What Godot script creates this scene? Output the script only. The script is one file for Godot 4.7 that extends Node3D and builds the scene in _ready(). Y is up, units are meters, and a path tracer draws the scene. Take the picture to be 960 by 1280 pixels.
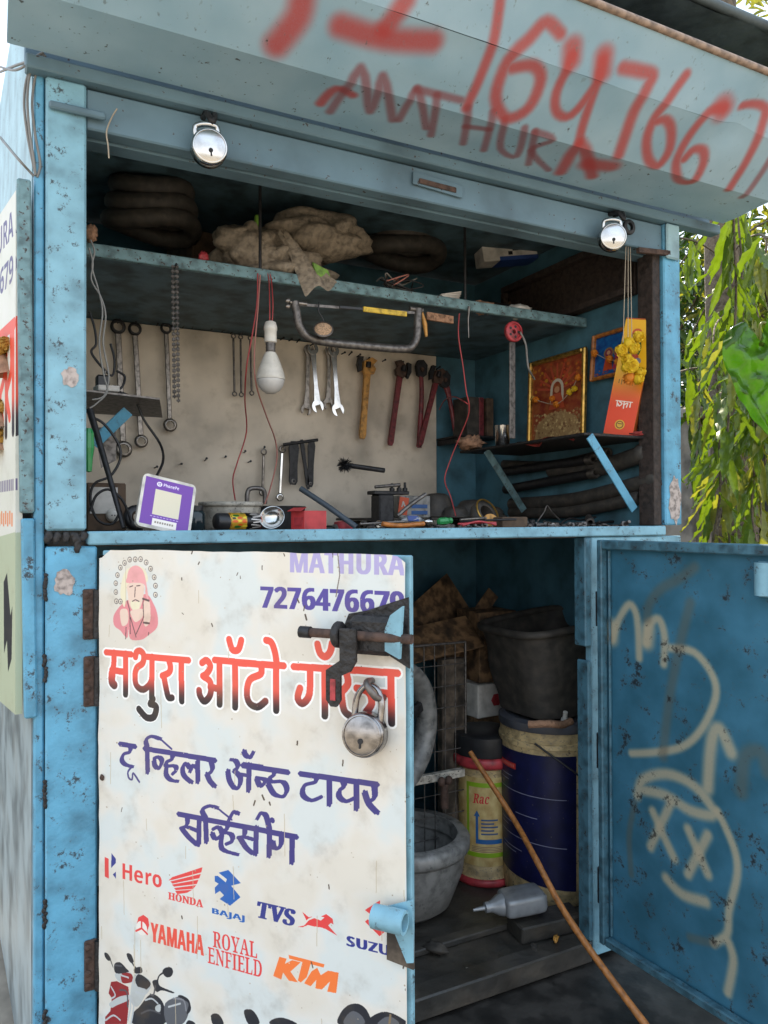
extends Node3D
# A roadside two-wheeler repair kiosk: blue steel box, doors open below, flap open above.

var M := {}
var taken := {}
var rng := RandomNumberGenerator.new()
var font_bold: Font
var font_serif: Font
var font_plain: Font

# ---------------------------------------------------------------- helpers: shapes
func mb() -> SurfaceTool:
	var st := SurfaceTool.new()
	st.begin(Mesh.PRIMITIVE_TRIANGLES)
	return st

func tri(st: SurfaceTool, a: Vector3, b: Vector3, c: Vector3, ua := Vector2.ZERO, ub := Vector2.ZERO, uc := Vector2.ZERO) -> void:
	st.set_uv(ua); st.add_vertex(a)
	st.set_uv(uc); st.add_vertex(c)
	st.set_uv(ub); st.add_vertex(b)

func quad(st: SurfaceTool, a: Vector3, b: Vector3, c: Vector3, d: Vector3, ua := Vector2(0, 1), ub := Vector2(1, 1), uc := Vector2(1, 0), ud := Vector2(0, 0)) -> void:
	tri(st, a, b, c, ua, ub, uc)
	tri(st, a, c, d, ua, uc, ud)

func tf(pos := Vector3.ZERO, rx := 0.0, ry := 0.0, rz := 0.0) -> Transform3D:
	return Transform3D(Basis.from_euler(Vector3(deg_to_rad(rx), deg_to_rad(ry), deg_to_rad(rz))), pos)

# chamfered box centred in t
func box(st: SurfaceTool, t: Transform3D, size: Vector3, bev := 0.002) -> SurfaceTool:
	st.set_smooth_group(-1)
	var h := size / 2.0
	var b := minf(bev, minf(h.x, minf(h.y, h.z)) * 0.8)
	var p := {}
	for sx in [-1, 1]:
		for sy in [-1, 1]:
			for sz in [-1, 1]:
				var s := Vector3(sx, sy, sz)
				for a in 3:
					var q := Vector3(s.x * (h.x - b), s.y * (h.y - b), s.z * (h.z - b))
					q[a] = s[a] * h[a]
					p[[sx, sy, sz, a]] = t * q
	for a in 3:
		var u := (a + 1) % 3
		var v := (a + 2) % 3
		for sg in [-1, 1]:
			var c := []
			for k in [[-1, -1], [1, -1], [1, 1], [-1, 1]]:
				var s := [0, 0, 0]
				s[a] = sg; s[u] = k[0]; s[v] = k[1]
				c.append(p[[s[0], s[1], s[2], a]])
			if sg > 0: quad(st, c[0], c[1], c[2], c[3])
			else: quad(st, c[3], c[2], c[1], c[0])
		# edges along axis a: between faces u and v
		for su in [-1, 1]:
			for sv in [-1, 1]:
				var lo := [0, 0, 0]
				var hi := [0, 0, 0]
				lo[a] = -1; hi[a] = 1
				lo[u] = su; hi[u] = su; lo[v] = sv; hi[v] = sv
				var q0: Vector3 = p[[lo[0], lo[1], lo[2], u]]
				var q1: Vector3 = p[[hi[0], hi[1], hi[2], u]]
				var q2: Vector3 = p[[hi[0], hi[1], hi[2], v]]
				var q3: Vector3 = p[[lo[0], lo[1], lo[2], v]]
				_edge(st, q0, q1, q2, q3, t.origin)
	for sx in [-1, 1]:
		for sy in [-1, 1]:
			for sz in [-1, 1]:
				var a0: Vector3 = p[[sx, sy, sz, 0]]
				var a1: Vector3 = p[[sx, sy, sz, 1]]
				var a2: Vector3 = p[[sx, sy, sz, 2]]
				if sx * sy * sz > 0: tri(st, a0, a1, a2)
				else: tri(st, a0, a2, a1)
	return st

func _edge(st: SurfaceTool, a: Vector3, b: Vector3, c: Vector3, d: Vector3, mid: Vector3) -> void:
	if (b - a).cross(c - a).dot((a + c) * 0.5 - mid) > 0.0: quad(st, a, b, c, d)
	else: quad(st, d, c, b, a)

# box from corner to corner
func bar(st: SurfaceTool, a: Vector3, b: Vector3, bev := 0.002) -> SurfaceTool:
	return box(st, tf((a + b) / 2.0), (b - a).abs(), bev)

# box of section (w, d) running from a to b; face normal hint n
func beam(st: SurfaceTool, a: Vector3, b: Vector3, w: float, d: float, n := Vector3.BACK, bev := 0.001) -> SurfaceTool:
	var y := (b - a).normalized()
	var x := y.cross(n).normalized()
	var z := x.cross(y).normalized()
	return box(st, Transform3D(Basis(x, y, z), (a + b) / 2.0), Vector3(w, a.distance_to(b), d), bev)

# swept round bar through points; r number or array of radii
func tube(st: SurfaceTool, pts: Array, r, n := 8, cap := true) -> SurfaceTool:
	var rings := []
	var t0: Vector3 = (pts[1] - pts[0]).normalized()
	var x := t0.cross(Vector3.UP if absf(t0.y) < 0.9 else Vector3.RIGHT).normalized()
	var length := 0.0
	for i in pts.size():
		var t: Vector3 = ((pts[mini(i + 1, pts.size() - 1)] - pts[maxi(i - 1, 0)]) as Vector3).normalized()
		x = (x - t * x.dot(t)).normalized()
		var y := t.cross(x)
		var rr: float = r[i] if r is Array else r
		if i: length += pts[i].distance_to(pts[i - 1])
		var ring := []
		for k in n + 1:
			var a := TAU * k / n
			ring.append([pts[i] + (x * cos(a) + y * sin(a)) * rr, Vector2(float(k) / n, length)])
		rings.append(ring)
	st.set_smooth_group(0)
	for i in pts.size() - 1:
		for k in n:
			var A = rings[i][k]; var B = rings[i][k + 1]; var C = rings[i + 1][k + 1]; var D = rings[i + 1][k]
			quad(st, A[0], B[0], C[0], D[0], A[1], B[1], C[1], D[1])
	if cap:
		st.set_smooth_group(-1)
		for e in [0, pts.size() - 1]:
			for k in n:
				if e: tri(st, pts[e], rings[e][k][0], rings[e][k + 1][0])
				else: tri(st, pts[e], rings[e][k + 1][0], rings[e][k][0])
	return st

func smooth_path(pts: Array, steps := 5) -> Array:
	var out := []
	for i in pts.size() - 1:
		var p0: Vector3 = pts[maxi(i - 1, 0)]
		var p3: Vector3 = pts[mini(i + 2, pts.size() - 1)]
		for k in steps:
			out.append((pts[i] as Vector3).cubic_interpolate(pts[i + 1], p0, p3, float(k) / steps))
	out.append(pts[-1])
	return out

# turned shape round the y axis of t; prof is [[r, y], ...] from bottom to top outside
func lathe(st: SurfaceTool, t: Transform3D, prof: Array, n := 24, flat := false, arc := TAU) -> SurfaceTool:
	for i in prof.size() - 1:
		var a: Array = prof[i]
		var b: Array = prof[i + 1]
		if flat: st.set_smooth_group(-1)
		else:
			var sharp := false
			if i > 0:
				var d0 := Vector2(a[0] - prof[i - 1][0], a[1] - prof[i - 1][1]).normalized()
				var d1 := Vector2(b[0] - a[0], b[1] - a[1]).normalized()
				sharp = d0.dot(d1) < 0.6
			if sharp or i == 0: _group += 1
			st.set_smooth_group(_group)
		for k in n:
			var u0 := float(k) / n
			var u1 := float(k + 1) / n
			var c0 := Vector3(cos(arc * u0), 0, sin(arc * u0))
			var c1 := Vector3(cos(arc * u1), 0, sin(arc * u1))
			var y0 := Vector3(0, a[1], 0)
			var y1 := Vector3(0, b[1], 0)
			var v0 := float(i) / (prof.size() - 1)
			var v1 := float(i + 1) / (prof.size() - 1)
			if a[0] > 1e-6: tri(st, t * (c1 * a[0] + y0), t * (c0 * a[0] + y0), t * (c0 * b[0] + y1), Vector2(u1, 1 - v0), Vector2(u0, 1 - v0), Vector2(u0, 1 - v1))
			if b[0] > 1e-6: tri(st, t * (c1 * a[0] + y0), t * (c0 * b[0] + y1), t * (c1 * b[0] + y1), Vector2(u1, 1 - v0), Vector2(u0, 1 - v1), Vector2(u1, 1 - v1))
	return st
var _group := 1

func ring(st: SurfaceTool, t: Transform3D, r_in: float, r_out: float, h: float, n := 18) -> SurfaceTool:
	return lathe(st, t, [[r_in, h / 2], [r_in, -h / 2], [r_out - h * 0.2, -h / 2], [r_out, -h * 0.25], [r_out, h * 0.25], [r_out - h * 0.2, h / 2], [r_in, h / 2]], n)

# outline in the xy plane of t, given thickness along z
func prism(st: SurfaceTool, t: Transform3D, poly: PackedVector2Array, depth: float) -> SurfaceTool:
	st.set_smooth_group(-1)
	if Geometry2D.is_polygon_clockwise(poly): poly.reverse()
	var idx := Geometry2D.triangulate_polygon(poly)
	var z := Vector3(0, 0, depth / 2)
	for i in range(0, idx.size(), 3):
		var a := Vector3(poly[idx[i]].x, poly[idx[i]].y, 0)
		var b := Vector3(poly[idx[i + 1]].x, poly[idx[i + 1]].y, 0)
		var c := Vector3(poly[idx[i + 2]].x, poly[idx[i + 2]].y, 0)
		if (b - a).cross(c - a).z < 0:
			var s := b; b = c; c = s
		tri(st, t * (a + z), t * (b + z), t * (c + z))
		tri(st, t * (a - z), t * (c - z), t * (b - z))
	for i in poly.size():
		var a := Vector3(poly[i].x, poly[i].y, 0)
		var b := Vector3(poly[(i + 1) % poly.size()].x, poly[(i + 1) % poly.size()].y, 0)
		quad(st, t * (a - z), t * (b - z), t * (b + z), t * (a + z))
	return st

# surface from f(u, v) -> point, nu by nv cells, seen from the side where u x v points
func skin(st: SurfaceTool, f: Callable, nu: int, nv: int, group := 0) -> SurfaceTool:
	st.set_smooth_group(group)
	var g := []
	for i in nu + 1:
		var col := []
		for j in nv + 1: col.append(f.call(float(i) / nu, float(j) / nv))
		g.append(col)
	for i in nu:
		for j in nv:
			quad(st, g[i][j], g[i + 1][j], g[i + 1][j + 1], g[i][j + 1], Vector2(float(i) / nu, 1 - float(j) / nv), Vector2(float(i + 1) / nu, 1 - float(j) / nv), Vector2(float(i + 1) / nu, 1 - float(j + 1) / nv), Vector2(float(i) / nu, 1 - float(j + 1) / nv))
	return st

# lumpy closed body
func blob(st: SurfaceTool, t: Transform3D, r: Vector3, rough := 0.15, freq := 3.0, sd := 1, nu := 20, nv := 12) -> SurfaceTool:
	var nz := FastNoiseLite.new()
	nz.seed = sd; nz.frequency = 1.0
	return skin(st, func(u, v):
		var a: float = -u * TAU
		var b: float = (v - 0.5) * PI
		var d := Vector3(cos(a) * cos(b), sin(b), sin(a) * cos(b))
		return t * (d * r * (1.0 + rough * nz.get_noise_3dv(d * freq + Vector3.ONE * sd))), nu, nv)

# ---------------------------------------------------------------- helpers: things
func numbered(called: String) -> String:
	var n: int = taken.get(called, 0)
	taken[called] = n + 1
	return called if n == 0 else "%s_%03d" % [called, n]

func tag(o: Node, label: String, category: String, group := "") -> Node:
	o.set_meta("label", label); o.set_meta("category", category)
	if group: o.set_meta("group", group)
	return o

func thing(called: String, label: String, category: String, at := Vector3.ZERO, group := "") -> Node3D:
	var o := Node3D.new()
	o.name = numbered(called)
	add_child(o)
	o.position = at
	tag(o, label, category, group)
	return o

func part(parent: Node, called: String, m, material: Material, at := Transform3D.IDENTITY) -> MeshInstance3D:
	var o := MeshInstance3D.new()
	o.name = called
	if m is SurfaceTool:
		m.generate_normals()
		o.mesh = m.commit()
	else: o.mesh = m
	o.material_override = material
	o.transform = at
	parent.add_child(o, true)
	return o

func solo(called: String, label: String, category: String, m, material: Material, group := "", at := Transform3D.IDENTITY) -> MeshInstance3D:
	var o := part(self, numbered(called), m, material, at)
	tag(o, label, category, group)
	return o

func structure(called: String, m, material: Material) -> MeshInstance3D:
	var o := part(self, called, m, material)
	o.set_meta("kind", "structure")
	return o

# ---------------------------------------------------------------- helpers: materials
func lin(r: float, g: float, b: float) -> Color:
	return Color(r, g, b).linear_to_srgb()

func noise_tex(sd: int, freq: float, stops: Array, size := 512, type := FastNoiseLite.TYPE_SIMPLEX_SMOOTH, oct := 5, normal := false, gain := 0.5) -> NoiseTexture2D:
	var n := FastNoiseLite.new()
	n.seed = sd; n.frequency = freq; n.noise_type = type
	n.fractal_octaves = oct; n.fractal_gain = gain
	var t := NoiseTexture2D.new()
	t.width = size; t.height = size; t.seamless = true
	t.noise = n
	if stops:
		var g := Gradient.new()
		var off := PackedFloat32Array()
		var col := PackedColorArray()
		for s in stops:
			off.append(s[0]); col.append(s[1])
		g.offsets = off; g.colors = col
		t.color_ramp = g
	t.as_normal_map = normal
	return t

func grey(v: float) -> Color:
	return Color(v, v, v)

var T := {}
func make_noise() -> void:
	T.tone = noise_tex(3, 0.006, [[0.0, grey(0.72)], [0.45, grey(0.9)], [1.0, grey(1.0)]])
	T.grime = noise_tex(5, 0.012, [[0.0, grey(0.55)], [0.35, grey(0.8)], [0.6, grey(0.95)], [1.0, grey(1.0)]])
	T.fine = noise_tex(7, 0.06, [[0.0, grey(0.0)], [1.0, grey(1.0)]], 512, FastNoiseLite.TYPE_SIMPLEX_SMOOTH, 4)
	T.bump = noise_tex(8, 0.02, [[0.0, grey(0.0)], [1.0, grey(1.0)]], 512)
	# flaked paint: rust and bare primer showing through in hard-edged spots
	T.chips = noise_tex(11, 0.028, [[0.0, Color(0.16, 0.11, 0.09, 0.95)], [0.15, Color(0.2, 0.15, 0.13, 0.9)], [0.175, Color(0.45, 0.5, 0.52, 0.5)], [0.195, Color(0.5, 0.55, 0.56, 0.0)], [1.0, Color(0.5, 0.55, 0.56, 0.0)]], 1024, FastNoiseLite.TYPE_SIMPLEX_SMOOTH, 6, false, 0.6)
	T.heavy = noise_tex(12, 0.02, [[0.0, Color(0.12, 0.09, 0.08, 1.0)], [0.25, Color(0.2, 0.14, 0.11, 0.9)], [0.29, Color(0.4, 0.42, 0.42, 0.5)], [0.34, Color(0.5, 0.5, 0.5, 0.0)], [1.0, Color(0.5, 0.5, 0.5, 0.0)]], 1024, FastNoiseLite.TYPE_SIMPLEX_SMOOTH, 6, false, 0.6)
	T.speck = noise_tex(18, 0.009, [[0.0, Color(0.1, 0.09, 0.09, 0.95)], [0.25, Color(0.16, 0.14, 0.13, 0.85)], [0.3, Color(0.3, 0.32, 0.33, 0.45)], [0.335, Color(0.4, 0.42, 0.43, 0.0)], [1.0, Color(0.4, 0.42, 0.43, 0.0)]], 1024, FastNoiseLite.TYPE_SIMPLEX_SMOOTH, 8, false, 0.85)
	T.oil = noise_tex(13, 0.01, [[0.0, Color(0.05, 0.045, 0.04, 0.9)], [0.4, Color(0.08, 0.07, 0.06, 0.6)], [0.56, Color(0.12, 0.1, 0.09, 0.1)], [1.0, Color(0.1, 0.1, 0.1, 0.0)]], 1024)
	T.stain = noise_tex(14, 0.007, [[0.0, Color(0.42, 0.33, 0.22, 0.3)], [0.26, Color(0.5, 0.42, 0.3, 0.11)], [0.4, Color(0.55, 0.5, 0.4, 0.03)], [0.55, Color(0.6, 0.55, 0.5, 0.0)], [1.0, Color(0.6, 0.55, 0.5, 0.0)]], 1024, FastNoiseLite.TYPE_SIMPLEX_SMOOTH, 6, false, 0.6)
	T.film = noise_tex(16, 0.01, [[0.0, Color(0.1, 0.1, 0.1, 0.5)], [0.3, Color(0.12, 0.13, 0.13, 0.26)], [0.6, Color(0.15, 0.15, 0.15, 0.06)], [1.0, Color(0.15, 0.15, 0.15, 0.0)]], 1024, FastNoiseLite.TYPE_SIMPLEX_SMOOTH, 6, false, 0.6)
	T.dust = noise_tex(15, 0.02, [[0.0, Color(0.42, 0.38, 0.33, 0.6)], [0.5, Color(0.4, 0.37, 0.33, 0.25)], [1.0, Color(0.4, 0.37, 0.33, 0.05)]], 512)

func mat(called: String, col: Color, rough := 0.6, metal := 0.0, opt := {}) -> StandardMaterial3D:
	if M.has(called): return M[called]
	var m := StandardMaterial3D.new()
	m.resource_name = called
	m.albedo_color = col
	m.roughness = rough; m.metallic = metal
	var s: float = opt.get("scale", 2.0)
	if not opt.has("image"):
		m.uv1_triplanar = true
		m.uv1_world_triplanar = opt.get("world", false)
		m.uv1_scale = Vector3.ONE * s
		m.uv1_offset = Vector3(0.37, 0.11, 0.53)
		m.albedo_texture = T[opt.get("tex", "tone")]
	else:
		m.albedo_texture = opt.image
		m.texture_repeat = opt.get("repeat", true)
	if opt.has("detail"):
		m.detail_enabled = true
		m.detail_albedo = T[opt.detail]
		m.detail_blend_mode = BaseMaterial3D.BLEND_MODE_MIX
		m.detail_uv_layer = BaseMaterial3D.DETAIL_UV_2
		m.uv2_triplanar = true
		m.uv2_world_triplanar = opt.get("world", false)
		m.uv2_scale = Vector3.ONE * opt.get("dscale", 1.3)
		m.uv2_offset = Vector3(0.21, 0.63, 0.17)
	if opt.has("bump"):
		m.heightmap_enabled = true
		m.heightmap_texture = T[opt.get("btex", "bump")]
		m.heightmap_scale = opt.bump
	if opt.has("back"):
		m.backlight_enabled = true
		m.backlight = opt.back
	if opt.has("coat"):
		m.clearcoat_enabled = true
		m.clearcoat = opt.coat; m.clearcoat_roughness = 0.1
	M[called] = m
	return m

# ---------------------------------------------------------------- printing: flat print and spray paint drawn into images
func fill_poly(im: Image, pts: PackedVector2Array, col: Color, shade: Array = []) -> void:
	# shade: [y0, y1, second colour] fades the ink from col to the second colour between two rows
	var y0 := 1e9
	var y1 := -1e9
	for p in pts:
		y0 = minf(y0, p.y); y1 = maxf(y1, p.y)
	var n := pts.size()
	for y in range(maxi(0, int(y0)), mini(im.get_height() - 1, int(y1) + 1) + 1):
		var xs := []
		var yy := y + 0.5
		for i in n:
			var a := pts[i]
			var b := pts[(i + 1) % n]
			if (a.y <= yy) != (b.y <= yy): xs.append(a.x + (yy - a.y) / (b.y - a.y) * (b.x - a.x))
		xs.sort()
		var c := col
		if shade: c = col.lerp(shade[2], smoothstep(shade[0], shade[1], yy))
		for k in range(0, xs.size() - 1, 2):
			var xa := int(round(xs[k]))
			var w := int(round(xs[k + 1])) - xa
			if w > 0: im.fill_rect(Rect2i(xa, y, w, 1), c)

func dot(im: Image, p: Vector2, r: float, col: Color, shade: Array = []) -> void:
	var c := PackedVector2Array()
	for k in 14: c.append(p + Vector2(cos(TAU * k / 14), sin(TAU * k / 14)) * r)
	fill_poly(im, c, col, shade)

func points(a: Array, from := 1) -> PackedVector2Array:
	var out := PackedVector2Array()
	for i in range(from, a.size() - 1, 2): out.append(Vector2(a[i], a[i + 1]))
	return out

# pen with a flat nib (half vector nib) and a round tip of radius r
func pen(im: Image, pts: PackedVector2Array, nib: Vector2, r: float, col: Color, shade: Array = []) -> void:
	for i in pts.size() - 1:
		var a := pts[i]
		var b := pts[i + 1]
		fill_poly(im, PackedVector2Array([a - nib, a + nib, b + nib, b - nib]), col, shade)
		var n := (b - a).orthogonal().normalized() * r
		fill_poly(im, PackedVector2Array([a - n, a + n, b + n, b - n]), col, shade)
	for p in pts: dot(im, p, r, col, shade)

func curve(pts: PackedVector2Array) -> PackedVector2Array:
	if pts.size() < 3: return pts
	var out := PackedVector2Array()
	for i in pts.size() - 1:
		for k in 4: out.append(pts[i].cubic_interpolate(pts[i + 1], pts[maxi(i - 1, 0)], pts[mini(i + 2, pts.size() - 1)], k / 4.0))
	out.append(pts[-1])
	return out

# a line of text whose baseline runs from (x0, y) to x1, capitals h high
func letter(im: Image, text: String, font: Font, col: Color, x0: float, y: float, x1: float, h: float, slant := 0.0) -> void:
	var tm := TextMesh.new()
	tm.text = text; tm.font = font; tm.font_size = 64; tm.depth = 0.0; tm.pixel_size = 0.01
	var arr := tm.get_mesh_arrays()
	var v: PackedVector3Array = arr[Mesh.ARRAY_VERTEX]
	var idx: PackedInt32Array = arr[Mesh.ARRAY_INDEX] if arr[Mesh.ARRAY_INDEX] != null else PackedInt32Array(range(v.size()))
	var lo := Vector3(1e9, 1e9, 0)
	var hi := Vector3(-1e9, -1e9, 0)
	for p in v:
		lo = lo.min(p); hi = hi.max(p)
	var desc := 0.0
	var sx := (x1 - x0) / (hi.x - lo.x)
	var sy := h / (hi.y - lo.y - desc)
	for i in range(0, idx.size(), 3):
		var q := PackedVector2Array()
		for k in 3:
			var p := v[idx[i + k]]
			q.append(Vector2(x0 + (p.x - lo.x) * sx + slant * (p.y - lo.y) * sy, y - (p.y - lo.y) * sy))
		fill_poly(im, q, col)

# soft spray line
func spray(im: Image, pts: PackedVector2Array, r: float, col: Color, soft := 1.0, most := 0.9) -> void:
	var q := curve(pts)
	var lo := q[0]
	var hi := q[0]
	for p in q:
		lo = lo.min(p); hi = hi.max(p)
	var e := r * (1.0 + soft)
	var lx := maxi(0, int(lo.x - e))
	var hx := mini(im.get_width() - 1, int(hi.x + e))
	for y in range(maxi(0, int(lo.y - e)), mini(im.get_height() - 1, int(hi.y + e)) + 1):
		# only segments near this row
		var near := []
		for i in q.size() - 1:
			if minf(q[i].y, q[i + 1].y) - e < y and maxf(q[i].y, q[i + 1].y) + e > y: near.append(i)
		if near.is_empty(): continue
		for x in range(lx, hx + 1):
			var p := Vector2(x, y)
			var d := 1e9
			for i in near:
				d = minf(d, p.distance_to(Geometry2D.get_closest_point_to_segment(p, q[i], q[i + 1])))
			if d < e:
				var a := most * (1.0 - smoothstep(r * 0.35, e, d))
				a *= 0.86 + 0.2 * rng.randf()
				im.set_pixel(x, y, im.get_pixel(x, y).lerp(col, clampf(a, 0, 1)))

func blotch(im: Image, n: FastNoiseLite, amount: float, step := 4) -> void:
	# uneven tone of old paint, in hard little cells
	for y in range(0, im.get_height(), step):
		for x in range(0, im.get_width(), step):
			var v := 1.0 + amount * n.get_noise_2d(x, y)
			var c := im.get_pixel(x, y)
			im.fill_rect(Rect2i(x, y, step, step), Color(c.r * v, c.g * v, c.b * v))

func picture(im: Image) -> ImageTexture:
	return ImageTexture.create_from_image(im)

func blank(w: int, h: int, c: Color) -> Image:
	var im := Image.create(w, h, false, Image.FORMAT_RGB8)
	im.fill(c)
	return im

const INK := [Color(0.86, 0.25, 0.25), Color(0.17, 0.2, 0.5), Color(0.1, 0.36, 0.66), Color(0.93, 0.47, 0.22), Color(0.35, 0.36, 0.38), Color(0.13, 0.14, 0.17), Color(0.55, 0.12, 0.14), Color(0.72, 0.73, 0.72), Color(0.9, 0.85, 0.7), Color(0.89, 0.62, 0.62), Color(0.88, 0.77, 0.7), Color(0.88, 0.84, 0.72), Color(0.85, 0.52, 0.54), Color(0.3, 0.25, 0.25), Color(0.66, 0.62, 0.78), Color(0.3, 0.25, 0.56), Color(0.88, 0.31, 0.25)]

func rounded(p: PackedVector2Array) -> PackedVector2Array:
	var out := PackedVector2Array()
	var n := p.size()
	for i in n:
		for k in 4: out.append(p[i].cubic_interpolate(p[(i + 1) % n], p[(i + n - 1) % n], p[(i + 2) % n], k / 4.0))
	return out

func poster_image() -> Image:
	var im := blank(1060, 1740, Color(0.905, 0.88, 0.845))
	# pale printed sky patches and yellowed paper
	var n := FastNoiseLite.new()
	n.seed = 21; n.frequency = 0.0035; n.fractal_octaves = 4
	for y in range(0, 1740, 3):
		for x in range(0, 1060, 3):
			var k := n.get_noise_2d(x, y)
			var c := Color(0.85, 0.83, 0.79).lerp(Color(0.77, 0.83, 0.84), clampf(k * 1.4, 0, 0.45)).lerp(Color(0.83, 0.78, 0.7), clampf(-k * 1.2, 0, 0.4))
			im.fill_rect(Rect2i(x, y, 3, 3), c)
	for p in [[0, 27, 977, 43, 980, 43, 1043, 27, 1039], [1, 54, 961, 72, 975, 72, 988, 53, 1007], [1, 59, 1027, 72, 1016, 72, 1038], [0, 279, 1005, 294, 992, 406, 942, 402, 958, 294, 1001], [0, 286, 1007, 400, 963, 394, 977, 294, 1012], [0, 292, 1015, 391, 982, 385, 996, 300, 1020], [0, 300, 1024, 382, 1000, 372, 1013, 307, 1029], [0, 304, 1032, 369, 1016, 349, 1029, 313, 1040], [2, 464, 948, 498, 934, 542, 964, 508, 978, 541, 1005, 504, 1037, 467, 1025, 483, 1011, 468, 1001, 451, 1013, 450, 994, 464, 981, 450, 976, 450, 960, 461, 958, 489, 972, 493, 962], [0, 162, 1141, 182, 1129, 201, 1136, 205, 1156, 196, 1179, 179, 1191, 162, 1184, 156, 1161], [0, 941, 962, 986, 927, 985, 953, 976, 965, 990, 974, 980, 982], [0, 941, 993, 949, 985, 971, 998, 984, 985, 1006, 995, 1001, 1006, 984, 1023], [0, 747, 1006, 768, 1017, 780, 1012, 765, 1022, 760, 1027], [0, 732, 1051, 753, 1043, 768, 1025, 785, 1016, 806, 1018, 817, 1007, 806, 1007, 823, 997, 843, 1006, 845, 1021, 837, 1018, 829, 1027, 857, 1049, 820, 1038, 806, 1037, 782, 1039, 765, 1039, 747, 1049], [3, 672, 1148, 696, 1148, 690, 1164, 714, 1148, 741, 1148, 708, 1181, 732, 1206, 702, 1208, 684, 1189, 678, 1211, 651, 1207], [3, 702, 1136, 817, 1136, 814, 1146, 704, 1146], [3, 747, 1145, 773, 1145, 761, 1184, 741, 1204, 732, 1201], [3, 776, 1165, 794, 1151, 805, 1169, 828, 1151, 861, 1149, 853, 1207, 825, 1209, 834, 1179, 808, 1208, 788, 1209, 791, 1185, 773, 1207, 752, 1204], [6, 52, 1366, 76, 1358, 123, 1365, 126, 1400, 116, 1483, 28, 1506, 29, 1482, 49, 1459, 55, 1418, 42, 1405], [7, 69, 1336, 130, 1317, 140, 1346, 89, 1358], [6, 96, 1330, 133, 1321, 140, 1343, 100, 1358], [7, 45, 1436, 83, 1406, 126, 1390, 123, 1406, 76, 1434, 55, 1447], [5, 66, 1308, 89, 1296, 116, 1310, 123, 1318, 73, 1334], [5, 25, 1281, 38, 1280, 52, 1295, 42, 1302, 29, 1295], [5, 116, 1263, 133, 1262, 144, 1281, 133, 1288, 120, 1277], [5, 257, 1282, 270, 1271, 289, 1267, 296, 1278, 289, 1293, 273, 1300, 259, 1294], [5, 52, 1298, 62, 1317, 60, 1318, 49, 1300], [5, 138, 1284, 156, 1300, 152, 1303, 135, 1287], [5, 260, 1291, 244, 1305, 238, 1325, 233, 1324, 240, 1304, 255, 1289], [7, 140, 1335, 156, 1316, 189, 1318, 212, 1333, 189, 1375, 166, 1411, 146, 1419, 130, 1400], [5, 150, 1338, 164, 1315, 196, 1322, 210, 1337, 189, 1359, 164, 1358], [5, 146, 1303, 173, 1291, 177, 1308, 150, 1316], [5, 218, 1324, 238, 1317, 247, 1333, 298, 1338, 293, 1343, 254, 1344, 234, 1354, 222, 1341], [5, 166, 1416, 209, 1367, 247, 1371, 266, 1401, 260, 1446, 143, 1476, 140, 1444], [4, 266, 1381, 329, 1343, 354, 1354, 354, 1389, 329, 1428, 273, 1442], [5, 314, 1347, 326, 1341, 354, 1347, 363, 1372, 354, 1389, 347, 1389, 354, 1359, 329, 1351], [7, 228, 1401, 247, 1388, 248, 1408, 233, 1415], [5, 354, 1409, 372, 1409, 378, 1415, 345, 1424], [5, 436, 1373, 454, 1365, 472, 1372, 478, 1389, 451, 1396, 439, 1387], [5, 559, 1328, 576, 1321, 591, 1329, 592, 1343, 582, 1349, 565, 1343], [5, 552, 1331, 579, 1322, 600, 1339, 602, 1357, 567, 1366], [5, 647, 1332, 684, 1317, 730, 1324, 644, 1346], [5, 437, 1372, 463, 1364, 481, 1388, 444, 1398], [5, 862, 1290, 865, 1260, 889, 1231, 921, 1219, 947, 1231, 953, 1266], [4, 878, 1285, 884, 1261, 905, 1242, 931, 1249, 937, 1270], [5, 952, 1266, 963, 1241, 999, 1220, 1039, 1222, 1064, 1237], [4, 978, 1260, 999, 1235, 1024, 1230, 1039, 1244], [12, 91, 176, 118, 159, 191, 136, 223, 165, 239, 201, 236, 237, 204, 262, 174, 279, 131, 279, 124, 248, 118, 277, 91, 255, 65, 240, 63, 209], [11, 101, 86, 121, 59, 158, 48, 191, 63, 197, 99, 124, 106, 108, 180, 91, 139], [9, 118, 86, 128, 59, 155, 48, 181, 63, 194, 99, 204, 161, 191, 136, 184, 105, 118, 104], [10, 121, 107, 181, 104, 184, 136, 171, 178, 151, 194, 128, 174, 121, 138], [11, 134, 158, 151, 163, 168, 157, 166, 181, 151, 192, 134, 179], [10, 134, 190, 181, 183, 178, 209, 151, 225, 134, 205], [10, 89, 192, 118, 188, 121, 227, 97, 239], [10, 184, 162, 207, 158, 210, 217, 187, 234]]:
		fill_poly(im, points(p) if p[0] < 4 or (p[0] < 8 and p.size() > 20) else rounded(points(p)), INK[p[0]])
	for p in [[1, 118, 159, 128, 190, 131, 263], [1, 181, 151, 184, 208, 154, 262], [1, 131, 211, 154, 272], [2, 181, 151, 204, 156], [2, 184, 225, 205, 226], [1, 128, 116, 141, 112], [1, 156, 112, 170, 110], [1, 138, 161, 151, 155, 166, 160], [1, 151, 116, 148, 147], [1, 114, 243, 112, 280], [1, 204, 254, 202, 263]]:
		pen(im, points(p), Vector2.ZERO, 1.6 * p[0], Color(0.35, 0.26, 0.27))
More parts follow.
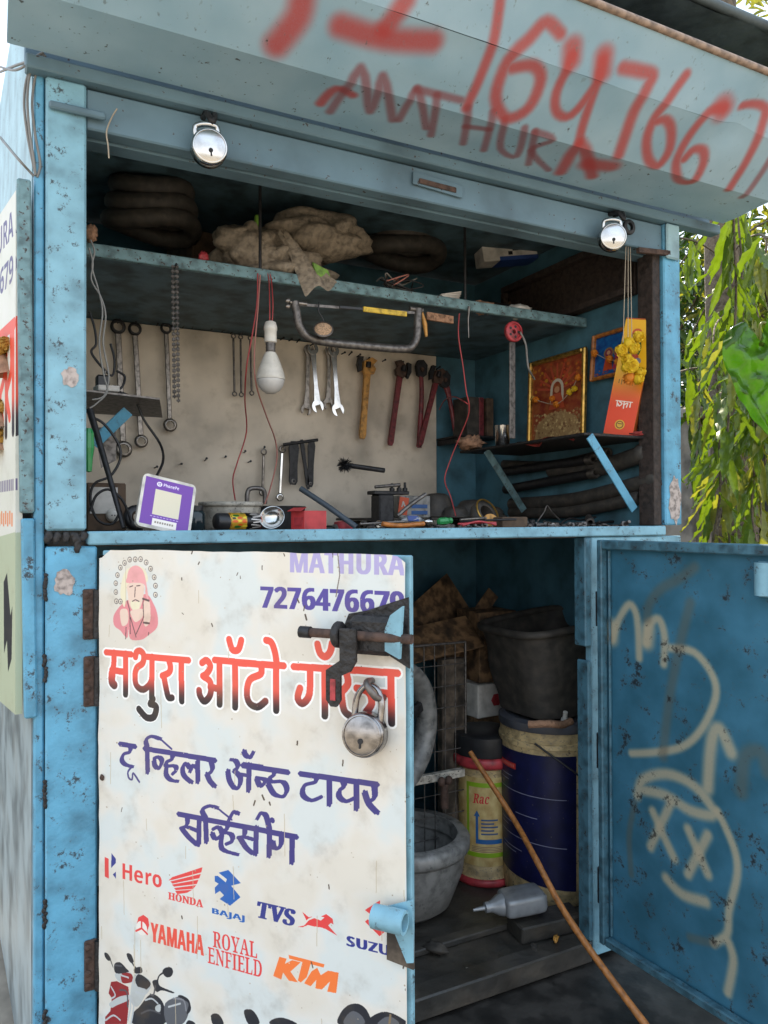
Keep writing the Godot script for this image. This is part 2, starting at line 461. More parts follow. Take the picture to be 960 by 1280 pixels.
	for p in [[0, 133, 1399, 144, 1419, 132, 1479], [0, 153, 1373, 189, 1370, 209, 1344], [0, 164, 1358, 189, 1358], [1, 228, 1337, 221, 1367, 209, 1367], [0, 52, 1382, 69, 1404, 54, 1418], [0, 126, 1390, 131, 1425, 120, 1469], [1, 173, 1435, 208, 1416, 247, 1416], [0, 189, 1390, 215, 1379, 238, 1388], [2, 298, 1358, 335, 1354, 345, 1382], [0, 279, 1388, 323, 1367], [0, 31, 1492, 62, 1469, 89, 1477], [1, 89, 1383, 116, 1382, 120, 1428], [0, 96, 1335, 123, 1336], [1, 69, 1310, 96, 1306]]:
		pen(im, curve(points(p)), Vector2.ZERO, 2.6, [Color(0.72, 0.73, 0.73), Color(0.3, 0.3, 0.32), Color(0.5, 0.5, 0.52)][p[0]])
	for b in [[91, 163], [74, 163], [72, 134], [72, 106], [79, 80], [91, 56], [108, 41], [129, 30], [151, 29], [172, 28], [194, 38], [211, 57], [225, 83], [230, 109], [230, 137]]:
		dot(im, Vector2(b[0], b[1]), 9, Color(0.45, 0.42, 0.4))
		dot(im, Vector2(b[0], b[1]), 6.5, Color(0.87, 0.82, 0.76))
		dot(im, Vector2(b[0] + 1, b[1] + 1), 3, Color(0.5, 0.46, 0.44))
	for t in [["MATHURA","sb",14,710,56,1060,61],["7276476679","sb",15,611,160,1058,62],["Hero","sb",0,99,1034,253,50],["HONDA","rb",0,278,1062,406,22],["BAJAJ","sb",2,440,1077,553,21],["TVS","rb",1,591,1053,714,48],["SUZUKI","sb",1,885,1070,1069,28],["YAMAHA","sb",16,210,1204,408,59],["ROYAL","rb",0,443,1171,597,47],["ENFIELD","rb",0,425,1221,613,47]]:
		for o in {"MATHURA": [4], "7276476679": [4], "TVS": [3, 6], "SUZUKI": [3], "YAMAHA": [3], "BAJAJ": [2], "HONDA": [2]}.get(t[0], []):
			letter(im, t[0], font_serif if t[1] == "rb" else font_bold, INK[t[2]], t[3] + o, t[4], t[5] + o, t[6], 0.18 if t[0] == "TVS" else 0.0)
		letter(im, t[0], font_serif if t[1] == "rb" else font_bold, INK[t[2]], t[3], t[4], t[5], t[6], 0.18 if t[0] == "TVS" else 0.0)
	# round emblem of crossed forks
	dot(im, Vector2(175, 1172), 22, Color(0.9, 0.87, 0.83))
	for k in 3:
		pen(im, PackedVector2Array([Vector2(175, 1172), Vector2(175, 1172) + Vector2(sin(TAU * k / 3), -cos(TAU * k / 3)) * 26]), Vector2.ZERO, 3, INK[0])
	# headline: white keyline, then red ink that runs to black at the foot
	var ink := Color(0.9, 0.33, 0.27)
	var foot := [385, 462, Color(0.12, 0.1, 0.13)]
	var head: Array = [[0, 33, 327, 134, 327], [0, 197, 330, 355, 330], [1, 65, 326, 63, 366, 55, 385], [2, 56, 393, 56, 419, 65, 428], [1, 55, 382, 111, 384], [1, 112, 326, 111, 454], [1, 151, 334, 156, 318, 171, 314, 184, 326, 180, 351, 157, 367, 149, 392, 155, 422, 181, 433, 207, 415, 217, 396], [1, 217, 329, 215, 455], [3, 220, 458, 210, 475], [3, 213, 475, 233, 482, 223, 513, 194, 518, 165, 495], [1, 281, 334, 288, 357, 281, 373, 257, 384], [1, 263, 385, 269, 412, 279, 447, 293, 448], [1, 328, 332, 330, 455], [1, 405, 334, 422, 325, 436, 342, 422, 365, 408, 373], [1, 411, 375, 435, 389, 435, 426, 414, 448, 398, 434, 394, 417], [1, 435, 404, 468, 406], [1, 469, 322, 468, 452], [1, 523, 323, 523, 455], [0, 451, 322, 594, 323], [1, 502, 258, 512, 285, 525, 290, 537, 283, 545, 258], [0, 539, 325, 689, 322], [1, 613, 328, 612, 351, 575, 370, 564, 407, 573, 438, 601, 447, 628, 428], [1, 664, 326, 663, 451], [1, 665, 316, 659, 284, 647, 258, 630, 253], [0, 721, 322, 875, 318], [0, 875, 318, 1040, 316], [1, 774, 322, 772, 394, 750, 423, 734, 410, 742, 381], [1, 821, 321, 820, 451], [1, 798, 254, 806, 279, 823, 287, 838, 272, 844, 249], [1, 850, 248, 875, 244, 889, 269, 897, 301], [1, 886, 324, 893, 354, 875, 378], [1, 872, 385, 880, 430, 902, 445], [1, 919, 366, 953, 373, 964, 402, 947, 428], [1, 963, 373, 1020, 373], [1, 1020, 319, 1022, 450]]
	for pass_no in 2:
		for p in head:
			var q := curve(points(p))
			var r: float = [13.0, 13.5, 17.0, 11.0][p[0]]
			if pass_no == 0: pen(im, q, Vector2(9, 0), r + 3, Color(0.95, 0.94, 0.92))
			elif p[0] == 3: pen(im, q, Vector2.ZERO, r, Color(0.12, 0.1, 0.13))
			else: pen(im, q, Vector2(9, 0), r - 3, ink, foot)
	for p in [[0, 86, 612, 153, 613], [1, 131, 613, 129, 632, 104, 642, 96, 661, 110, 674, 140, 677], [2, 137, 678, 121, 695, 124, 714, 137, 717, 142, 697, 166, 721], [1, 197, 609, 200, 689], [1, 198, 609, 192, 588, 215, 574, 249, 579], [2, 249, 579, 291, 604], [0, 184, 615, 455, 619], [1, 224, 641, 243, 634, 255, 646, 243, 669, 228, 663, 224, 645], [1, 294, 620, 294, 634, 271, 647, 273, 658, 303, 654, 309, 666, 294, 680], [1, 273, 658, 270, 683, 288, 699, 315, 699], [1, 389, 625, 390, 693], [1, 389, 649, 370, 644, 362, 664], [1, 361, 654, 345, 641, 333, 656, 339, 679, 368, 696], [1, 437, 621, 443, 647, 427, 663], [1, 422, 661, 433, 681, 452, 697], [1, 508, 610, 525, 611, 533, 628, 519, 640], [1, 519, 640, 541, 657, 538, 683, 522, 692, 503, 671, 497, 642], [1, 536, 648, 567, 649], [1, 571, 614, 570, 694], [0, 550, 619, 620, 619], [1, 553, 578, 561, 592, 577, 595, 585, 579], [0, 546, 622, 705, 622], [1, 597, 653, 610, 674, 627, 654, 596, 651], [1, 627, 651, 647, 656], [1, 656, 622, 656, 635, 640, 647, 647, 656, 685, 651, 698, 672, 685, 693, 656, 690, 635, 663], [0, 739, 621, 982, 619], [1, 793, 620, 791, 637, 755, 652, 750, 679, 776, 691, 809, 676], [1, 834, 622, 834, 696], [1, 875, 621, 880, 637, 865, 651, 865, 668, 885, 678, 917, 661], [1, 917, 620, 917, 696], [1, 970, 621, 972, 653, 958, 666], [1, 941, 643, 954, 674, 980, 696], [0, 314, 798, 732, 800], [1, 417, 793, 420, 867], [1, 417, 793, 405, 772, 433, 756, 460, 759], [2, 460, 759, 510, 785], [1, 349, 797, 349, 826, 324, 840], [1, 330, 840, 356, 862, 388, 880], [1, 349, 831, 392, 838], [1, 394, 796, 392, 880], [1, 443, 824, 464, 814, 476, 832, 453, 851, 440, 835], [1, 495, 795, 495, 814, 473, 827, 507, 827, 513, 846, 490, 860], [1, 476, 835, 476, 876, 532, 883], [1, 501, 787, 517, 761, 534, 765], [1, 556, 796, 554, 825, 532, 834], [1, 538, 832, 562, 859, 587, 872], [1, 556, 828, 592, 831], [1, 595, 792, 594, 873], [1, 640, 793, 639, 871], [1, 640, 793, 628, 755, 611, 751, 599, 769], [3, 649, 765, 650, 766], [1, 680, 796, 678, 832, 658, 844, 651, 825], [1, 715, 797, 714, 877]]:
		var r: float = [5.0, 5.0, 3.0, 8.0][p[0]]
		var nib: Vector2 = [Vector2(0, 8), Vector2(9, -5), Vector2(3, -2), Vector2(6, -6)][p[0]]
		pen(im, curve(points(p)), nib, r, Color(0.235, 0.21, 0.47))
	# scratches and scabs in the print
	for m in [[396, 33], [534, 61], [542, 71], [734, 131], [757, 149], [759, 174], [689, 3], [370, 2], [331, 82], [618, 39], [440, 215], [846, -4], [331, 188], [640, 716], [616, 699], [775, 1139], [733, 531], [876, 567], [98, 810], [329, 1103], [831, 915], [1055, 1084], [1065, 1137], [592, 718]]:
		var p := Vector2(m[0], m[1])
		pen(im, PackedVector2Array([p, p + Vector2(rng.randf_range(-6, 6), rng.randf_range(2, 16))]), Vector2.ZERO, rng.randf_range(1.0, 3.0), Color(0.3, 0.25, 0.2))
	for k in 220:
		var p := Vector2(rng.randf() * 1060, rng.randf() * 1740)
		dot(im, p, rng.randf_range(0.8, 2.6), Color(0.6, 0.52, 0.42).lerp(Color(0.9, 0.88, 0.85), rng.randf() * 0.8))
	for k in 34:
		var p := Vector2(rng.randf() * 1060, rng.randf() * 1600)
		pen(im, PackedVector2Array([p, p + Vector2(rng.randf_range(-3, 3), rng.randf_range(30, 130))]), Vector2.ZERO, 1.0, Color(0.74, 0.68, 0.58))
	# the long cracks near the free edge
	pen(im, PackedVector2Array([Vector2(862, -2), Vector2(868, 60), Vector2(856, 120)]), Vector2.ZERO, 1.6, Color(0.45, 0.4, 0.38))
	pen(im, PackedVector2Array([Vector2(1015, 1225), Vector2(1008, 1280), Vector2(1018, 1340), Vector2(1024, 1380)]), Vector2.ZERO, 3.0, Color(0.5, 0.42, 0.32))
	return im

func painted(w: int, h: int, base: Color, other: Color, sd: int, freq := 0.004) -> Image:
	var im := blank(w, h, base)
	var n := FastNoiseLite.new()
	n.seed = sd; n.frequency = freq; n.fractal_octaves = 5
	for y in range(0, h, 3):
		for x in range(0, w, 3):
			im.fill_rect(Rect2i(x, y, 3, 3), base.lerp(other, clampf(0.5 + 0.9 * n.get_noise_2d(x, y), 0, 1)))
	return im

func flap_image() -> Image:
	var im := painted(1900, 440, Color(0.62, 0.73, 0.79), Color(0.54, 0.67, 0.74), 31)
	for p in [[22, 463, 283, 468, 243, 445, 184], [20, 550, 249, 641, 251, 736, 272], [16, 633, 268, 656, 325], [10, 837, 388, 858, 317, 867, 247, 873, 168], [10, 582, 61, 592, 120, 631, 114], [9, 611, 43, 617, 186, 688, 78, 667, 183, 746, 71], [8, 758, 77, 748, 176, 828, 74], [8, 748, 176, 852, 180], [8, 796, 175, 854, 51], [8, 878, 169, 939, 52], [8, 905, 116, 958, 126], [8, 937, 175, 999, 48], [8, 974, 166, 1029, 73, 1085, 60, 1032, 161], [8, 1062, 159, 1135, 41], [8, 1062, 159, 1118, 151, 1102, 95, 1198, 39], [14, 1233, 42, 1193, 161, 1321, 59], [22, 1270, 102, 1328, 115], [10, 1278, -43, 1461, -32], [12, 999, 357, 957, 368, 936, 333, 910, 284, 924, 209, 976, 171, 1013, 205, 1004, 267, 970, 288, 928, 272], [10, 1048, 328, 1056, 254, 1086, 214, 1125, 217, 1137, 294, 1123, 339, 1164, 215, 1188, 160], [20, 1040, 341, 1050, 321], [20, 1122, 347, 1136, 319], [13, 1182, 339, 1225, 344, 1264, 344, 1267, 318, 1273, 262, 1313, 159], [11, 1351, 366, 1341, 319, 1336, 269, 1355, 216, 1401, 171, 1441, 162, 1438, 206, 1401, 252, 1368, 268, 1347, 258], [11, 1505, 329, 1468, 312, 1463, 253, 1483, 185, 1540, 135, 1580, 142, 1567, 195, 1536, 225, 1506, 223, 1500, 195], [24, 1496, 331, 1508, 325], [11, 1562, 338, 1628, 353, 1654, 311, 1684, 234, 1707, 154], [9, 1747, 266, 1768, 191, 1777, 139]]:
		spray(im, points(p), p[0] * 0.8, Color(0.7, 0.24, 0.23) if p[0] > 9 or p[0] < 8 else Color(0.52, 0.22, 0.23), 1.3, 0.78 if p[0] > 9 else 0.6)
	return im

func door_image() -> Image:
	var im := painted(660, 1160, Color(0.26, 0.48, 0.58), Color(0.19, 0.39, 0.47), 33, 0.006)
	for p in [[10, 27, 272, 54, 213, 90, 171, 117, 206, 123, 313], [18, 30, 238, 27, 272], [10, 148, 267, 158, 218, 191, 201, 209, 248, 205, 316], [18, 156, 229, 151, 266], [-12, 303, 57, 254, 90, 198, 120, 158, 165, 151, 203], [9, 228, 271, 300, 271, 352, 317, 362, 373, 322, 459, 262, 519, 174, 556, 93, 580], [-12, 290, 148, 253, 273, 220, 421, 200, 560], [14, 337, 602, 350, 482, 372, 448, 404, 497], [12, 113, 690, 133, 641, 212, 603, 297, 609, 354, 660, 285, 675, 212, 660, 126, 670], [11, 166, 716, 235, 815], [11, 224, 677, 158, 813], [11, 278, 724, 335, 816], [11, 336, 719, 277, 839], [12, 209, 876, 259, 897, 329, 887], [9, 365, 651, 407, 722, 417, 784, 395, 878, 389, 937, 351, 979], [-9, 351, 979, 282, 997], [-8, 105, 714, 84, 808, 90, 914], [10, 394, 958, 405, 996, 388, 1080], [-14, 430, 584, 441, 497, 481, 477, 499, 518]]:
		spray(im, points(p), absf(p[0]) * 0.9, Color(0.74, 0.69, 0.58) if p[0] > 0 else Color(0.42, 0.39, 0.33), 1.3, 0.9 if p[0] > 0 else 0.5)
	return im

func deity_image() -> Image:
	# generic devotional print: seated figures under an arch, in reds and golds
	var im := painted(300, 400, Color(0.5, 0.16, 0.12), Color(0.62, 0.36, 0.18), 41, 0.02)
	for k in 60: dot(im, Vector2(rng.randf() * 300, 20 + rng.randf() * 130), rng.randf_range(3, 9), Color(0.72, 0.25 + rng.randf() * 0.3, 0.16))
	for k in 9:
		var a := PI * (k + 0.5) / 9
		pen(im, PackedVector2Array([Vector2(150 - 40 * cos(a), 150 - 40 * sin(a)), Vector2(150 - 110 * cos(a), 150 - 120 * sin(a))]), Vector2.ZERO, 5, Color(0.7, 0.3, 0.2))
	pen(im, curve(PackedVector2Array([Vector2(120, 210), Vector2(122, 130), Vector2(150, 105), Vector2(178, 130), Vector2(180, 210)])), Vector2.ZERO, 7, Color(0.78, 0.74, 0.66))
	dot(im, Vector2(150, 150), 15, Color(0.75, 0.55, 0.4))
	fill_poly(im, PackedVector2Array([Vector2(128, 168), Vector2(172, 168), Vector2(195, 240), Vector2(105, 240)]), Color(0.72, 0.32, 0.2))
	fill_poly(im, PackedVector2Array([Vector2(40, 300), Vector2(110, 255), Vector2(190, 255), Vector2(260, 290), Vector2(285, 400), Vector2(20, 400)]), Color(0.62, 0.5, 0.33))
	for k in 260: dot(im, Vector2(20 + rng.randf() * 260, 250 + rng.randf() * 150), rng.randf_range(2, 7), Color(0.45, 0.3, 0.18).lerp(Color(0.82, 0.72, 0.5), rng.randf()))
	return im

func blue_picture_image() -> Image:
	var im := painted(260, 200, Color(0.08, 0.25, 0.5), Color(0.1, 0.4, 0.62), 43, 0.03)
	for k in 3:
		var c := Vector2(80 + k * 52, 90)
		dot(im, c, 26, Color(0.55, 0.42, 0.25))
		dot(im, c, 19, Color(0.5, 0.2, 0.3))
		dot(im, c + Vector2(0, -2), 10, Color(0.78, 0.58, 0.42))
		fill_poly(im, PackedVector2Array([c + Vector2(-14, 12), c + Vector2(14, 12), c + Vector2(26, 80), c + Vector2(-26, 80)]), [Color(0.75, 0.3, 0.15), Color(0.7, 0.2, 0.3), Color(0.72, 0.45, 0.15)][k])
	for k in 70: dot(im, Vector2(rng.randf() * 260, 165 + rng.randf() * 35), rng.randf_range(2, 5), Color(0.8, 0.45, 0.15).lerp(Color(0.4, 0.15, 0.3), rng.randf()))
	return im

func incense_image() -> Image:
	# printed box: yellow at the head, orange-red at the foot
	var im := blank(128, 512, Color.WHITE)
	for y in 512:
		im.fill_rect(Rect2i(0, y, 128, 1), Color(0.95, 0.72, 0.08).lerp(Color(0.88, 0.26, 0.07), smoothstep(210, 400, y)))
	for k in 4: pen(im, curve(PackedVector2Array([Vector2(40 + k * 14, 150), Vector2(50 + k * 12, 120), Vector2(70, 100 - k * 12)])), Vector2.ZERO, 4, Color(0.2, 0.35, 0.12))
	dot(im, Vector2(70, 165), 17, Color(0.75, 0.3, 0.2)); dot(im, Vector2(86, 180), 14, Color(0.5, 0.5, 0.6)); dot(im, Vector2(60, 60), 22, Color(0.8, 0.35, 0.15))
	for k in 7: pen(im, PackedVector2Array([Vector2(24 + k * 12, 268), Vector2(24 + k * 12, 282 + (k % 2) * 5)]), Vector2.ZERO, 2.4, Color(0.55, 0.42, 0.1))
	pen(im, PackedVector2Array([Vector2(28, 362), Vector2(100, 362)]), Vector2.ZERO, 2.2, Color(0.95, 0.9, 0.85))
	for q in [[34, 362, 36, 386], [44, 366, 56, 372, 46, 384, 40, 376], [64, 362, 66, 392], [66, 376, 80, 368, 78, 386], [92, 362, 93, 384]]:
		pen(im, curve(points(q, 0)), Vector2.ZERO, 2.6, Color(0.95, 0.9, 0.85))
	dot(im, Vector2(64, 466), 22, Color(0.86, 0.7, 0.15)); dot(im, Vector2(64, 466), 17, Color(0.45, 0.2, 0.08)); dot(im, Vector2(64, 466), 13, Color(0.84, 0.66, 0.2))
	pen(im, PackedVector2Array([Vector2(56, 462), Vector2(72, 462)]), Vector2.ZERO, 2, Color(0.4, 0.2, 0.1))
	return im

func payment_image() -> Image:
	var im := blank(360, 380, Color(0.44, 0.24, 0.62))
	dot(im, Vector2(105, 42), 20, Color(0.93, 0.9, 0.95))
	pen(im, PackedVector2Array([Vector2(94, 34), Vector2(116, 34)]), Vector2.ZERO, 2, Color(0.44, 0.24, 0.62))
	pen(im, PackedVector2Array([Vector2(110, 34), Vector2(110, 54)]), Vector2.ZERO, 2, Color(0.44, 0.24, 0.62))
	pen(im, curve(PackedVector2Array([Vector2(98, 35), Vector2(98, 46), Vector2(104, 48), Vector2(110, 46)])), Vector2.ZERO, 2, Color(0.44, 0.24, 0.62))
	letter(im, "PhonePe", font_bold, Color(0.93, 0.9, 0.95), 136, 54, 252, 28)
	im.fill_rect(Rect2i(82, 86, 196, 206), Color(0.86, 0.82, 0.72))
	for k in 9: im.fill_rect(Rect2i(70 + k * 24, 304, 16, 6), Color(0.75, 0.68, 0.85))
	im.fill_rect(Rect2i(90, 322, 180, 58), Color(0.93, 0.9, 0.86))
	for k in 8: im.fill_rect(Rect2i(108 + k * 18, 342, 12, 16), Color(0.55, 0.5, 0.45))
	return im

func drum_label_image() -> Image:
	var im := painted(512, 512, Color(0.075, 0.09, 0.27), Color(0.055, 0.065, 0.2), 45, 0.01)
	im.fill_rect(Rect2i(36, 54, 150, 24), Color(0.75, 0.2, 0.16))
	for k in 11: im.fill_rect(Rect2i(46 + k * 12, 60, 8, 12), Color(0.8, 0.45, 0.4))
	for r in [[40, 108, 120], [40, 128, 90], [40, 165, 420], [180, 250, 130], [40, 250, 90], [40, 300, 110], [40, 318, 80], [40, 350, 420], [60, 400, 160], [60, 416, 120]]:
		im.fill_rect(Rect2i(r[0], r[1], r[2], 3), Color(0.5, 0.5, 0.58))
	for k in 90: dot(im, Vector2(rng.randf() * 512, rng.randf() * 512), rng.randf_range(1, 3), Color(0.3, 0.27, 0.28))
	return im

func pail_label_image() -> Image:
	var im := painted(512, 512, Color(0.8, 0.72, 0.5), Color(0.68, 0.56, 0.34), 46, 0.01)
	for r in [[96, 30, 22, 430], [96, 30, 330, 26], [404, 30, 22, 430], [96, 434, 330, 26]]: im.fill_rect(Rect2i(r[0], r[1], r[2], r[3]), Color(0.52, 0.66, 0.12))
	letter(im, "Rac", font_serif, Color(0.78, 0.12, 0.18), 150, 150, 270, 56, 0.2)
	fill_poly(im, PackedVector2Array([Vector2(182, 190), Vector2(206, 224), Vector2(192, 224), Vector2(192, 356), Vector2(380, 356), Vector2(380, 382), Vector2(172, 382), Vector2(172, 224), Vector2(158, 224)]), Color(0.1, 0.35, 0.58))
	for k in 5: im.fill_rect(Rect2i(214, 240 + k * 20, 130 - (k % 2) * 30, 9), Color(0.15, 0.3, 0.5))
	for k in 4: im.fill_rect(Rect2i(140, 398 + k * 9, 240, 4), Color(0.5, 0.42, 0.35))
	return im

func side_board_image() -> Image:
	var im := painted(760, 980, Color(0.84, 0.83, 0.8), Color(0.8, 0.8, 0.74), 47, 0.004)
	fill_poly(im, PackedVector2Array([Vector2(0, 700), Vector2(760, 640), Vector2(760, 980), Vector2(0, 980)]), Color(0.68, 0.71, 0.6))
	letter(im, "MATHURA", font_bold, Color(0.3, 0.27, 0.45), 400, 80, 740, 52)
	letter(im, "7276476679", font_bold, Color(0.3, 0.27, 0.45), 330, 165, 740, 52)
	for x in [250, 330, 410, 500, 590, 660, 720]:
		pen(im, curve(PackedVector2Array([Vector2(x, 250), Vector2(x + 4, 330), Vector2(x - 34, 370), Vector2(x - 10, 420)])), Vector2(6, 0), 11, Color(0.86, 0.3, 0.2))
		pen(im, PackedVector2Array([Vector2(x + 20, 250), Vector2(x + 20, 450)]), Vector2.ZERO, 11, Color(0.86, 0.3, 0.2), [380, 440, Color(0.12, 0.1, 0.13)])
	pen(im, PackedVector2Array([Vector2(200, 248), Vector2(750, 248)]), Vector2.ZERO, 12, Color(0.86, 0.3, 0.2))
	for k in 14: im.fill_rect(Rect2i(540 + k * 15, 540, 9, 22), Color(0.42, 0.38, 0.5))
	for k in 8: im.fill_rect(Rect2i(600 + k * 18, 600 + (k % 2) * 4, 11, 26), Color(0.85, 0.5, 0.3))
	fill_poly(im, PackedVector2Array([Vector2(660, 740), Vector2(690, 720), Vector2(720, 800), Vector2(736, 780), Vector2(730, 880), Vector2(700, 910), Vector2(690, 850), Vector2(664, 880)]), Color(0.12, 0.13, 0.15))
	return im

func can_image() -> Image:
	var im := blank(256, 256, Color(0.05, 0.05, 0.06))
	im.fill_rect(Rect2i(0, 150, 256, 42), Color(0.75, 0.12, 0.14))
	im.fill_rect(Rect2i(0, 0, 256, 96), Color(0.72, 0.55, 0.16))
	for k in 160: dot(im, Vector2(rng.randf() * 256, rng.randf() * 96), rng.randf_range(3, 8), [Color(0.15, 0.4, 0.16), Color(0.8, 0.35, 0.1), Color(0.85, 0.75, 0.2), Color(0.2, 0.2, 0.15)][k % 4])
	for k in 10: pen(im, PackedVector2Array([Vector2(k * 26, 108), Vector2(k * 26 + 8, 138), Vector2(k * 26 + 16, 112)]), Vector2.ZERO, 3, Color(0.8, 0.78, 0.75))
	return im

# ---------------------------------------------------------------- the place
func materials() -> void:
	mat("sky_paint", lin(0.13, 0.41, 0.6), 0.5, 0.0, {"scale": 3.0, "detail": "speck", "dscale": 1.7, "bump": 0.06, "btex": "fine"})
	mat("sky_paint_worn", lin(0.24, 0.47, 0.57), 0.55, 0.0, {"scale": 3.0, "detail": "speck", "dscale": 2.1, "bump": 0.08, "btex": "bump"})
	mat("pale_paint", lin(0.36, 0.55, 0.6), 0.5, 0.0, {"scale": 2.0, "detail": "chips", "dscale": 1.6, "bump": 0.05, "btex": "fine"})
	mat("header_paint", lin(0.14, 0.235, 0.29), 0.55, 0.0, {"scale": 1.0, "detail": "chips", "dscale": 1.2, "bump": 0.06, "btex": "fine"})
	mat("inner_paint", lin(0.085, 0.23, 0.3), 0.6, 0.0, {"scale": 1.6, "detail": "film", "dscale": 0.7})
	mat("grimy_paint", lin(0.075, 0.19, 0.25), 0.55, 0.0, {"scale": 3.0, "tex": "grime", "detail": "speck", "dscale": 3.0, "bump": 0.1, "btex": "bump"})
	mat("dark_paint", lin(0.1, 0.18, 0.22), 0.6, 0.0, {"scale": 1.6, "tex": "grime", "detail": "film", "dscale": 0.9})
	mat("shelf_paint", lin(0.16, 0.28, 0.3), 0.6, 0.0, {"scale": 4.0, "tex": "grime", "detail": "heavy", "dscale": 3.0})
	mat("wall_grey", lin(0.34, 0.41, 0.43), 0.6, 0.0, {"scale": 0.8, "tex": "grime", "detail": "stain", "dscale": 0.7})
	mat("cream", lin(0.8, 0.69, 0.55), 0.6, 0.0, {"scale": 1.0, "detail": "stain", "dscale": 1.6})
	mat("rim_tan", lin(0.36, 0.25, 0.18), 0.7, 0.0, {"scale": 6.0, "tex": "grime"})
	mat("primer", lin(0.5, 0.42, 0.38), 0.8, 0.0, {"scale": 9.0, "tex": "grime"})
	mat("rust", lin(0.09, 0.05, 0.035), 0.8, 0.0, {"scale": 6.0, "tex": "grime", "bump": 0.2})
	mat("dark_rust", lin(0.05, 0.034, 0.027), 0.75, 0.0, {"scale": 6.0, "tex": "grime", "bump": 0.2})
	mat("black_rust", lin(0.03, 0.027, 0.026), 0.6, 0.2, {"scale": 8.0, "tex": "grime", "bump": 0.2})
	mat("steel", lin(0.3, 0.27, 0.24), 0.38, 0.9, {"scale": 9.0, "tex": "grime"})
	mat("dull_steel", lin(0.22, 0.2, 0.185), 0.5, 0.8, {"scale": 9.0, "tex": "grime"})
	mat("chrome", lin(0.68, 0.67, 0.65), 0.16, 1.0, {"scale": 6.0})
	mat("lock_steel", lin(0.36, 0.34, 0.33), 0.24, 1.0, {"scale": 9.0, "tex": "grime"})
	mat("black_iron", lin(0.035, 0.034, 0.036), 0.5, 0.4, {"scale": 8.0, "tex": "grime"})
	mat("black_rubber", lin(0.02, 0.02, 0.02), 0.65, 0.0, {"scale": 5.0, "tex": "grime", "detail": "dust", "dscale": 3.0})
	mat("black_plastic", lin(0.022, 0.022, 0.024), 0.4, 0.0, {"scale": 4.0, "tex": "grime"})
	mat("grimy_black", lin(0.02, 0.018, 0.016), 0.7, 0.0, {"scale": 5.0, "tex": "grime", "detail": "dust", "dscale": 2.0})
	mat("red_plastic", lin(0.5, 0.05, 0.06), 0.45, 0.0, {"scale": 5.0, "tex": "grime"})
	mat("red_card", lin(0.62, 0.055, 0.06), 0.5, 0.0, {"scale": 5.0})
	mat("red_paint", lin(0.2, 0.025, 0.03), 0.5, 0.0, {"scale": 7.0, "tex": "grime", "detail": "chips", "dscale": 6.0})
	mat("yellow_paint", lin(0.62, 0.3, 0.06), 0.5, 0.0, {"scale": 7.0, "tex": "grime", "detail": "chips", "dscale": 5.0})
	mat("bright_yellow", lin(0.75, 0.5, 0.04), 0.5, 0.0, {"scale": 7.0, "tex": "grime"})
	mat("white_plastic", lin(0.74, 0.7, 0.62), 0.35, 0.0, {"scale": 6.0, "detail": "stain", "dscale": 6.0})
	mat("frosted", lin(0.62, 0.6, 0.57), 0.35, 0.0, {"scale": 5.0})
	mat("red_wire", lin(0.42, 0.05, 0.05), 0.5, 0.0)
	mat("pink_wire", lin(0.5, 0.2, 0.16), 0.5, 0.0)
	mat("black_wire", lin(0.02, 0.02, 0.022), 0.45, 0.0)
	mat("grey_wire", lin(0.25, 0.24, 0.22), 0.6, 0.0)
	mat("card", lin(0.3, 0.17, 0.08), 0.8, 0.0, {"scale": 3.0, "tex": "grime", "detail": "oil", "dscale": 1.5})
	mat("card_dark", lin(0.12, 0.075, 0.045), 0.8, 0.0, {"scale": 3.0, "tex": "grime"})
	mat("paper", lin(0.7, 0.66, 0.6), 0.8, 0.0, {"scale": 4.0, "detail": "stain", "dscale": 4.0})
	mat("cane", lin(0.5, 0.19, 0.045), 0.5, 0.0, {"scale": 9.0, "tex": "grime", "detail": "stain", "dscale": 5.0})
	mat("ply", lin(0.16, 0.12, 0.085), 0.75, 0.0, {"scale": 3.0, "tex": "grime", "detail": "oil", "dscale": 1.2})
	mat("cream_plastic", lin(0.62, 0.46, 0.23), 0.5, 0.0, {"scale": 4.0, "tex": "grime", "detail": "heavy", "dscale": 3.0})
	mat("dirty_white", lin(0.58, 0.53, 0.44), 0.5, 0.0, {"scale": 4.0, "tex": "grime", "detail": "heavy", "dscale": 4.0})
	mat("silver_plastic", lin(0.34, 0.35, 0.36), 0.35, 0.3, {"scale": 5.0})
	mat("grey_metal", lin(0.3, 0.29, 0.27), 0.5, 0.2, {"scale": 4.0, "tex": "grime", "detail": "speck", "dscale": 1.6})
	mat("green_plastic", lin(0.03, 0.28, 0.08), 0.25, 0.0)
	mat("sack", lin(0.34, 0.28, 0.21), 0.7, 0.0, {"scale": 8.0, "tex": "grime", "bump": 0.3})
	mat("green_film", lin(0.2, 0.4, 0.05), 0.5, 0.0, {"scale": 8.0, "tex": "grime"})
	mat("gold", lin(0.62, 0.36, 0.08), 0.3, 0.8, {"scale": 7.0, "tex": "grime"})
	mat("orange_wood", lin(0.5, 0.17, 0.03), 0.45, 0.0, {"scale": 7.0, "tex": "grime"})
	mat("marigold", lin(0.9, 0.6, 0.015), 0.7, 0.0, {"scale": 20.0, "back": lin(0.3, 0.2, 0.01)})
	mat("marigold_orange", lin(0.85, 0.27, 0.015), 0.7, 0.0, {"scale": 20.0, "back": lin(0.3, 0.1, 0.01)})
	mat("dry_marigold", lin(0.5, 0.27, 0.04), 0.8, 0.0, {"scale": 20.0, "tex": "grime"})
	mat("red_cloth", lin(0.45, 0.06, 0.05), 0.9, 0.0, {"scale": 9.0, "tex": "grime"})
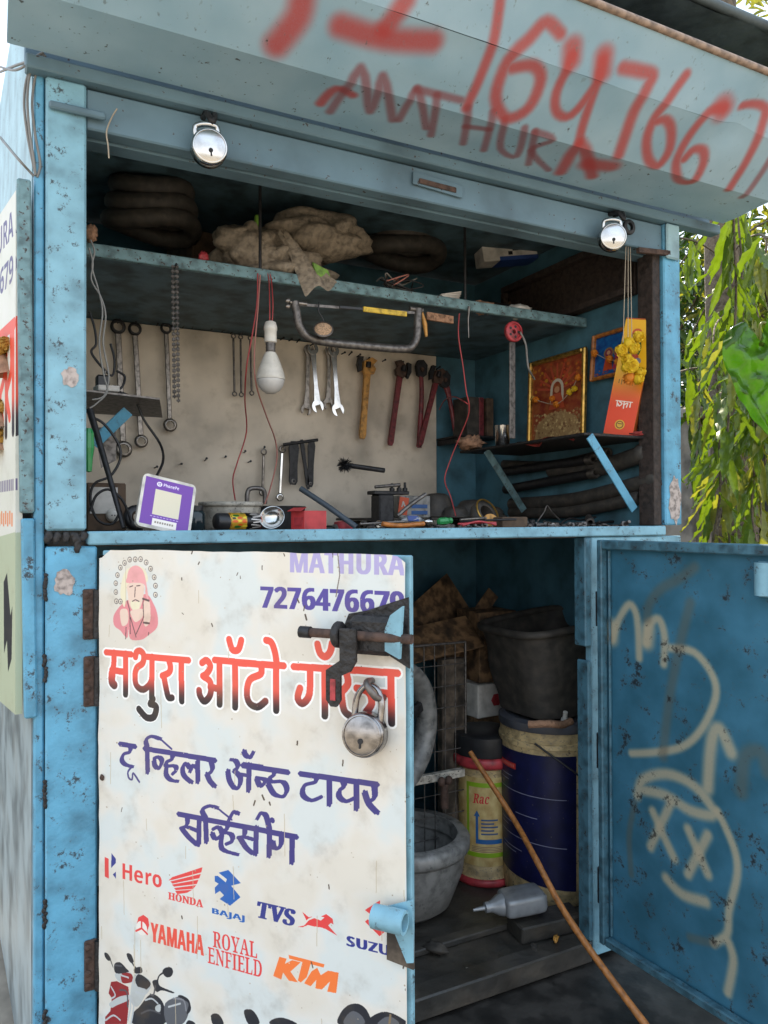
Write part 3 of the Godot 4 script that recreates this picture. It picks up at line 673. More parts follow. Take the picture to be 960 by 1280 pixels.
	mat("rag", lin(0.4, 0.22, 0.13), 0.9, 0.0, {"scale": 9.0, "tex": "grime", "bump": 0.2})
	mat("string", lin(0.5, 0.42, 0.32), 0.9, 0.0)
	mat("tarp", lin(0.075, 0.1, 0.105), 0.6, 0.0, {"scale": 1.5, "tex": "grime", "bump": 0.4})
	mat("oiled_floor", lin(0.024, 0.025, 0.024), 0.36, 0.0, {"scale": 1.3, "tex": "grime", "detail": "dust", "dscale": 0.7, "bump": 0.3})
	mat("slab", lin(0.06, 0.053, 0.046), 0.6, 0.0, {"scale": 1.0, "tex": "grime", "detail": "oil", "dscale": 0.8, "bump": 0.4, "world": true})
	mat("earth", lin(0.44, 0.38, 0.3), 0.9, 0.0, {"scale": 0.5, "tex": "grime", "detail": "dust", "dscale": 0.2, "bump": 0.8, "world": true})

func sky_and_camera() -> void:
	var cam := Camera3D.new()
	cam.name = "camera"
	cam.fov = 67.33
	cam.near = 0.05; cam.far = 300.0
	cam.transform = Transform3D(Basis(Vector3(0.8888, -0.0038, 0.4582), Vector3(-0.0008, 0.9999, 0.0110), Vector3(-0.4582, -0.0102, 0.8888)).orthonormalized(), Vector3(0, 1.2, 1.55))
	add_child(cam)
	cam.current = true
	var sm := ProceduralSkyMaterial.new()
	sm.sky_top_color = lin(0.5, 0.62, 0.78)
	sm.sky_horizon_color = lin(0.95, 0.93, 0.9)
	sm.sky_curve = 0.16
	sm.sky_energy_multiplier = 1.0
	sm.ground_bottom_color = lin(0.3, 0.26, 0.2)
	sm.ground_horizon_color = lin(0.6, 0.58, 0.52)
	var e := Environment.new()
	e.background_mode = Environment.BG_SKY
	e.sky = Sky.new()
	e.sky.sky_material = sm
	e.tonemap_mode = Environment.TONE_MAPPER_LINEAR
	e.tonemap_exposure = 2.55
	e.sdfgi_enabled = true; e.ssao_enabled = true; e.ssil_enabled = true
	var we := WorldEnvironment.new()
	we.name = "daylight"
	we.environment = e
	add_child(we)
	var sun := DirectionalLight3D.new()
	sun.name = "sun"
	sun.light_energy = 1.6
	sun.light_angular_distance = 0.5
	sun.light_color = Color(1.0, 0.95, 0.86)
	sun.shadow_enabled = true
	add_child(sun)
	sun.look_at_from_position(Vector3(2.6, 6.0, -4.0), Vector3.ZERO)

func ground() -> void:
	var st := mb()
	var nz := FastNoiseLite.new()
	nz.seed = 4; nz.frequency = 0.35
	skin(st, func(u, v): return Vector3(60 * (u - 0.5), 0.02 * nz.get_noise_2d(60 * u, 60 * v) - 0.012, 60 * (0.5 - v)), 80, 80)
	structure("ground", st, M.earth)
	var sl := mb()
	skin(sl, func(u, v):
		var x: float = 0.16 + 2.6 * u
		var z: float = 1.1 - 2.2 * v
		return Vector3(x, 0.03 + 0.008 * nz.get_noise_2d(x * 14, z * 14) - (0.05 if u == 0 or u == 1 or v == 0 or v == 1 else 0.0), z), 40, 30)
	structure("pavement", sl, M.slab)

var kiosk: Node3D

func weld(parent: Node, at: Vector3, n: int, length: float, r := 0.004) -> void:
	# a run of weld beads, top to bottom
	var st := mb()
	for k in n:
		blob(st, tf(at + Vector3(rng.randf_range(-0.002, 0.002), -length * k / n, 0.001)), Vector3(r, r * rng.randf_range(1.0, 1.8), r * 0.6), 0.5, 2.0, k + 1, 7, 5)
	part(parent, "weld_bead", st, M.black_rust)

func build_kiosk() -> void:
	kiosk = thing("repair_kiosk", "blue steel roadside workshop kiosk with white signboard and open doors", "kiosk")
	var k := kiosk
	# frame
	part(k, "post", bar(mb(), Vector3(0.095, 1.182, -0.06), Vector3(0.166, 2.03, 0.0), 0.004), M.sky_paint_worn)
	part(k, "corner_strip", bar(mb(), Vector3(0.076, 0.06, -0.05), Vector3(0.0935, 2.06, -0.012), 0.003), M.sky_paint)
	part(k, "post", bar(mb(), Vector3(1.686, 1.182, -0.05), Vector3(1.751, 2.03, 0.0), 0.004), M.sky_paint)
	part(k, "inner_post", bar(mb(), Vector3(1.655, 1.182, -0.07), Vector3(1.684, 1.95, -0.012), 0.002), M.dark_rust)
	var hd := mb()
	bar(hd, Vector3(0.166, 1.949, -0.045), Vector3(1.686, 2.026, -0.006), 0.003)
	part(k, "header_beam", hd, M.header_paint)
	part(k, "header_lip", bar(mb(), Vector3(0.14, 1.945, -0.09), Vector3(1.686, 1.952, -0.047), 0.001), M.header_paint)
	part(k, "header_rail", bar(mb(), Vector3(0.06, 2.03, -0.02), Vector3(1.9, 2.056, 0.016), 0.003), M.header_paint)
	part(k, "bracket_arm", bar(mb(), Vector3(0.1, 1.966, 0.0015), Vector3(0.2, 1.98, 0.012), 0.003), M.header_paint)
	part(k, "bracket_arm", beam(mb(), Vector3(1.58, 1.935, 0.006), Vector3(1.70, 1.945, 0.006), 0.014, 0.012, Vector3.BACK), M.rust)
	part(k, "post_cap", beam(mb(), Vector3(1.712, 1.93, 0.007), Vector3(1.712, 2.028, 0.007), 0.05, 0.01, Vector3.BACK, 0.004), M.pale_paint)
	# small rusted slot plate on the header
	part(k, "slot_plate", beam(mb(), Vector3(0.8782, 1.996, 0), Vector3(1.015, 1.988, 0), 0.03, 0.004, Vector3.BACK), M.header_paint)
	part(k, "slot_plate", beam(mb(), Vector3(0.893, 1.99, 0.004), Vector3(0.9944, 1.987, 0.004), 0.012, 0.004, Vector3.BACK), M.rust)
	part(k, "counter_rail", bar(mb(), Vector3(0.168, 1.154, -0.035), Vector3(1.684, 1.18, 0.004), 0.003), M.sky_paint_worn)
	part(k, "counter_top", bar(mb(), Vector3(0.1, 1.15, -0.945), Vector3(1.69, 1.176, -0.037), 0.002), M.ply)
	# walls, roof, floor
	var lw := mb()
	var wall_poly := PackedVector2Array([Vector2(0.074, 0.0), Vector2(0.02, 0.97), Vector2(0.03, 0.97), Vector2(0.086, 0.0)])
	prism(lw, Transform3D(Basis(Vector3.RIGHT, Vector3.FORWARD, Vector3.UP), Vector3(0, 0.74, -0.055)), wall_poly, 1.36)
	part(k, "side_wall", lw, M.wall_grey)
	var lw2 := mb()
	prism(lw2, Transform3D(Basis(Vector3.RIGHT, Vector3.FORWARD, Vector3.UP), Vector3(0, 1.9, -0.055)), wall_poly, 0.95)
	part(k, "side_wall", lw2, M.pale_paint)
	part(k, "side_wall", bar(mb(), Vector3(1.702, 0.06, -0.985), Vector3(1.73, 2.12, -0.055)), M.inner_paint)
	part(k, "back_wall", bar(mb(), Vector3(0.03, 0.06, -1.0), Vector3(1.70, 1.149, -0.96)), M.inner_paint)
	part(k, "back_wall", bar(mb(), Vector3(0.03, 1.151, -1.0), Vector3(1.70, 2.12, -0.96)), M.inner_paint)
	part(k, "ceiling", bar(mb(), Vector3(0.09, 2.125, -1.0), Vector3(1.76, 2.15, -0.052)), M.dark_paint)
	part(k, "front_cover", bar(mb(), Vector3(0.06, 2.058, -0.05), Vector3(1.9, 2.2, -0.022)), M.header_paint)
	part(k, "floor_pan", bar(mb(), Vector3(0.1, 0.05, -0.958), Vector3(1.70, 0.082, -0.06)), M.oiled_floor)
	part(k, "sill", bar(mb(), Vector3(0.19, 0.04, -0.058), Vector3(1.41, 0.0935, 0.0), 0.004), M.oiled_floor)
	part(k, "sill_rail", bar(mb(), Vector3(0.19, 0.0835, -0.2), Vector3(1.41, 0.1, -0.165), 0.003), M.oiled_floor)
	for x in [0.2, 1.55]: part(k, "skid", bar(mb(), Vector3(x, 0.0, -0.95), Vector3(x + 0.08, 0.049, -0.08)), M.black_rust)
	# lower front
	part(k, "stile", bar(mb(), Vector3(0.095, 0.05, -0.05), Vector3(0.185, 1.152, 0.0), 0.003), M.sky_paint)
	part(k, "lower_panel", bar(mb(), Vector3(1.416, 0.05, -0.03), Vector3(1.751, 1.152, -0.004), 0.003), M.sky_paint_worn)
	part(k, "jamb", bar(mb(), Vector3(1.392, 0.865, -0.045), Vector3(1.414, 1.152, -0.001), 0.003), M.grimy_paint)
	part(k, "jamb", bar(mb(), Vector3(1.4, 0.095, -0.045), Vector3(1.414, 0.826, -0.001), 0.003), M.grimy_paint)
	for y in [1.1, 0.95, 0.72, 0.5, 0.3]: weld(k, Vector3(0.094, y, 0.002), 7, 0.05)
	weld(k, Vector3(0.15, 1.168, 0.004), 10, 0.02, 0.006)
	# bare primer where the paint has flaked off
	for q in [[Vector3(1.722, 1.25, 0.0008), 0.026, 0.07, 3], [Vector3(0.128, 1.085, 0.0008), 0.02, 0.026, 8], [Vector3(0.137, 1.47, 0.0008), 0.016, 0.02, 5]]:
		var pp := PackedVector2Array()
		var pr := RandomNumberGenerator.new()
		pr.seed = q[3]
		for i in 22: pp.append(Vector2(cos(TAU * i / 22) * q[1], sin(TAU * i / 22) * q[2]) * pr.randf_range(0.75, 1.05))
		part(k, "primer_patch", prism(mb(), tf(q[0]), pp, 0.0012), M.primer)
	for x in [0.1, 0.115, 0.13, 0.145, 0.16]: weld(k, Vector3(x, 1.172, 0.003), 2, 0.008, 0.007)
	# fixed left-hand sign board on the side wall, leaning out a little, with its sheet-metal edge
	var f0 := Vector3(0.046, 0, -0.04)
	var f1 := Vector3(-0.09, 0, -0.8)
	var sb := mb()
	sb.set_smooth_group(-1)
	quad(sb, Vector3(f1.x, 0.84, f1.z), Vector3(f0.x, 0.84, f0.z), Vector3(f0.x, 1.82, f0.z), Vector3(f1.x, 1.82, f1.z))
	quad(sb, Vector3(f0.x, 0.84, f0.z), Vector3(f0.x + 0.012, 0.84, f0.z), Vector3(f0.x + 0.012, 1.82, f0.z), Vector3(f0.x, 1.82, f0.z), Vector2(0.97, 1), Vector2(1, 1), Vector2(1, 0), Vector2(0.97, 0))
	quad(sb, Vector3(f1.x + 0.012, 0.84, f1.z), Vector3(f1.x + 0.012, 1.82, f1.z), Vector3(f0.x + 0.012, 1.82, f0.z), Vector3(f0.x + 0.012, 0.84, f0.z), Vector2(0, 1), Vector2(0, 0), Vector2(0.02, 0), Vector2(0.02, 1))
	part(k, "sign_board", sb, mat("side_print", Color.WHITE, 0.5, 0.0, {"image": picture(side_board_image()), "detail": "stain", "dscale": 1.2}))
	part(k, "board_edge", beam(mb(), Vector3(0.0645, 1.215, -0.022), Vector3(0.0585, 1.83, -0.022), 0.024, 0.04, Vector3.BACK, 0.003), M.shelf_paint)
	part(k, "board_edge", beam(mb(), Vector3(0.071, 0.838, -0.022), Vector3(0.0655, 1.205, -0.022), 0.022, 0.036, Vector3.BACK, 0.003), M.sky_paint)
	# shelf with rod hangers
	var sh := part(k, "shelf", bar(mb(), Vector3(0.09, 1.822, -0.955), Vector3(1.70, 1.832, -0.345)), M.dark_paint)
	part(sh, "lip", bar(mb(), Vector3(0.09, 1.812, -0.344), Vector3(1.70, 1.842, -0.328), 0.002), M.shelf_paint)
	for p in [Vector3(0.6184, 1.917, -0.335), Vector3(1.242, 2.019, -0.335)]:
		part(sh, "hanger_rod", tube(mb(), [Vector3(p.x, 1.825, p.z), Vector3(p.x, 2.122, p.z)], 0.0042), M.black_iron)
	# peg board, its pegs
	var pb := part(k, "peg_board", bar(mb(), Vector3(0.1, 1.18, -0.957), Vector3(1.512, 1.82, -0.945), 0.002), M.cream)
	var pegs := [Vector3(0.4573, 1.823, -0.945), Vector3(0.4771, 1.82, -0.945), Vector3(0.5577, 1.821, -0.945), Vector3(0.5885, 1.822, -0.945), Vector3(0.6145, 1.823, -0.945), Vector3(0.6487, 1.824, -0.945), Vector3(0.6859, 1.822, -0.945), Vector3(0.7156, 1.82, -0.945), Vector3(0.7455, 1.818, -0.945), Vector3(0.7785, 1.816, -0.945), Vector3(0.8317, 1.817, -0.945), Vector3(0.8887, 1.817, -0.945), Vector3(0.9205, 1.817, -0.945), Vector3(0.9498, 1.815, -0.945), Vector3(1.119, 1.79, -0.945), Vector3(1.147, 1.789, -0.945), Vector3(1.179, 1.786, -0.945), Vector3(1.282, 1.779, -0.945), Vector3(0.4691, 1.367, -0.945), Vector3(0.5519, 1.382, -0.945), Vector3(0.6294, 1.395, -0.945), Vector3(0.6957, 1.408, -0.945), Vector3(0.761, 1.426, -0.945), Vector3(0.7747, 1.394, -0.945), Vector3(0.3582, 1.814, -0.945), Vector3(0.4109, 1.813, -0.945), Vector3(0.5045, 1.823, -0.945), Vector3(1, 1.809, -0.945), Vector3(1.079, 1.811, -0.945), Vector3(1.217, 1.778, -0.945), Vector3(1.355, 1.776, -0.945), Vector3(1.42, 1.773, -0.945), Vector3(1.511, 1.769, -0.945), Vector3(0.8278, 1.439, -0.945), Vector3(0.8933, 1.447, -0.945)]
	var peg_mesh := mb()
	tube(peg_mesh, [Vector3(0, 0, 0), Vector3(0, 0.001, 0.026)], 0.0022, 6)
	tube(peg_mesh, [Vector3(0, 0.001, 0.026), Vector3(0, 0.001, 0.028)], 0.0042, 6)
	peg_mesh.generate_normals()
	var pm := peg_mesh.commit()
	for q in pegs:
		part(pb, "peg", pm, M.black_iron, tf(q, rng.randf_range(-12, 6), rng.randf_range(-10, 10)))
	build_flap()
	build_doors()
	# hinge plates on the stile
	for h in [Vector3(0.1671, 1.024, 0.002), Vector3(0.1684, 0.8973, 0.002), Vector3(0.1697, 0.3646, 0.002)]:
		var hp := part(k, "hinge", box(mb(), tf(h + Vector3(0.004, 0, 0.001)), Vector3(0.024, 0.095, 0.006), 0.003), M.rust)
		part(hp, "knuckle", tube(mb(), [h + Vector3(0.016, -0.046, 0.007), h + Vector3(0.016, 0.046, 0.007)], 0.0065, 10), M.black_rust)
		for i in 4: part(hp, "bolt", lathe(mb(), tf(h + Vector3(-0.002, -0.036 + 0.024 * i, 0.004), 90), [[0, 0], [0.006, 0], [0.006, 0.003], [0.003, 0.005], [0, 0.005]], 8), M.rust)

func build_flap() -> void:
	var prof := [[0.02, 2.06], [0.173, 2.068], [0.301, 2.143], [0.387, 2.229]]
	var s := [0.0]
	for i in 3: s.append(s[i] + Vector2(prof[i][0], prof[i][1]).distance_to(Vector2(prof[i + 1][0], prof[i + 1][1])))
	var x0 := 0.03
	var x1 := 1.905
	var nz := FastNoiseLite.new()
	nz.seed = 9; nz.frequency = 2.2
	var st := mb()
	for b in 3:
		var a: Array = prof[b]
		var c: Array = prof[b + 1]
		skin(st, func(u, v):
			var x: float = lerpf(x0, x1, u)
			var p := Vector3(x, lerpf(a[1], c[1], v), lerpf(a[0], c[0], v))
			# hand-beaten sheet: slight waves and one dent near the free end
			var edge: float = minf(minf(v, 1 - v) * 4, 1) if b != 2 else 1.0
			p.y += 0.004 * nz.get_noise_2d(x, p.z * 3) * edge
			var dent := exp(-pow((x - 1.62) / 0.05, 2) - pow((p.z - 0.3) / 0.05, 2))
			p.y += 0.016 * dent; p.z -= 0.006 * dent
			return p, 90, 8, 10 + b)
	# uv: remap so that the sheet carries one continuous painting
	st.generate_normals()
	var arr := st.commit_to_arrays()
	var v: PackedVector3Array = arr[Mesh.ARRAY_VERTEX]
	var uv: PackedVector2Array = arr[Mesh.ARRAY_TEX_UV]
	for i in v.size():
		var z := v[i].z
		var k := 0 if z < 0.173 else 1 if z < 0.301 else 2
		var t: float = (z - prof[k][0]) / (prof[k + 1][0] - prof[k][0])
		uv[i] = Vector2((v[i].x - 0.03) * 1000.0 / 1900.0, lerpf(s[k], s[k + 1], t) * 1000.0 / 440.0)
	arr[Mesh.ARRAY_TEX_UV] = uv
	var am := ArrayMesh.new()
	am.add_surface_from_arrays(Mesh.PRIMITIVE_TRIANGLES, arr)
	var flap := part(kiosk, "shutter_flap", am, mat("flap_print", Color.WHITE, 0.45, 0.0, {"image": picture(flap_image()), "detail": "chips", "dscale": 1.4}))
	# folded rim, end plates and the upper skin that gives the flap its thickness
	part(flap, "rim", tube(mb(), [Vector3(x0, 2.232, 0.388), Vector3(x1, 2.232, 0.388)], 0.008, 8), M.rim_tan)
	var top := mb()
	top.set_smooth_group(-1)
	var up := [Vector3(0, 2.082, 0.016), Vector3(0, 2.16, 0.15), Vector3(0, 2.21, 0.28), Vector3(0, 2.24, 0.385)]
	for i in 3:
		var A: Vector3 = up[i]
		var B: Vector3 = up[i + 1]
		quad(top, Vector3(x0, B.y, B.z), Vector3(x1, B.y, B.z), Vector3(x1, A.y, A.z), Vector3(x0, A.y, A.z))
	part(flap, "upper_skin", top, M.header_paint)
	for x in [x0 + 0.0005, x1 - 0.0005]:
		var e := PackedVector2Array([Vector2(-0.02, 2.062), Vector2(-0.173, 2.07), Vector2(-0.301, 2.145), Vector2(-0.387, 2.23), Vector2(-0.384, 2.238), Vector2(-0.28, 2.208), Vector2(-0.15, 2.158), Vector2(-0.02, 2.08)])
		part(flap, "end_plate", prism(mb(), Transform3D(Basis(Vector3.FORWARD, Vector3.UP, Vector3.RIGHT), Vector3(x, 0, 0)), e, 0.002), M.pale_paint)

func build_doors() -> void:
	# left-hand door, ajar, hinged on the stile; local x runs from hinge to free edge, z out of its printed face
	var t := Transform3D(Basis(Vector3.UP, -deg_to_rad(51.1)), Vector3(0.187, 0, 0.012))
	var d := part(kiosk, "door", bar(mb(), Vector3(0.004, 0.11, -0.016), Vector3(0.632, 1.144, -0.004), 0.002), M.sky_paint_worn, t)
	var nz := FastNoiseLite.new()
	nz.seed = 12; nz.frequency = 1.0
	var K := 1700.0
	var ps := mb()
	# vinyl sheet with uneven, slightly lifted edges
	skin(ps, func(u, v):
		var x: float = 0.003 + u * 0.6225
		var y: float = 1.146 - (1 - v) * 1.0235
		if v > 0.999: y += 0.003 * nz.get_noise_1d(x * 6) - (0.02 * maxf(0, 0.04 - u) / 0.04) - 0.012 * maxf(0, u - 0.975) / 0.025
		if u < 0.001: x += 0.003 * nz.get_noise_1d(y * 7)
		var lift := 0.0012 + 0.0014 * absf(nz.get_noise_2d(x * 5, y * 5)) + 0.003 * maxf(0, 0.03 - minf(u, 1 - u)) / 0.03 * (0.5 + nz.get_noise_1d(y * 3))
		return Vector3(x, y, maxf(lift, 0.001)), 48, 80)
	ps.generate_normals()
	var arr := ps.commit_to_arrays()
	var vv: PackedVector3Array = arr[Mesh.ARRAY_VERTEX]
	var uv: PackedVector2Array = arr[Mesh.ARRAY_TEX_UV]
	for i in vv.size(): uv[i] = Vector2(vv[i].x * K / 1060.0, (1.146 - vv[i].y) * K / 1740.0)
	arr[Mesh.ARRAY_TEX_UV] = uv
	var am := ArrayMesh.new()
	am.add_surface_from_arrays(Mesh.PRIMITIVE_TRIANGLES, arr)
	var poster := part(d, "printed_sheet", am, mat("poster_print", Color.WHITE, 0.42, 0.0, {"image": picture(poster_image()), "detail": "stain", "dscale": 1.5}))
	poster.set_meta("label", "white printed sheet lettered in red and navy Devanagari")
	# bolt with its housing near the free edge
	var by := 1.02
	part(d, "bolt_housing", beam(mb(), Vector3(0.54, by, 0.018), Vector3(0.614, by, 0.018), 0.06, 0.03, Vector3.BACK, 0.008), M.black_rust)
	part(d, "housing_flange", prism(mb(), tf(Vector3(0, by, 0.006)), PackedVector2Array([Vector2(0.512, -0.012), Vector2(0.53, 0.03), Vector2(0.56, 0.036), Vector2(0.632, 0.06), Vector2(0.634, -0.05), Vector2(0.6, -0.032), Vector2(0.53, -0.028)]), 0.005), M.black_rust)
	part(d, "edge_bracket", prism(mb(), tf(Vector3(0.62, by, 0.037), 0, -10), PackedVector2Array([Vector2(-0.014, -0.02), Vector2(0.012, -0.03), Vector2(0.018, 0.05), Vector2(-0.004, 0.035), Vector2(-0.014, 0.012)]), 0.006), M.sky_paint_worn)
	part(d, "bolt_rod", tube(mb(), [Vector3(0.462, by + 0.001, 0.036), Vector3(0.65, by, 0.036)], 0.0075, 12), M.rust)
	part(d, "bolt_rod", tube(mb(), [Vector3(0.457, by + 0.001, 0.036), Vector3(0.476, by + 0.001, 0.036)], 0.0095, 12), M.black_iron)
	part(d, "collar", ring(mb(), tf(Vector3(0.525, by, 0.034), 0, 0, 90), 0.007, 0.021, 0.012, 16), M.black_rust)
	# hasp arm hanging from the bolt, slotted at its foot
	part(d, "hasp", prism(mb(), tf(Vector3(0.022, by + 0.008, 0.046)), PackedVector2Array([Vector2(0.512, 0.004), Vector2(0.54, 0.004), Vector2(0.54, -0.046), Vector2(0.53, -0.062), Vector2(0.513, -0.07), Vector2(0.513, -0.108), Vector2(0.506, -0.118), Vector2(0.496, -0.118), Vector2(0.488, -0.108), Vector2(0.488, -0.062), Vector2(0.512, -0.046)]), 0.006), M.black_rust)
	part(d, "hasp_slot", prism(mb(), tf(Vector3(0.022, by + 0.008, 0.0496)), PackedVector2Array([Vector2(0.496, -0.075), Vector2(0.505, -0.075), Vector2(0.505, -0.108), Vector2(0.496, -0.108)]), 0.0012), M.red_plastic)
	part(d, "staple", tube(mb(), smooth_path([Vector3(0.568, by - 0.075, 0.002), Vector3(0.569, by - 0.073, 0.024), Vector3(0.576, by - 0.08, 0.032), Vector3(0.586, by - 0.095, 0.026), Vector3(0.588, by - 0.1, 0.002)]), 0.0055, 10), M.dull_steel)
	# pipe stub and torn gusset lower down
	var ly := 0.578
	part(d, "gusset", prism(mb(), tf(Vector3(0, ly, 0.008)), PackedVector2Array([Vector2(0.596, 0.02), Vector2(0.638, 0.03), Vector2(0.64, -0.068), Vector2(0.595, -0.062)]), 0.005), M.ply)
	part(d, "gusset", prism(mb(), tf(Vector3(0, ly, 0.0125)), PackedVector2Array([Vector2(0.592, 0.02), Vector2(0.64, 0.04), Vector2(0.641, -0.055), Vector2(0.63, -0.058)]), 0.003), M.sky_paint_worn)
	part(d, "pipe_stub", lathe(mb(), tf(Vector3(0.582, ly + 0.012, 0.03), 0, 0, -90), [[0.013, 0.052], [0.013, 0.0], [0.018, 0.0], [0.018, 0.052], [0.013, 0.052]], 16), M.sky_paint_worn)
	part(d, "rivet", blob(mb(), tf(Vector3(0.012, 0.72, 0.005)), Vector3(0.005, 0.006, 0.003), 0.3, 2.0, 3, 8, 6), M.rust)
	# right-hand door, swung right out
	var t2 := Transform3D(Basis(Vector3.UP, -deg_to_rad(87.3)), Vector3(1.43, 0, 0.03))
	var d2 := Node3D.new()
	d2.name = "door"
	d2.transform = t2
	kiosk.add_child(d2, true)
	var sk := mb()
	skin(sk, func(u, v): return Vector3(u * 0.6, 0.11 + v * 1.03, 0.0025 * nz.get_noise_2d(u * 2, v * 4)), 20, 30)
	sk.generate_normals()
	var ar2 := sk.commit_to_arrays()
	vv = ar2[Mesh.ARRAY_VERTEX]
	uv = ar2[Mesh.ARRAY_TEX_UV]
	for i in vv.size(): uv[i] = Vector2(vv[i].x * 1100.0 / 660.0, (1.14 - vv[i].y) * 1100.0 / 1160.0)
	ar2[Mesh.ARRAY_TEX_UV] = uv
	var am2 := ArrayMesh.new()
	am2.add_surface_from_arrays(Mesh.PRIMITIVE_TRIANGLES, ar2)
	var pan := part(d2, "panel", am2, mat("door_print", Color.WHITE, 0.5, 0.0, {"image": picture(door_image()), "detail": "speck", "dscale": 1.1}))
	pan.set_meta("label", "inner door face with sprayed scribbles and a crossed-eyed face")
	part(d2, "outer_skin", bar(mb(), Vector3(0, 0.11, -0.02), Vector3(0.6, 1.14, -0.006)), M.sky_paint_worn)
	for e in [[Vector3(-0.004, 0.105, 0.004), Vector3(0.014, 1.146, 0.026)], [Vector3(0.022, 0.13, 0.004), Vector3(0.027, 1.12, 0.012)], [Vector3(0.016, 1.122, 0.004), Vector3(0.6, 1.146, 0.028)], [Vector3(0.016, 0.106, 0.004), Vector3(0.6, 0.126, 0.026)], [Vector3(0.58, 0.128, 0.004), Vector3(0.604, 1.12, 0.026)]]:
		part(d2, "angle_iron", bar(mb(), e[0], e[1], 0.003), M.grimy_paint)
	for y in [0.92, 0.55, 0.2]:
		part(d2, "hinge", tube(mb(), [Vector3(-0.014, y, 0.006), Vector3(-0.014, y + 0.09, 0.006)], 0.009, 10), M.black_rust)
	part(d2, "latch_tube", lathe(mb(), tf(Vector3(0.462, 1.04, 0.022)), [[0.012, 0.068], [0.012, 0], [0.018, 0], [0.018, 0.068], [0.012, 0.068]], 14), M.sky_paint_worn)
	part(d2, "latch_plate", bar(mb(), Vector3(0.44, 1.035, 0.004), Vector3(0.5, 1.11, 0.009)), M.sky_paint_worn)

# ---------------------------------------------------------------- tools on the board
func oriented(a: Vector3, b: Vector3, n := Vector3.BACK) -> Transform3D:
	# x across, y from a down to b, z out of the board
	var y := (b - a).normalized()
	var x := y.cross(n).normalized()
	return Transform3D(Basis(x, y, x.cross(y).normalized()), Vector3.ZERO)

func ring_spanner(label: String, a: Vector3, b: Vector3, ra: float, rb: float, m: Material, ma: Material, group: String) -> void:
	var o := thing("ring_spanner", label, "spanner", a, group)
	var t := oriented(a, b)
	var L := a.distance_to(b)
	var h := rb * 0.5
	for e in [[0.0, ra, ma], [L, rb, m]]:
		part(o, "ring_end", ring(mb(), t * Transform3D(Basis(Vector3.RIGHT, PI / 2), Vector3(0, e[0], 0.006)), e[1] * 0.62, e[1], e[1] * 0.75, 18), e[2])
	var st := mb()
	beam(st, t * Vector3(0, ra * 0.9, 0.005), t * Vector3(0, L - rb * 0.9, 0.005), ra * 0.78, 0.006, Vector3.BACK, 0.002)
	part(o, "shank", st, m)

func jaw(c: Vector2, dir: Vector2, R: float, w: float, depth: float) -> PackedVector2Array:
	var out := PackedVector2Array()
	var side := dir.orthogonal()
	var a0 := asin(w / 2 / R)
	for k in 21:
		var a := a0 + (TAU - 2 * a0) * k / 20.0
		out.append(c + (dir * cos(a) + side * sin(a)) * R * (1.0 + 0.12 * maxf(0, cos(a))))
	out.append(c + dir * (R * 0.9 - depth) - side * w / 2)
	out.append(c + dir * (R * 0.9 - depth) + side * w / 2)
	return out

func open_spanner(label: String, a: Vector3, b: Vector3, R: float, m: Material, group: String, tilt := 15.0) -> void:
	var o := thing("open_spanner", label, "spanner", a, group)
	var t := oriented(a, b)
	var L := a.distance_to(b)
	var d0 := Vector2(0, -1).rotated(deg_to_rad(tilt))
	var d1 := Vector2(0, 1).rotated(deg_to_rad(tilt))
	part(o, "jaw", prism(mb(), t * tf(Vector3(0, 0, 0.006)), jaw(Vector2.ZERO, d0, R * 0.92, R * 0.85, R * 1.0), 0.008), m)
	part(o, "jaw", prism(mb(), t * tf(Vector3(0, L, 0.006)), jaw(Vector2.ZERO, d1, R, R * 0.95, R * 1.05), 0.008), m)
	part(o, "shank", prism(mb(), t * tf(Vector3(0, 0, 0.0062)), PackedVector2Array([Vector2(-R * 0.5, R * 0.6), Vector2(R * 0.5, R * 0.6), Vector2(R * 0.33, L * 0.35), Vector2(R * 0.33, L * 0.65), Vector2(R * 0.55, L - R * 0.6), Vector2(-R * 0.55, L - R * 0.6), Vector2(-R * 0.33, L * 0.65), Vector2(-R * 0.33, L * 0.35)]), 0.006), m)

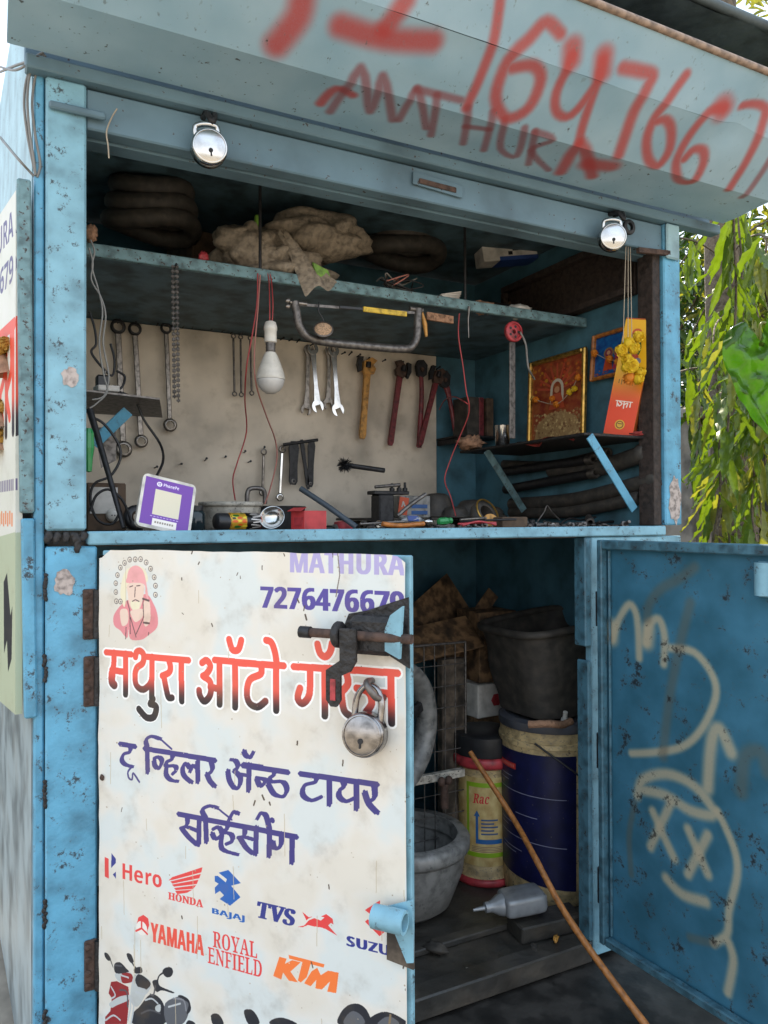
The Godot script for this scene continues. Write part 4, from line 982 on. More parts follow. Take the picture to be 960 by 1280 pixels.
func pipe_wrench(label: String, a: Vector3, b: Vector3, m: Material, w: float, grp: String, flip := 1.0) -> void:
	var o := thing("pipe_wrench", label, "wrench", a, grp)
	var t := oriented(a, b)
	var L := a.distance_to(b)
	part(o, "handle", prism(mb(), t * tf(Vector3(0, 0, 0.01)), PackedVector2Array([Vector2(-w * 0.5, 0.02), Vector2(w * 0.5, 0.02), Vector2(w * 0.42, L * 0.6), Vector2(w * 0.5, L - 0.012), Vector2(w * 0.3, L), Vector2(-w * 0.3, L), Vector2(-w * 0.5, L - 0.012), Vector2(-w * 0.42, L * 0.6)]), 0.012), m)
	part(o, "head", prism(mb(), t * tf(Vector3(0, 0, 0.014)), PackedVector2Array([Vector2(-w * 1.3 * flip, -0.022), Vector2(-w * 0.4 * flip, -0.03), Vector2(w * 0.8 * flip, -0.012), Vector2(w * 0.9 * flip, 0.02), Vector2(w * 0.5 * flip, 0.034), Vector2(-w * 0.9 * flip, 0.028), Vector2(-w * 1.2 * flip, 0.008), Vector2(-w * 0.7 * flip, -0.004)]), 0.018), m if m != M.red_paint else M.rust)
	part(o, "hook_jaw", prism(mb(), t * tf(Vector3(0, 0, 0.014)), PackedVector2Array([Vector2(w * 0.95 * flip, -0.028), Vector2(w * 1.7 * flip, -0.026), Vector2(w * 1.9 * flip, 0.004), Vector2(w * 1.5 * flip, 0.03), Vector2(w * 1.1 * flip, 0.024), Vector2(w * 1.15 * flip, 0.0)]), 0.015), M.black_iron)
	part(o, "adjusting_nut", lathe(mb(), t * tf(Vector3(w * 0.2 * flip, 0.0, 0.026)), [[0, -0.01], [0.009, -0.01], [0.01, 0], [0.009, 0.01], [0, 0.01]], 12), M.black_iron)

func long_handled(label: String, a: Vector3, b1: Vector3, b2: Vector3, m: Material) -> void:
	var o := thing("plier", label, "pliers", a, "red-handled tools hung on the board")
	part(o, "head", prism(mb(), tf(Vector3(0, 0, 0.012)), PackedVector2Array([Vector2(-0.022, 0.012), Vector2(-0.012, 0.034), Vector2(0.008, 0.036), Vector2(0.024, 0.018), Vector2(0.02, -0.018), Vector2(0.004, -0.03), Vector2(-0.016, -0.022)]), 0.018), M.black_iron)
	part(o, "pivot", lathe(mb(), tf(Vector3(0, 0, 0.02), 90), [[0, 0], [0.009, 0], [0.007, 0.006], [0, 0.006]], 12), M.rust)
	for b in [b1, b2]:
		var p := smooth_path([Vector3(0, -0.012, 0.012), (b - a) * 0.35 + Vector3(0.006, 0, 0.012), b - a + Vector3(0, 0, 0.012)], 4)
		for i in p.size() - 1: pass
		part(o, "handle", tube(mb(), p, 0.0085, 8), m)

func tools_on_board() -> void:
	var z := "board"
	var g := "ring spanners hung on the board"
	ring_spanner("long dark ring spanner beside the post, hung behind coiled cable", Vector3(0.3553, 1.797, -0.925), Vector3(0.3715, 1.42, -0.925), 0.02289, 0.02584, M.steel, M.black_iron, g)
	ring_spanner("long ring spanner, second from the post", Vector3(0.4052, 1.795, -0.925), Vector3(0.4241, 1.447, -0.925), 0.0206, 0.0206, M.steel, M.black_iron, g)
	ring_spanner("ring spanner hanging just behind the drive chain", Vector3(0.5004, 1.808, -0.925), Vector3(0.5125, 1.502, -0.925), 0.0182, 0.02149, M.steel, M.black_iron, g)
	ring_spanner("short thin ring spanner, nearest the chain", Vector3(0.7179, 1.806, -0.925), Vector3(0.7215, 1.616, -0.925), 0.0085, 0.0085, M.dull_steel, M.dull_steel, g)
	ring_spanner("short thin ring spanner, middle one of three", Vector3(0.7422, 1.806, -0.925), Vector3(0.7445, 1.615, -0.925), 0.0085, 0.0085, M.dull_steel, M.dull_steel, g)
	ring_spanner("short thin ring spanner, just left of the bulb", Vector3(0.775, 1.806, -0.925), Vector3(0.7801, 1.623, -0.925), 0.0085, 0.0085, M.dull_steel, M.dull_steel, g)
	ring_spanner("bare steel spanner in the lower row, above the paint bucket", Vector3(0.8211, 1.429, -0.925), Vector3(0.8166, 1.292, -0.925), 0.011, 0.012, M.steel, M.steel, g)
	ring_spanner("bright steel spanner in the lower row, end of the hook bar", Vector3(0.8861, 1.44, -0.925), Vector3(0.8771, 1.277, -0.925), 0.013, 0.014, M.chrome, M.steel, g)
	g = "double open-ended spanners"
	open_spanner("open-ended spanner, outermost of four under the hacksaw", Vector3(0.9852, 1.788, -0.93), Vector3(0.9756, 1.582, -0.93), 0.019, M.steel, g, -12)
	open_spanner("bright open-ended spanner, front one below the small lamp", Vector3(0.9953, 1.789, -0.918), Vector3(1.012, 1.594, -0.918), 0.021, M.chrome, g, 14)
	open_spanner("open-ended spanner half behind the rightmost of four", Vector3(1.063, 1.79, -0.93), Vector3(1.057, 1.607, -0.93), 0.019, M.steel, g, 10)
	open_spanner("bright open-ended spanner, rightmost of four under the hacksaw", Vector3(1.073, 1.791, -0.918), Vector3(1.088, 1.587, -0.918), 0.022, M.chrome, g, 20)
	# hook bar with dark tools
	solo("hook_bar", "short dark iron bar carrying black spanners", "bar", tube(mb(), [Vector3(0.8847, 1.454, -0.905), Vector3(1.01, 1.476, -0.905)], 0.0055, 8), M.black_iron)
	g = "black spanners on the hook bar"
	for q in [["broad black flat spanner on the hook bar", Vector3(0.9237, 1.456, -0.91), Vector3(0.9204, 1.32, -0.91), 0.03], ["thin black rod spanner, tilted, on the hook bar", Vector3(0.9527, 1.463, -0.91), Vector3(0.9756, 1.305, -0.91), 0.012], ["black flat spanner, last on the hook bar", Vector3(0.9879, 1.464, -0.91), Vector3(0.9815, 1.313, -0.91), 0.022]]:
		var o := thing("flat_spanner", q[0], "spanner", q[1], g)
		var t := oriented(q[1], q[2])
		var L: float = q[1].distance_to(q[2])
		var w: float = q[3]
		part(o, "blade", prism(mb(), t * tf(Vector3(0, 0, 0.003)), PackedVector2Array([Vector2(-w * 0.35, -0.012), Vector2(w * 0.35, -0.012), Vector2(w * 0.6, 0.01), Vector2(w * 0.45, L * 0.5), Vector2(w * 0.5, L - 0.012), Vector2(w * 0.3, L), Vector2(-w * 0.3, L), Vector2(-w * 0.5, L - 0.012), Vector2(-w * 0.45, L * 0.5), Vector2(-w * 0.6, 0.01)]), 0.007), M.black_iron)
		part(o, "eye", ring(mb(), t * tf(Vector3(0, L - 0.012, 0.007), 90), w * 0.14, w * 0.3, 0.003, 10), M.dull_steel)
	pipe_wrench("yellow pipe wrench with chipped paint and toothed black jaw", Vector3(1.205, 1.75, -0.92), Vector3(1.182, 1.488, -0.92), M.yellow_paint, 0.024, "")
	pipe_wrench("dark red pipe wrench, nearest the yellow one", Vector3(1.339, 1.75, -0.92), Vector3(1.294, 1.469, -0.92), M.red_paint, 0.021, "red-handled tools hung on the board", -1.0)
	long_handled("red long-handled pliers closing to a point, middle of red tools", Vector3(1.423, 1.754, -0.92), Vector3(1.411, 1.468, -0.92), Vector3(1.415, 1.465, -0.92), M.red_paint)
	pipe_wrench("dark red pipe wrench leaning across the pliers", Vector3(1.483, 1.735, -0.9), Vector3(1.406, 1.472, -0.9), M.red_paint, 0.02, "red-handled tools hung on the board")
	long_handled("red bolt cutter hung past the edge of the cream board", Vector3(1.511, 1.719, -0.9), Vector3(1.563, 1.506, -0.9), Vector3(1.535, 1.649, -0.9), M.red_paint)

# ---------------------------------------------------------------- padlocks
func padlock(label: String, c: Vector3, R: float, normal: Vector3, tilt: float, m: Material, rise: float) -> void:
	var o := thing("padlock", label, "padlock", c, "round disc padlocks")
	var z := normal.normalized()
	var x := Vector3.UP.cross(z).normalized()
	var B := Basis(x, z.cross(x), z) * Basis(Vector3.BACK, deg_to_rad(tilt))
	var t := Transform3D(B, Vector3.ZERO)
	var face := t * Transform3D(Basis(Vector3.RIGHT, PI / 2), Vector3.ZERO)
	part(o, "body", lathe(mb(), face, [[0, -0.016], [R * 0.85, -0.016], [R, -0.010], [R, 0.010], [R * 0.93, 0.0145], [R * 0.82, 0.016], [0, 0.0175]], 40), m)
	part(o, "rim", ring(mb(), t * Transform3D(Basis(Vector3.RIGHT, PI / 2), Vector3(0, 0, 0.0145)), R * 0.86, R * 0.95, 0.005, 36), m)
	part(o, "keyhole", lathe(mb(), t * Transform3D(Basis(Vector3.RIGHT, PI / 2), Vector3(0, -R * 0.25, 0.0165)), [[0, 0], [0.0045, 0], [0.0045, 0.0018], [0, 0.0018]], 12), M.black_iron)
	part(o, "keyhole", box(mb(), t * tf(Vector3(0, -R * 0.25 - 0.006, 0.0175)), Vector3(0.003, 0.01, 0.0018), 0.0004), M.black_iron)
	var s := R * 0.62
	part(o, "shackle", tube(mb(), smooth_path([t * Vector3(-s, R * 0.6, -0.002), t * Vector3(-s, R + rise * 0.4, -0.002), t * Vector3(-s * 0.6, R + rise * 0.86, -0.002), t * Vector3(0, R + rise, -0.002), t * Vector3(s * 0.6, R + rise * 0.86, -0.002), t * Vector3(s, R + rise * 0.4, -0.002), t * Vector3(s, R * 0.6, -0.002)], 4), 0.0052, 10), m)

func padlocks() -> void:
	padlock("shiny steel disc padlock hanging on the header near the post", Vector3(0.3927, 1.944, 0.03), 0.036, Vector3(-0.1, -0.08, 1), 8, M.chrome, 0.012)
	padlock("shiny steel disc padlock hanging on the header by the marigold string", Vector3(1.464, 1.942, 0.03), 0.036, Vector3(-0.54, -0.08, 1), 0, M.chrome, 0.012)
	padlock("large worn steel disc padlock hanging on the white signboard", Transform3D(Basis(Vector3.UP, -deg_to_rad(51.1)), Vector3(0.187, 0, 0.012)) * Vector3(0.566, 0.866, 0.024), 0.0345, Vector3(-0.72, 0.1, 0.62), -4, M.lock_steel, 0.04)
	for q in [[Vector3(0.3979, 2.012, 0.004), "black iron staple above the padlock near the post"], [Vector3(1.498, 2.011, 0.004), "black iron staple above the padlock by the marigold string"]]:
		solo("staple", q[1], "staple", tube(mb(), smooth_path([q[0] + Vector3(-0.008, 0.01, -0.012), q[0] + Vector3(-0.008, 0.006, 0.02), q[0] + Vector3(0, -0.016, 0.034), q[0] + Vector3(0.008, 0.006, 0.02), q[0] + Vector3(0.008, 0.01, -0.012)]), 0.006, 8), M.black_iron, "staples on the header")
	var r := Vector3(1.542, 1.99, 0.012)
	solo("iron_ring", "black iron ring on the header beside the padlock", "ring", ring(mb(), tf(r, 90, 0, 0), 0.011, 0.021, 0.01, 18), M.black_iron)

# ---------------------------------------------------------------- hanging things
func hanging() -> void:
	# drive chain, doubled over a nail
	var chain := thing("drive_chain", "motorcycle drive chain hung doubled from the shelf edge", "chain", Vector3(0.4006, 1.818, -0.318))
	var c0: Vector3 = chain.position
	var plate := mb()
	prism(plate, tf(), PackedVector2Array([Vector2(-0.0045, 0.008), Vector2(0, 0.010), Vector2(0.0045, 0.008), Vector2(0.003, 0), Vector2(0.0045, -0.008), Vector2(0, -0.010), Vector2(-0.0045, -0.008), Vector2(-0.003, 0)]), 0.0015)
	for zz in [-0.005, 0.005]: tube(plate, [Vector3(0, zz, -0.004), Vector3(0, zz, 0.004)], 0.0028, 6)
	plate.generate_normals()
	var pm := plate.commit()
	for s in [0, 1]:
		var a: Vector3 = Vector3(0.3945, 1.805, -0.316) if s == 0 else Vector3(0.4039, 1.806, -0.316)
		var b: Vector3 = Vector3(0.3978, 1.49, -0.316) if s == 0 else Vector3(0.4072, 1.481, -0.316)
		var n := int(a.distance_to(b) / 0.0125)
		for i in n: part(chain, "link", pm, M.dull_steel, tf((a.lerp(b, float(i) / n)) - c0, 0, 70 + 90 * (i % 2) * 0.0 + rng.randf_range(-8, 8), rng.randf_range(-4, 4)))
	part(chain, "nail", tube(mb(), [Vector3(0, -0.006, -0.012), Vector3(0, -0.004, 0.012)], 0.003, 6), M.black_iron)
	# hacksaw hung upside down on the shelf edge
	var saw := thing("hacksaw", "hacksaw hung upside down from the shelf edge with yellow blade sleeve", "saw", Vector3(0.8722, 1.733, -0.3))
	var s0: Vector3 = saw.position
	var fr := []
	for p in [Vector3(0.6981, 1.76, -0.3), Vector3(0.7045, 1.73, -0.3), Vector3(0.7109, 1.698, -0.3), Vector3(0.7373, 1.672, -0.3), Vector3(0.7911, 1.665, -0.3), Vector3(0.9075, 1.666, -0.3), Vector3(1.018, 1.67, -0.3), Vector3(1.046, 1.684, -0.3), Vector3(1.059, 1.71, -0.3), Vector3(1.061, 1.744, -0.3), Vector3(1.064, 1.786, -0.3)]: fr.append(p - s0)
	part(saw, "frame", tube(mb(), smooth_path(fr, 3), 0.0115, 8), M.dull_steel)
	part(saw, "blade", beam(mb(), Vector3(0.7111, 1.754, -0.3) - s0, Vector3(1.056, 1.774, -0.3) - s0, 0.008, 0.0015), M.dull_steel)
	part(saw, "blade_sleeve", beam(mb(), Vector3(0.8927, 1.764, -0.298) - s0, Vector3(1.025, 1.766, -0.298) - s0, 0.014, 0.006), M.bright_yellow)
	part(saw, "blade_sleeve", beam(mb(), Vector3(0.8226, 1.761, -0.298) - s0, Vector3(0.8903, 1.764, -0.298) - s0, 0.008, 0.005), M.black_plastic)
	part(saw, "tension_screw", tube(mb(), [Vector3(0.685, 1.756, -0.3) - s0, Vector3(0.7309, 1.758, -0.3) - s0], 0.006, 8), M.steel)
	for p in [Vector3(0.6807, 1.76, -0.3), Vector3(0.6807, 1.746, -0.3)]: part(saw, "wing_nut", blob(mb(), tf(p - s0), Vector3(0.008, 0.007, 0.005), 0.2, 2, 4, 10, 6), M.steel)
	part(saw, "pin", tube(mb(), [Vector3(1.036, 1.783, -0.3) - s0, Vector3(1.077, 1.784, -0.3) - s0], 0.007, 8), M.dull_steel)
	# bulb on its red flex
	var bulb := thing("light_bulb", "unlit white LED bulb hanging in a white holder on red flex", "bulb", Vector3(0.6336, 1.697, -0.3))
	var b0: Vector3 = bulb.position
	part(bulb, "holder", lathe(mb(), tf(Vector3(0, -0.05, 0)), [[0.012, 0], [0.0155, 0.002], [0.0155, 0.03], [0.017, 0.032], [0.017, 0.04], [0.014, 0.052], [0.006, 0.056], [0, 0.056]], 20), M.white_plastic)
	part(bulb, "cap", lathe(mb(), tf(Vector3(0, -0.074, 0)), [[0.011, 0], [0.0125, 0.004], [0.0115, 0.008], [0.0125, 0.012], [0.0115, 0.016], [0.0125, 0.02], [0.0125, 0.026]], 20), M.dull_steel)
	part(bulb, "neck", lathe(mb(), tf(Vector3(0, -0.143, 0)), [[0.0355, 0], [0.0365, 0.004], [0.034, 0.016], [0.026, 0.04], [0.018, 0.06], [0.013, 0.069]], 28), M.white_plastic)
	part(bulb, "globe", lathe(mb(), tf(Vector3(0, -0.179, 0)), [[0, 0], [0.012, 0.002], [0.023, 0.009], [0.031, 0.02], [0.0345, 0.032], [0.0345, 0.0355]], 28), M.frosted)
	var wires := [["red_flex", "twisted red flex carrying the white bulb from the shelf", M.red_wire, [Vector3(0.6315, 1.697, -0.3), Vector3(0.6316, 1.746, -0.3), Vector3(0.6382, 1.814, -0.325), Vector3(0.6336, 1.84, -0.33)]],
		["red_flex", "second red strand beside the bulb flex", M.red_wire, [Vector3(0.6385, 1.698, -0.302), Vector3(0.6408, 1.747, -0.302), Vector3(0.6446, 1.815, -0.325), Vector3(0.64, 1.837, -0.33)]],
		["red_cable", "long red wire dropping from shelf to counter beside the bulb", M.red_wire, [Vector3(0.6069, 1.825, -0.32), Vector3(0.6046, 1.747, -0.32), Vector3(0.5918, 1.665, -0.32), Vector3(0.5771, 1.583, -0.32), Vector3(0.5973, 1.515, -0.4), Vector3(0.6322, 1.443, -0.5), Vector3(0.605, 1.354, -0.5), Vector3(0.5937, 1.31, -0.5), Vector3(0.5856, 1.254, -0.45)]],
		["red_cable", "pale red wire looping down to the paint bucket", M.pink_wire, [Vector3(0.6132, 1.822, -0.32), Vector3(0.6067, 1.727, -0.32), Vector3(0.598, 1.625, -0.32), Vector3(0.602, 1.544, -0.32), Vector3(0.656, 1.476, -0.4), Vector3(0.7152, 1.425, -0.5), Vector3(0.7197, 1.369, -0.5), Vector3(0.6837, 1.288, -0.45), Vector3(0.651, 1.243, -0.4)]],
		["red_cable", "red wire hanging from the rod hanger with a knot", M.red_wire, [Vector3(1.218, 1.799, -0.33), Vector3(1.215, 1.733, -0.33), Vector3(1.231, 1.641, -0.33), Vector3(1.241, 1.572, -0.33), Vector3(1.25, 1.538, -0.33), Vector3(1.26, 1.505, -0.35), Vector3(1.251, 1.449, -0.38), Vector3(1.229, 1.378, -0.4), Vector3(1.209, 1.318, -0.4), Vector3(1.229, 1.27, -0.4), Vector3(1.222, 1.21, -0.36)]],
		["red_cable", "short red wire arching from the bolt cutter to the knot", M.red_wire, [Vector3(1.435, 1.593, -0.8), Vector3(1.397, 1.611, -0.7), Vector3(1.308, 1.587, -0.5), Vector3(1.24, 1.545, -0.34), Vector3(1.256, 1.537, -0.34)]],
		["black_cable", "black cable curving down to the payment stand", M.black_wire, [Vector3(0.2304, 1.532, -0.4), Vector3(0.2761, 1.516, -0.4), Vector3(0.3191, 1.496, -0.4), Vector3(0.3418, 1.448, -0.4), Vector3(0.3802, 1.391, -0.4), Vector3(0.3681, 1.343, -0.3), Vector3(0.3342, 1.3, -0.2), Vector3(0.3036, 1.275, -0.1)]],
		["black_cable", "black cable looped below the charger tray", M.black_wire, [Vector3(0.1994, 1.431, -0.25), Vector3(0.2294, 1.415, -0.25), Vector3(0.2599, 1.372, -0.25), Vector3(0.2633, 1.337, -0.25), Vector3(0.2428, 1.3, -0.25), Vector3(0.2093, 1.282, -0.25), Vector3(0.201, 1.246, -0.25), Vector3(0.2159, 1.202, -0.25), Vector3(0.2462, 1.193, -0.25), Vector3(0.2632, 1.22, -0.25)]],
		["black_cable", "black cable looped beside the post above the counter", M.black_wire, [Vector3(0.1954, 1.22, -0.2), Vector3(0.2067, 1.254, -0.2), Vector3(0.2312, 1.268, -0.2), Vector3(0.2559, 1.251, -0.2), Vector3(0.2693, 1.228, -0.2), Vector3(0.281, 1.193, -0.2)]],
		["grey_cable", "pair of grey wires hanging inside the post", M.grey_wire, [Vector3(0.1844, 1.769, -0.1), Vector3(0.192, 1.746, -0.1), Vector3(0.1874, 1.713, -0.1), Vector3(0.1981, 1.674, -0.1), Vector3(0.2073, 1.626, -0.1), Vector3(0.2011, 1.56, -0.1), Vector3(0.2103, 1.495, -0.1), Vector3(0.2165, 1.463, -0.1), Vector3(0.195, 1.437, -0.1), Vector3(0.1828, 1.428, -0.1)]],
		["grey_cable", "second grey wire hanging inside the post", M.grey_wire, [Vector3(0.1814, 1.752, -0.1), Vector3(0.189, 1.721, -0.1), Vector3(0.1859, 1.688, -0.1), Vector3(0.2043, 1.655, -0.1), Vector3(0.2135, 1.618, -0.1), Vector3(0.2088, 1.561, -0.1), Vector3(0.2196, 1.496, -0.1), Vector3(0.2103, 1.455, -0.1), Vector3(0.1873, 1.445, -0.1)]],
		["black_cable", "thick black cable and plug beside the first spanner", M.black_wire, [Vector3(0.2272, 1.725, -0.5), Vector3(0.2385, 1.686, -0.5), Vector3(0.2423, 1.646, -0.5), Vector3(0.2309, 1.625, -0.5), Vector3(0.2499, 1.596, -0.5), Vector3(0.2806, 1.569, -0.5), Vector3(0.2864, 1.61, -0.5), Vector3(0.2768, 1.65, -0.5)]],
		["black_cable", "thin black wire trailing from the red pulley wheel", M.grey_wire, [Vector3(1.414, 1.76, -0.3), Vector3(1.434, 1.726, -0.3), Vector3(1.44, 1.678, -0.3), Vector3(1.446, 1.65, -0.3), Vector3(1.506, 1.634, -0.35)]]]
	for w in wires: solo(w[0], w[1], "wire", tube(mb(), smooth_path(w[3], 5), 0.0014 if w[0] == "red_flex" else 0.0019 if w[0] != "black_cable" else 0.0032, 6), w[2])
	# little reflector lamp
	var lp := thing("indicator_lamp", "small amber-lensed lamp hanging below the hacksaw blade", "lamp", Vector3(0.765, 1.689, -0.27))
	var lt := tf(Vector3.ZERO, 62, -22, 0)
	part(lp, "lens", lathe(mb(), lt, [[0.0235, 0.0], [0.018, 0.006], [0.009, 0.009], [0, 0.0095]], 24), mat("amber_lens", lin(0.8, 0.52, 0.32), 0.2, 0.0, {"scale": 30.0, "tex": "grime", "bump": 0.2, "btex": "fine"}))
	part(lp, "rim", ring(mb(), lt, 0.0225, 0.026, 0.006, 24), M.dull_steel)
	part(lp, "shell", lathe(mb(), lt, [[0.006, -0.03], [0.012, -0.024], [0.024, -0.003]], 18), M.black_iron)
	part(lp, "lead", tube(mb(), smooth_path([Vector3(0.004, 0.012, -0.018), Vector3(0.006, 0.03, -0.015), Vector3(-0.006, 0.05, -0.016), Vector3(-0.003, 0.075, -0.02)]), 0.002, 6), M.black_wire)
	# red spool on the tall grey bar
	var pole := thing("grey_bar", "tall grey flat steel bar standing against the corner shelf", "bar", Vector3(1.412, 1.445, -0.34))
	part(pole, "bar", beam(mb(), Vector3.ZERO, Vector3(1.414, 1.737, -0.34) - pole.position, 0.021, 0.006), M.dull_steel)
	var spool := thing("pulley_wheel", "red plastic pulley wheel hung at the shelf edge", "pulley", Vector3(1.395, 1.76, -0.31))
	part(spool, "disc", ring(mb(), tf(Vector3.ZERO, 90, 0, 0), 0.007, 0.03, 0.012, 24), M.red_plastic)
	part(spool, "rim", ring(mb(), tf(Vector3(0, 0, 0.004), 90, 0, 0), 0.024, 0.031, 0.012, 24), M.red_plastic)
	for i in 5: part(spool, "spoke_hole", lathe(mb(), tf(Vector3(cos(TAU * i / 5), sin(TAU * i / 5), 0) * 0.016 + Vector3(0, 0, 0.0055), 90), [[0, 0], [0.0042, 0], [0.0042, 0.0012], [0, 0.0012]], 10), M.black_iron)
	# small things on the shelf edge
	solo("paint_brush", "yellow-handled brush hanging at the hacksaw end", "brush", tube(mb(), [Vector3(1.08, 1.782, -0.31), Vector3(1.09, 1.749, -0.31), Vector3(1.095, 1.714, -0.31)], [0.004, 0.007, 0.004], 8), M.yellow_paint)
	solo("brown_packet", "flat brown packet tucked under the shelf edge", "packet", beam(mb(), Vector3(1.107, 1.779, -0.33), Vector3(1.196, 1.777, -0.33), 0.022, 0.01), M.rag)
	solo("awl", "thin steel awl dangling below the rod hanger", "awl", tube(mb(), [Vector3(1.245, 1.82, -0.32), Vector3(1.242, 1.78, -0.32), Vector3(1.244, 1.729, -0.32)], [0.004, 0.0025, 0.001], 6), M.steel)

# ---------------------------------------------------------------- shelf load
func cloth(st: SurfaceTool, c: Vector3, w: float, d: float, h: float, sd: int) -> SurfaceTool:
	var nz := FastNoiseLite.new()
	nz.seed = sd; nz.frequency = 1.0
	return skin(st, func(u, v):
		var a: float = -u * TAU
		var r: float = sin(v * PI)
		var k := 1.0 + 0.35 * nz.get_noise_3d(cos(a) * 2.0, v * 5, sin(a) * 2.0) + 0.1 * sin(a * 7.0 + v * 9)
		return c + Vector3(cos(a) * r * w * k, (0.5 - 0.5 * cos(v * PI)) * h * (0.75 + 0.35 * k), sin(a) * r * d * k), 36, 18)

func shelf_load() -> void:
	var y := 1.833
	# big grubby plastic sack
	var sack := thing("plastic_sack", "crumpled beige plastic sack with green corners on the shelf", "sack", Vector3(0.7835, 1.905, -0.42))
	sack.position.y = y
	var nz := FastNoiseLite.new()
	nz.seed = 77; nz.frequency = 9.0
	var o0: Vector3 = sack.position
	var lumps := [[Vector3(0.6225, 1.929, -0.45), Vector3(0.1, 0.07, 0.1), 3, "fold"], [Vector3(0.8526, 2.009, -0.5), Vector3(0.16, 0.065, 0.12), 5, "fold"], [Vector3(0.7023, 1.882, -0.42), Vector3(0.13, 0.05, 0.08), 6, "fold"]]
	for l in lumps:
		var st := mb()
		var f := FastNoiseLite.new()
		f.seed = l[2]; f.frequency = 1.0; f.fractal_octaves = 1
		var q: Vector3 = l[0] - o0
		var r: Vector3 = l[1]
		skin(st, func(u, v):
			var a: float = -u * TAU
			var b: float = (v - 0.5) * PI
			var d := Vector3(cos(a) * cos(b), sin(b), sin(a) * cos(b))
			var n := f.get_noise_3dv(d * 0.9) * 0.3 + absf(f.get_noise_3dv(d * 1.1 + Vector3.ONE * 7)) * 0.35
			var p: Vector3 = q + d * r * (0.85 + n)
			p.y = maxf(p.y, 0.002)
			return p, 40, 24, -1 if false else 0)
		part(sack, "fold", st, M.sack)
	part(sack, "green_corner", prism(mb(), tf(Vector3(0.7999, 1.843, -0.33) - o0, 10, 15, 0), PackedVector2Array([Vector2(-0.05, 0.03), Vector2(0.0, 0.02), Vector2(0.012, 0.002), Vector2(0.03, -0.012), Vector2(0.006, -0.024), Vector2(-0.025, -0.02)]), 0.006), M.green_film)
	part(sack, "hanging_tail", skin(mb(), func(u, v):
		var a: Vector3 = Vector3(0.6856, 1.953, -0.36) - o0
		var b: Vector3 = Vector3(0.7798, 1.806, -0.315) - o0
		var p := a.lerp(b, v)
		var s: float = (u - 0.5) * (0.02 + 0.07 * v)
		return p + Vector3(s, 0.35 * s + 0.01 * sin(u * 9 + v * 5), 0.012 * sin(u * PI) + 0.006 * nz.get_noise_2d(u * 3, v * 3)), 12, 16), M.sack)
	part(sack, "green_edge", tube(mb(), smooth_path([Vector3(0.6333, 2.004, -0.4) - o0, Vector3(0.6245, 1.971, -0.4) - o0, Vector3(0.5854, 1.941, -0.4) - o0]), 0.008, 7), M.green_film)
	# dark loads behind
	var tank := thing("round_canister", "dark ribbed canister lying at the back of the shelf", "canister", Vector3(1.025, 2.201, -0.7))
	part(tank, "body", lathe(mb(), tf(Vector3.ZERO, 0, -10, -84), [[0, -0.19], [0.07, -0.19], [0.085, -0.17], [0.085, -0.06], [0.08, -0.055], [0.085, -0.05], [0.085, 0.05], [0.08, 0.055], [0.085, 0.06], [0.085, 0.17], [0.07, 0.19], [0, 0.19]], 28), M.black_plastic)
	part(tank, "cap", lathe(mb(), tf(Vector3(0.2, 0.02, 0.02), 0, -10, -84), [[0.03, -0.01], [0.03, 0.03], [0, 0.03]], 18), M.black_plastic)
	var t2 := thing("tyre_tube", "folded black inner tube heaped on the shelf left end", "inner tube", Vector3(0.3986, 1.976, -0.6))
	for i in 3: part(t2, "coil", tube(mb(), ring_path(Vector3(0.0, 0.03 + 0.045 * i, 0), 0.11 - 0.01 * i, 0.07, 0.4 * i), 0.026, 10, false), M.black_rubber)
	var t3 := thing("tyre_tube", "folded black inner tube on the shelf between sack and box", "inner tube", Vector3(1.224, 2.055, -0.7))
	for i in 3: part(t3, "coil", tube(mb(), ring_path(Vector3(0.02 * i, 0.04 + 0.05 * i, 0), 0.14 - 0.02 * i, 0.09, 0.3 * i), 0.03, 10, false), M.black_rubber)
	for b in [["carton", "dark cardboard carton deep on the shelf behind the sack", Vector3(0.6158, 2.101, -0.75), Vector3(0.24, 0.2, 0.18), 12], ["carton", "dark cardboard carton deep on the shelf right end", Vector3(1.819, 2.107, -0.78), Vector3(0.26, 0.16, 0.18), -8], ["carton", "dark flat carton lying beside the ribbed canister", Vector3(1.476, 2.122, -0.8), Vector3(0.2, 0.12, 0.2), 20]]:
		var o := thing(b[0], b[1], "carton", Vector3(b[2].x, y, b[2].z), "cartons stowed on the shelf")
		o.rotation_degrees.y = b[4]
		part(o, "body", box(mb(), tf(Vector3(0, b[3].y / 2, 0)), b[3], 0.004), M.card_dark)
		part(o, "tape", box(mb(), tf(Vector3(0, b[3].y + 0.0006, 0)), Vector3(0.04, 0.001, b[3].z), 0.0003), M.card)
	# white parts box with blue band
	var wb := thing("parts_box", "white parts box with blue band and black print on the shelf", "box", Vector3(1.598, 2.12, -0.62))
	wb.rotation_degrees = Vector3(0, -14, 8)
	part(wb, "body", box(mb(), tf(), Vector3(0.2, 0.062, 0.08), 0.002), M.paper)
	part(wb, "band", box(mb(), tf(Vector3(0.03, -0.025, 0.001)), Vector3(0.142, 0.0135, 0.081), 0.001), mat("blue_card", lin(0.03, 0.08, 0.3), 0.5))
	for q in [[0.02, 0.006, 0.022, 0.014], [0.055, 0.008, 0.03, 0.006], [0.0, -0.008, 0.016, 0.012]]: part(wb, "print", box(mb(), tf(Vector3(q[0], q[1], 0.0404)), Vector3(q[2], q[3], 0.0008), 0.0002), M.black_plastic)
	var prop := thing("prop_box", "dark tin box under the white parts box", "box", Vector3(Vector3(1.598, 2.12, -0.62).x, y, -0.63))
	part(prop, "body", box(mb(), tf(Vector3(0, 0.045, 0)), Vector3(0.22, 0.09, 0.12), 0.004), M.grimy_black)
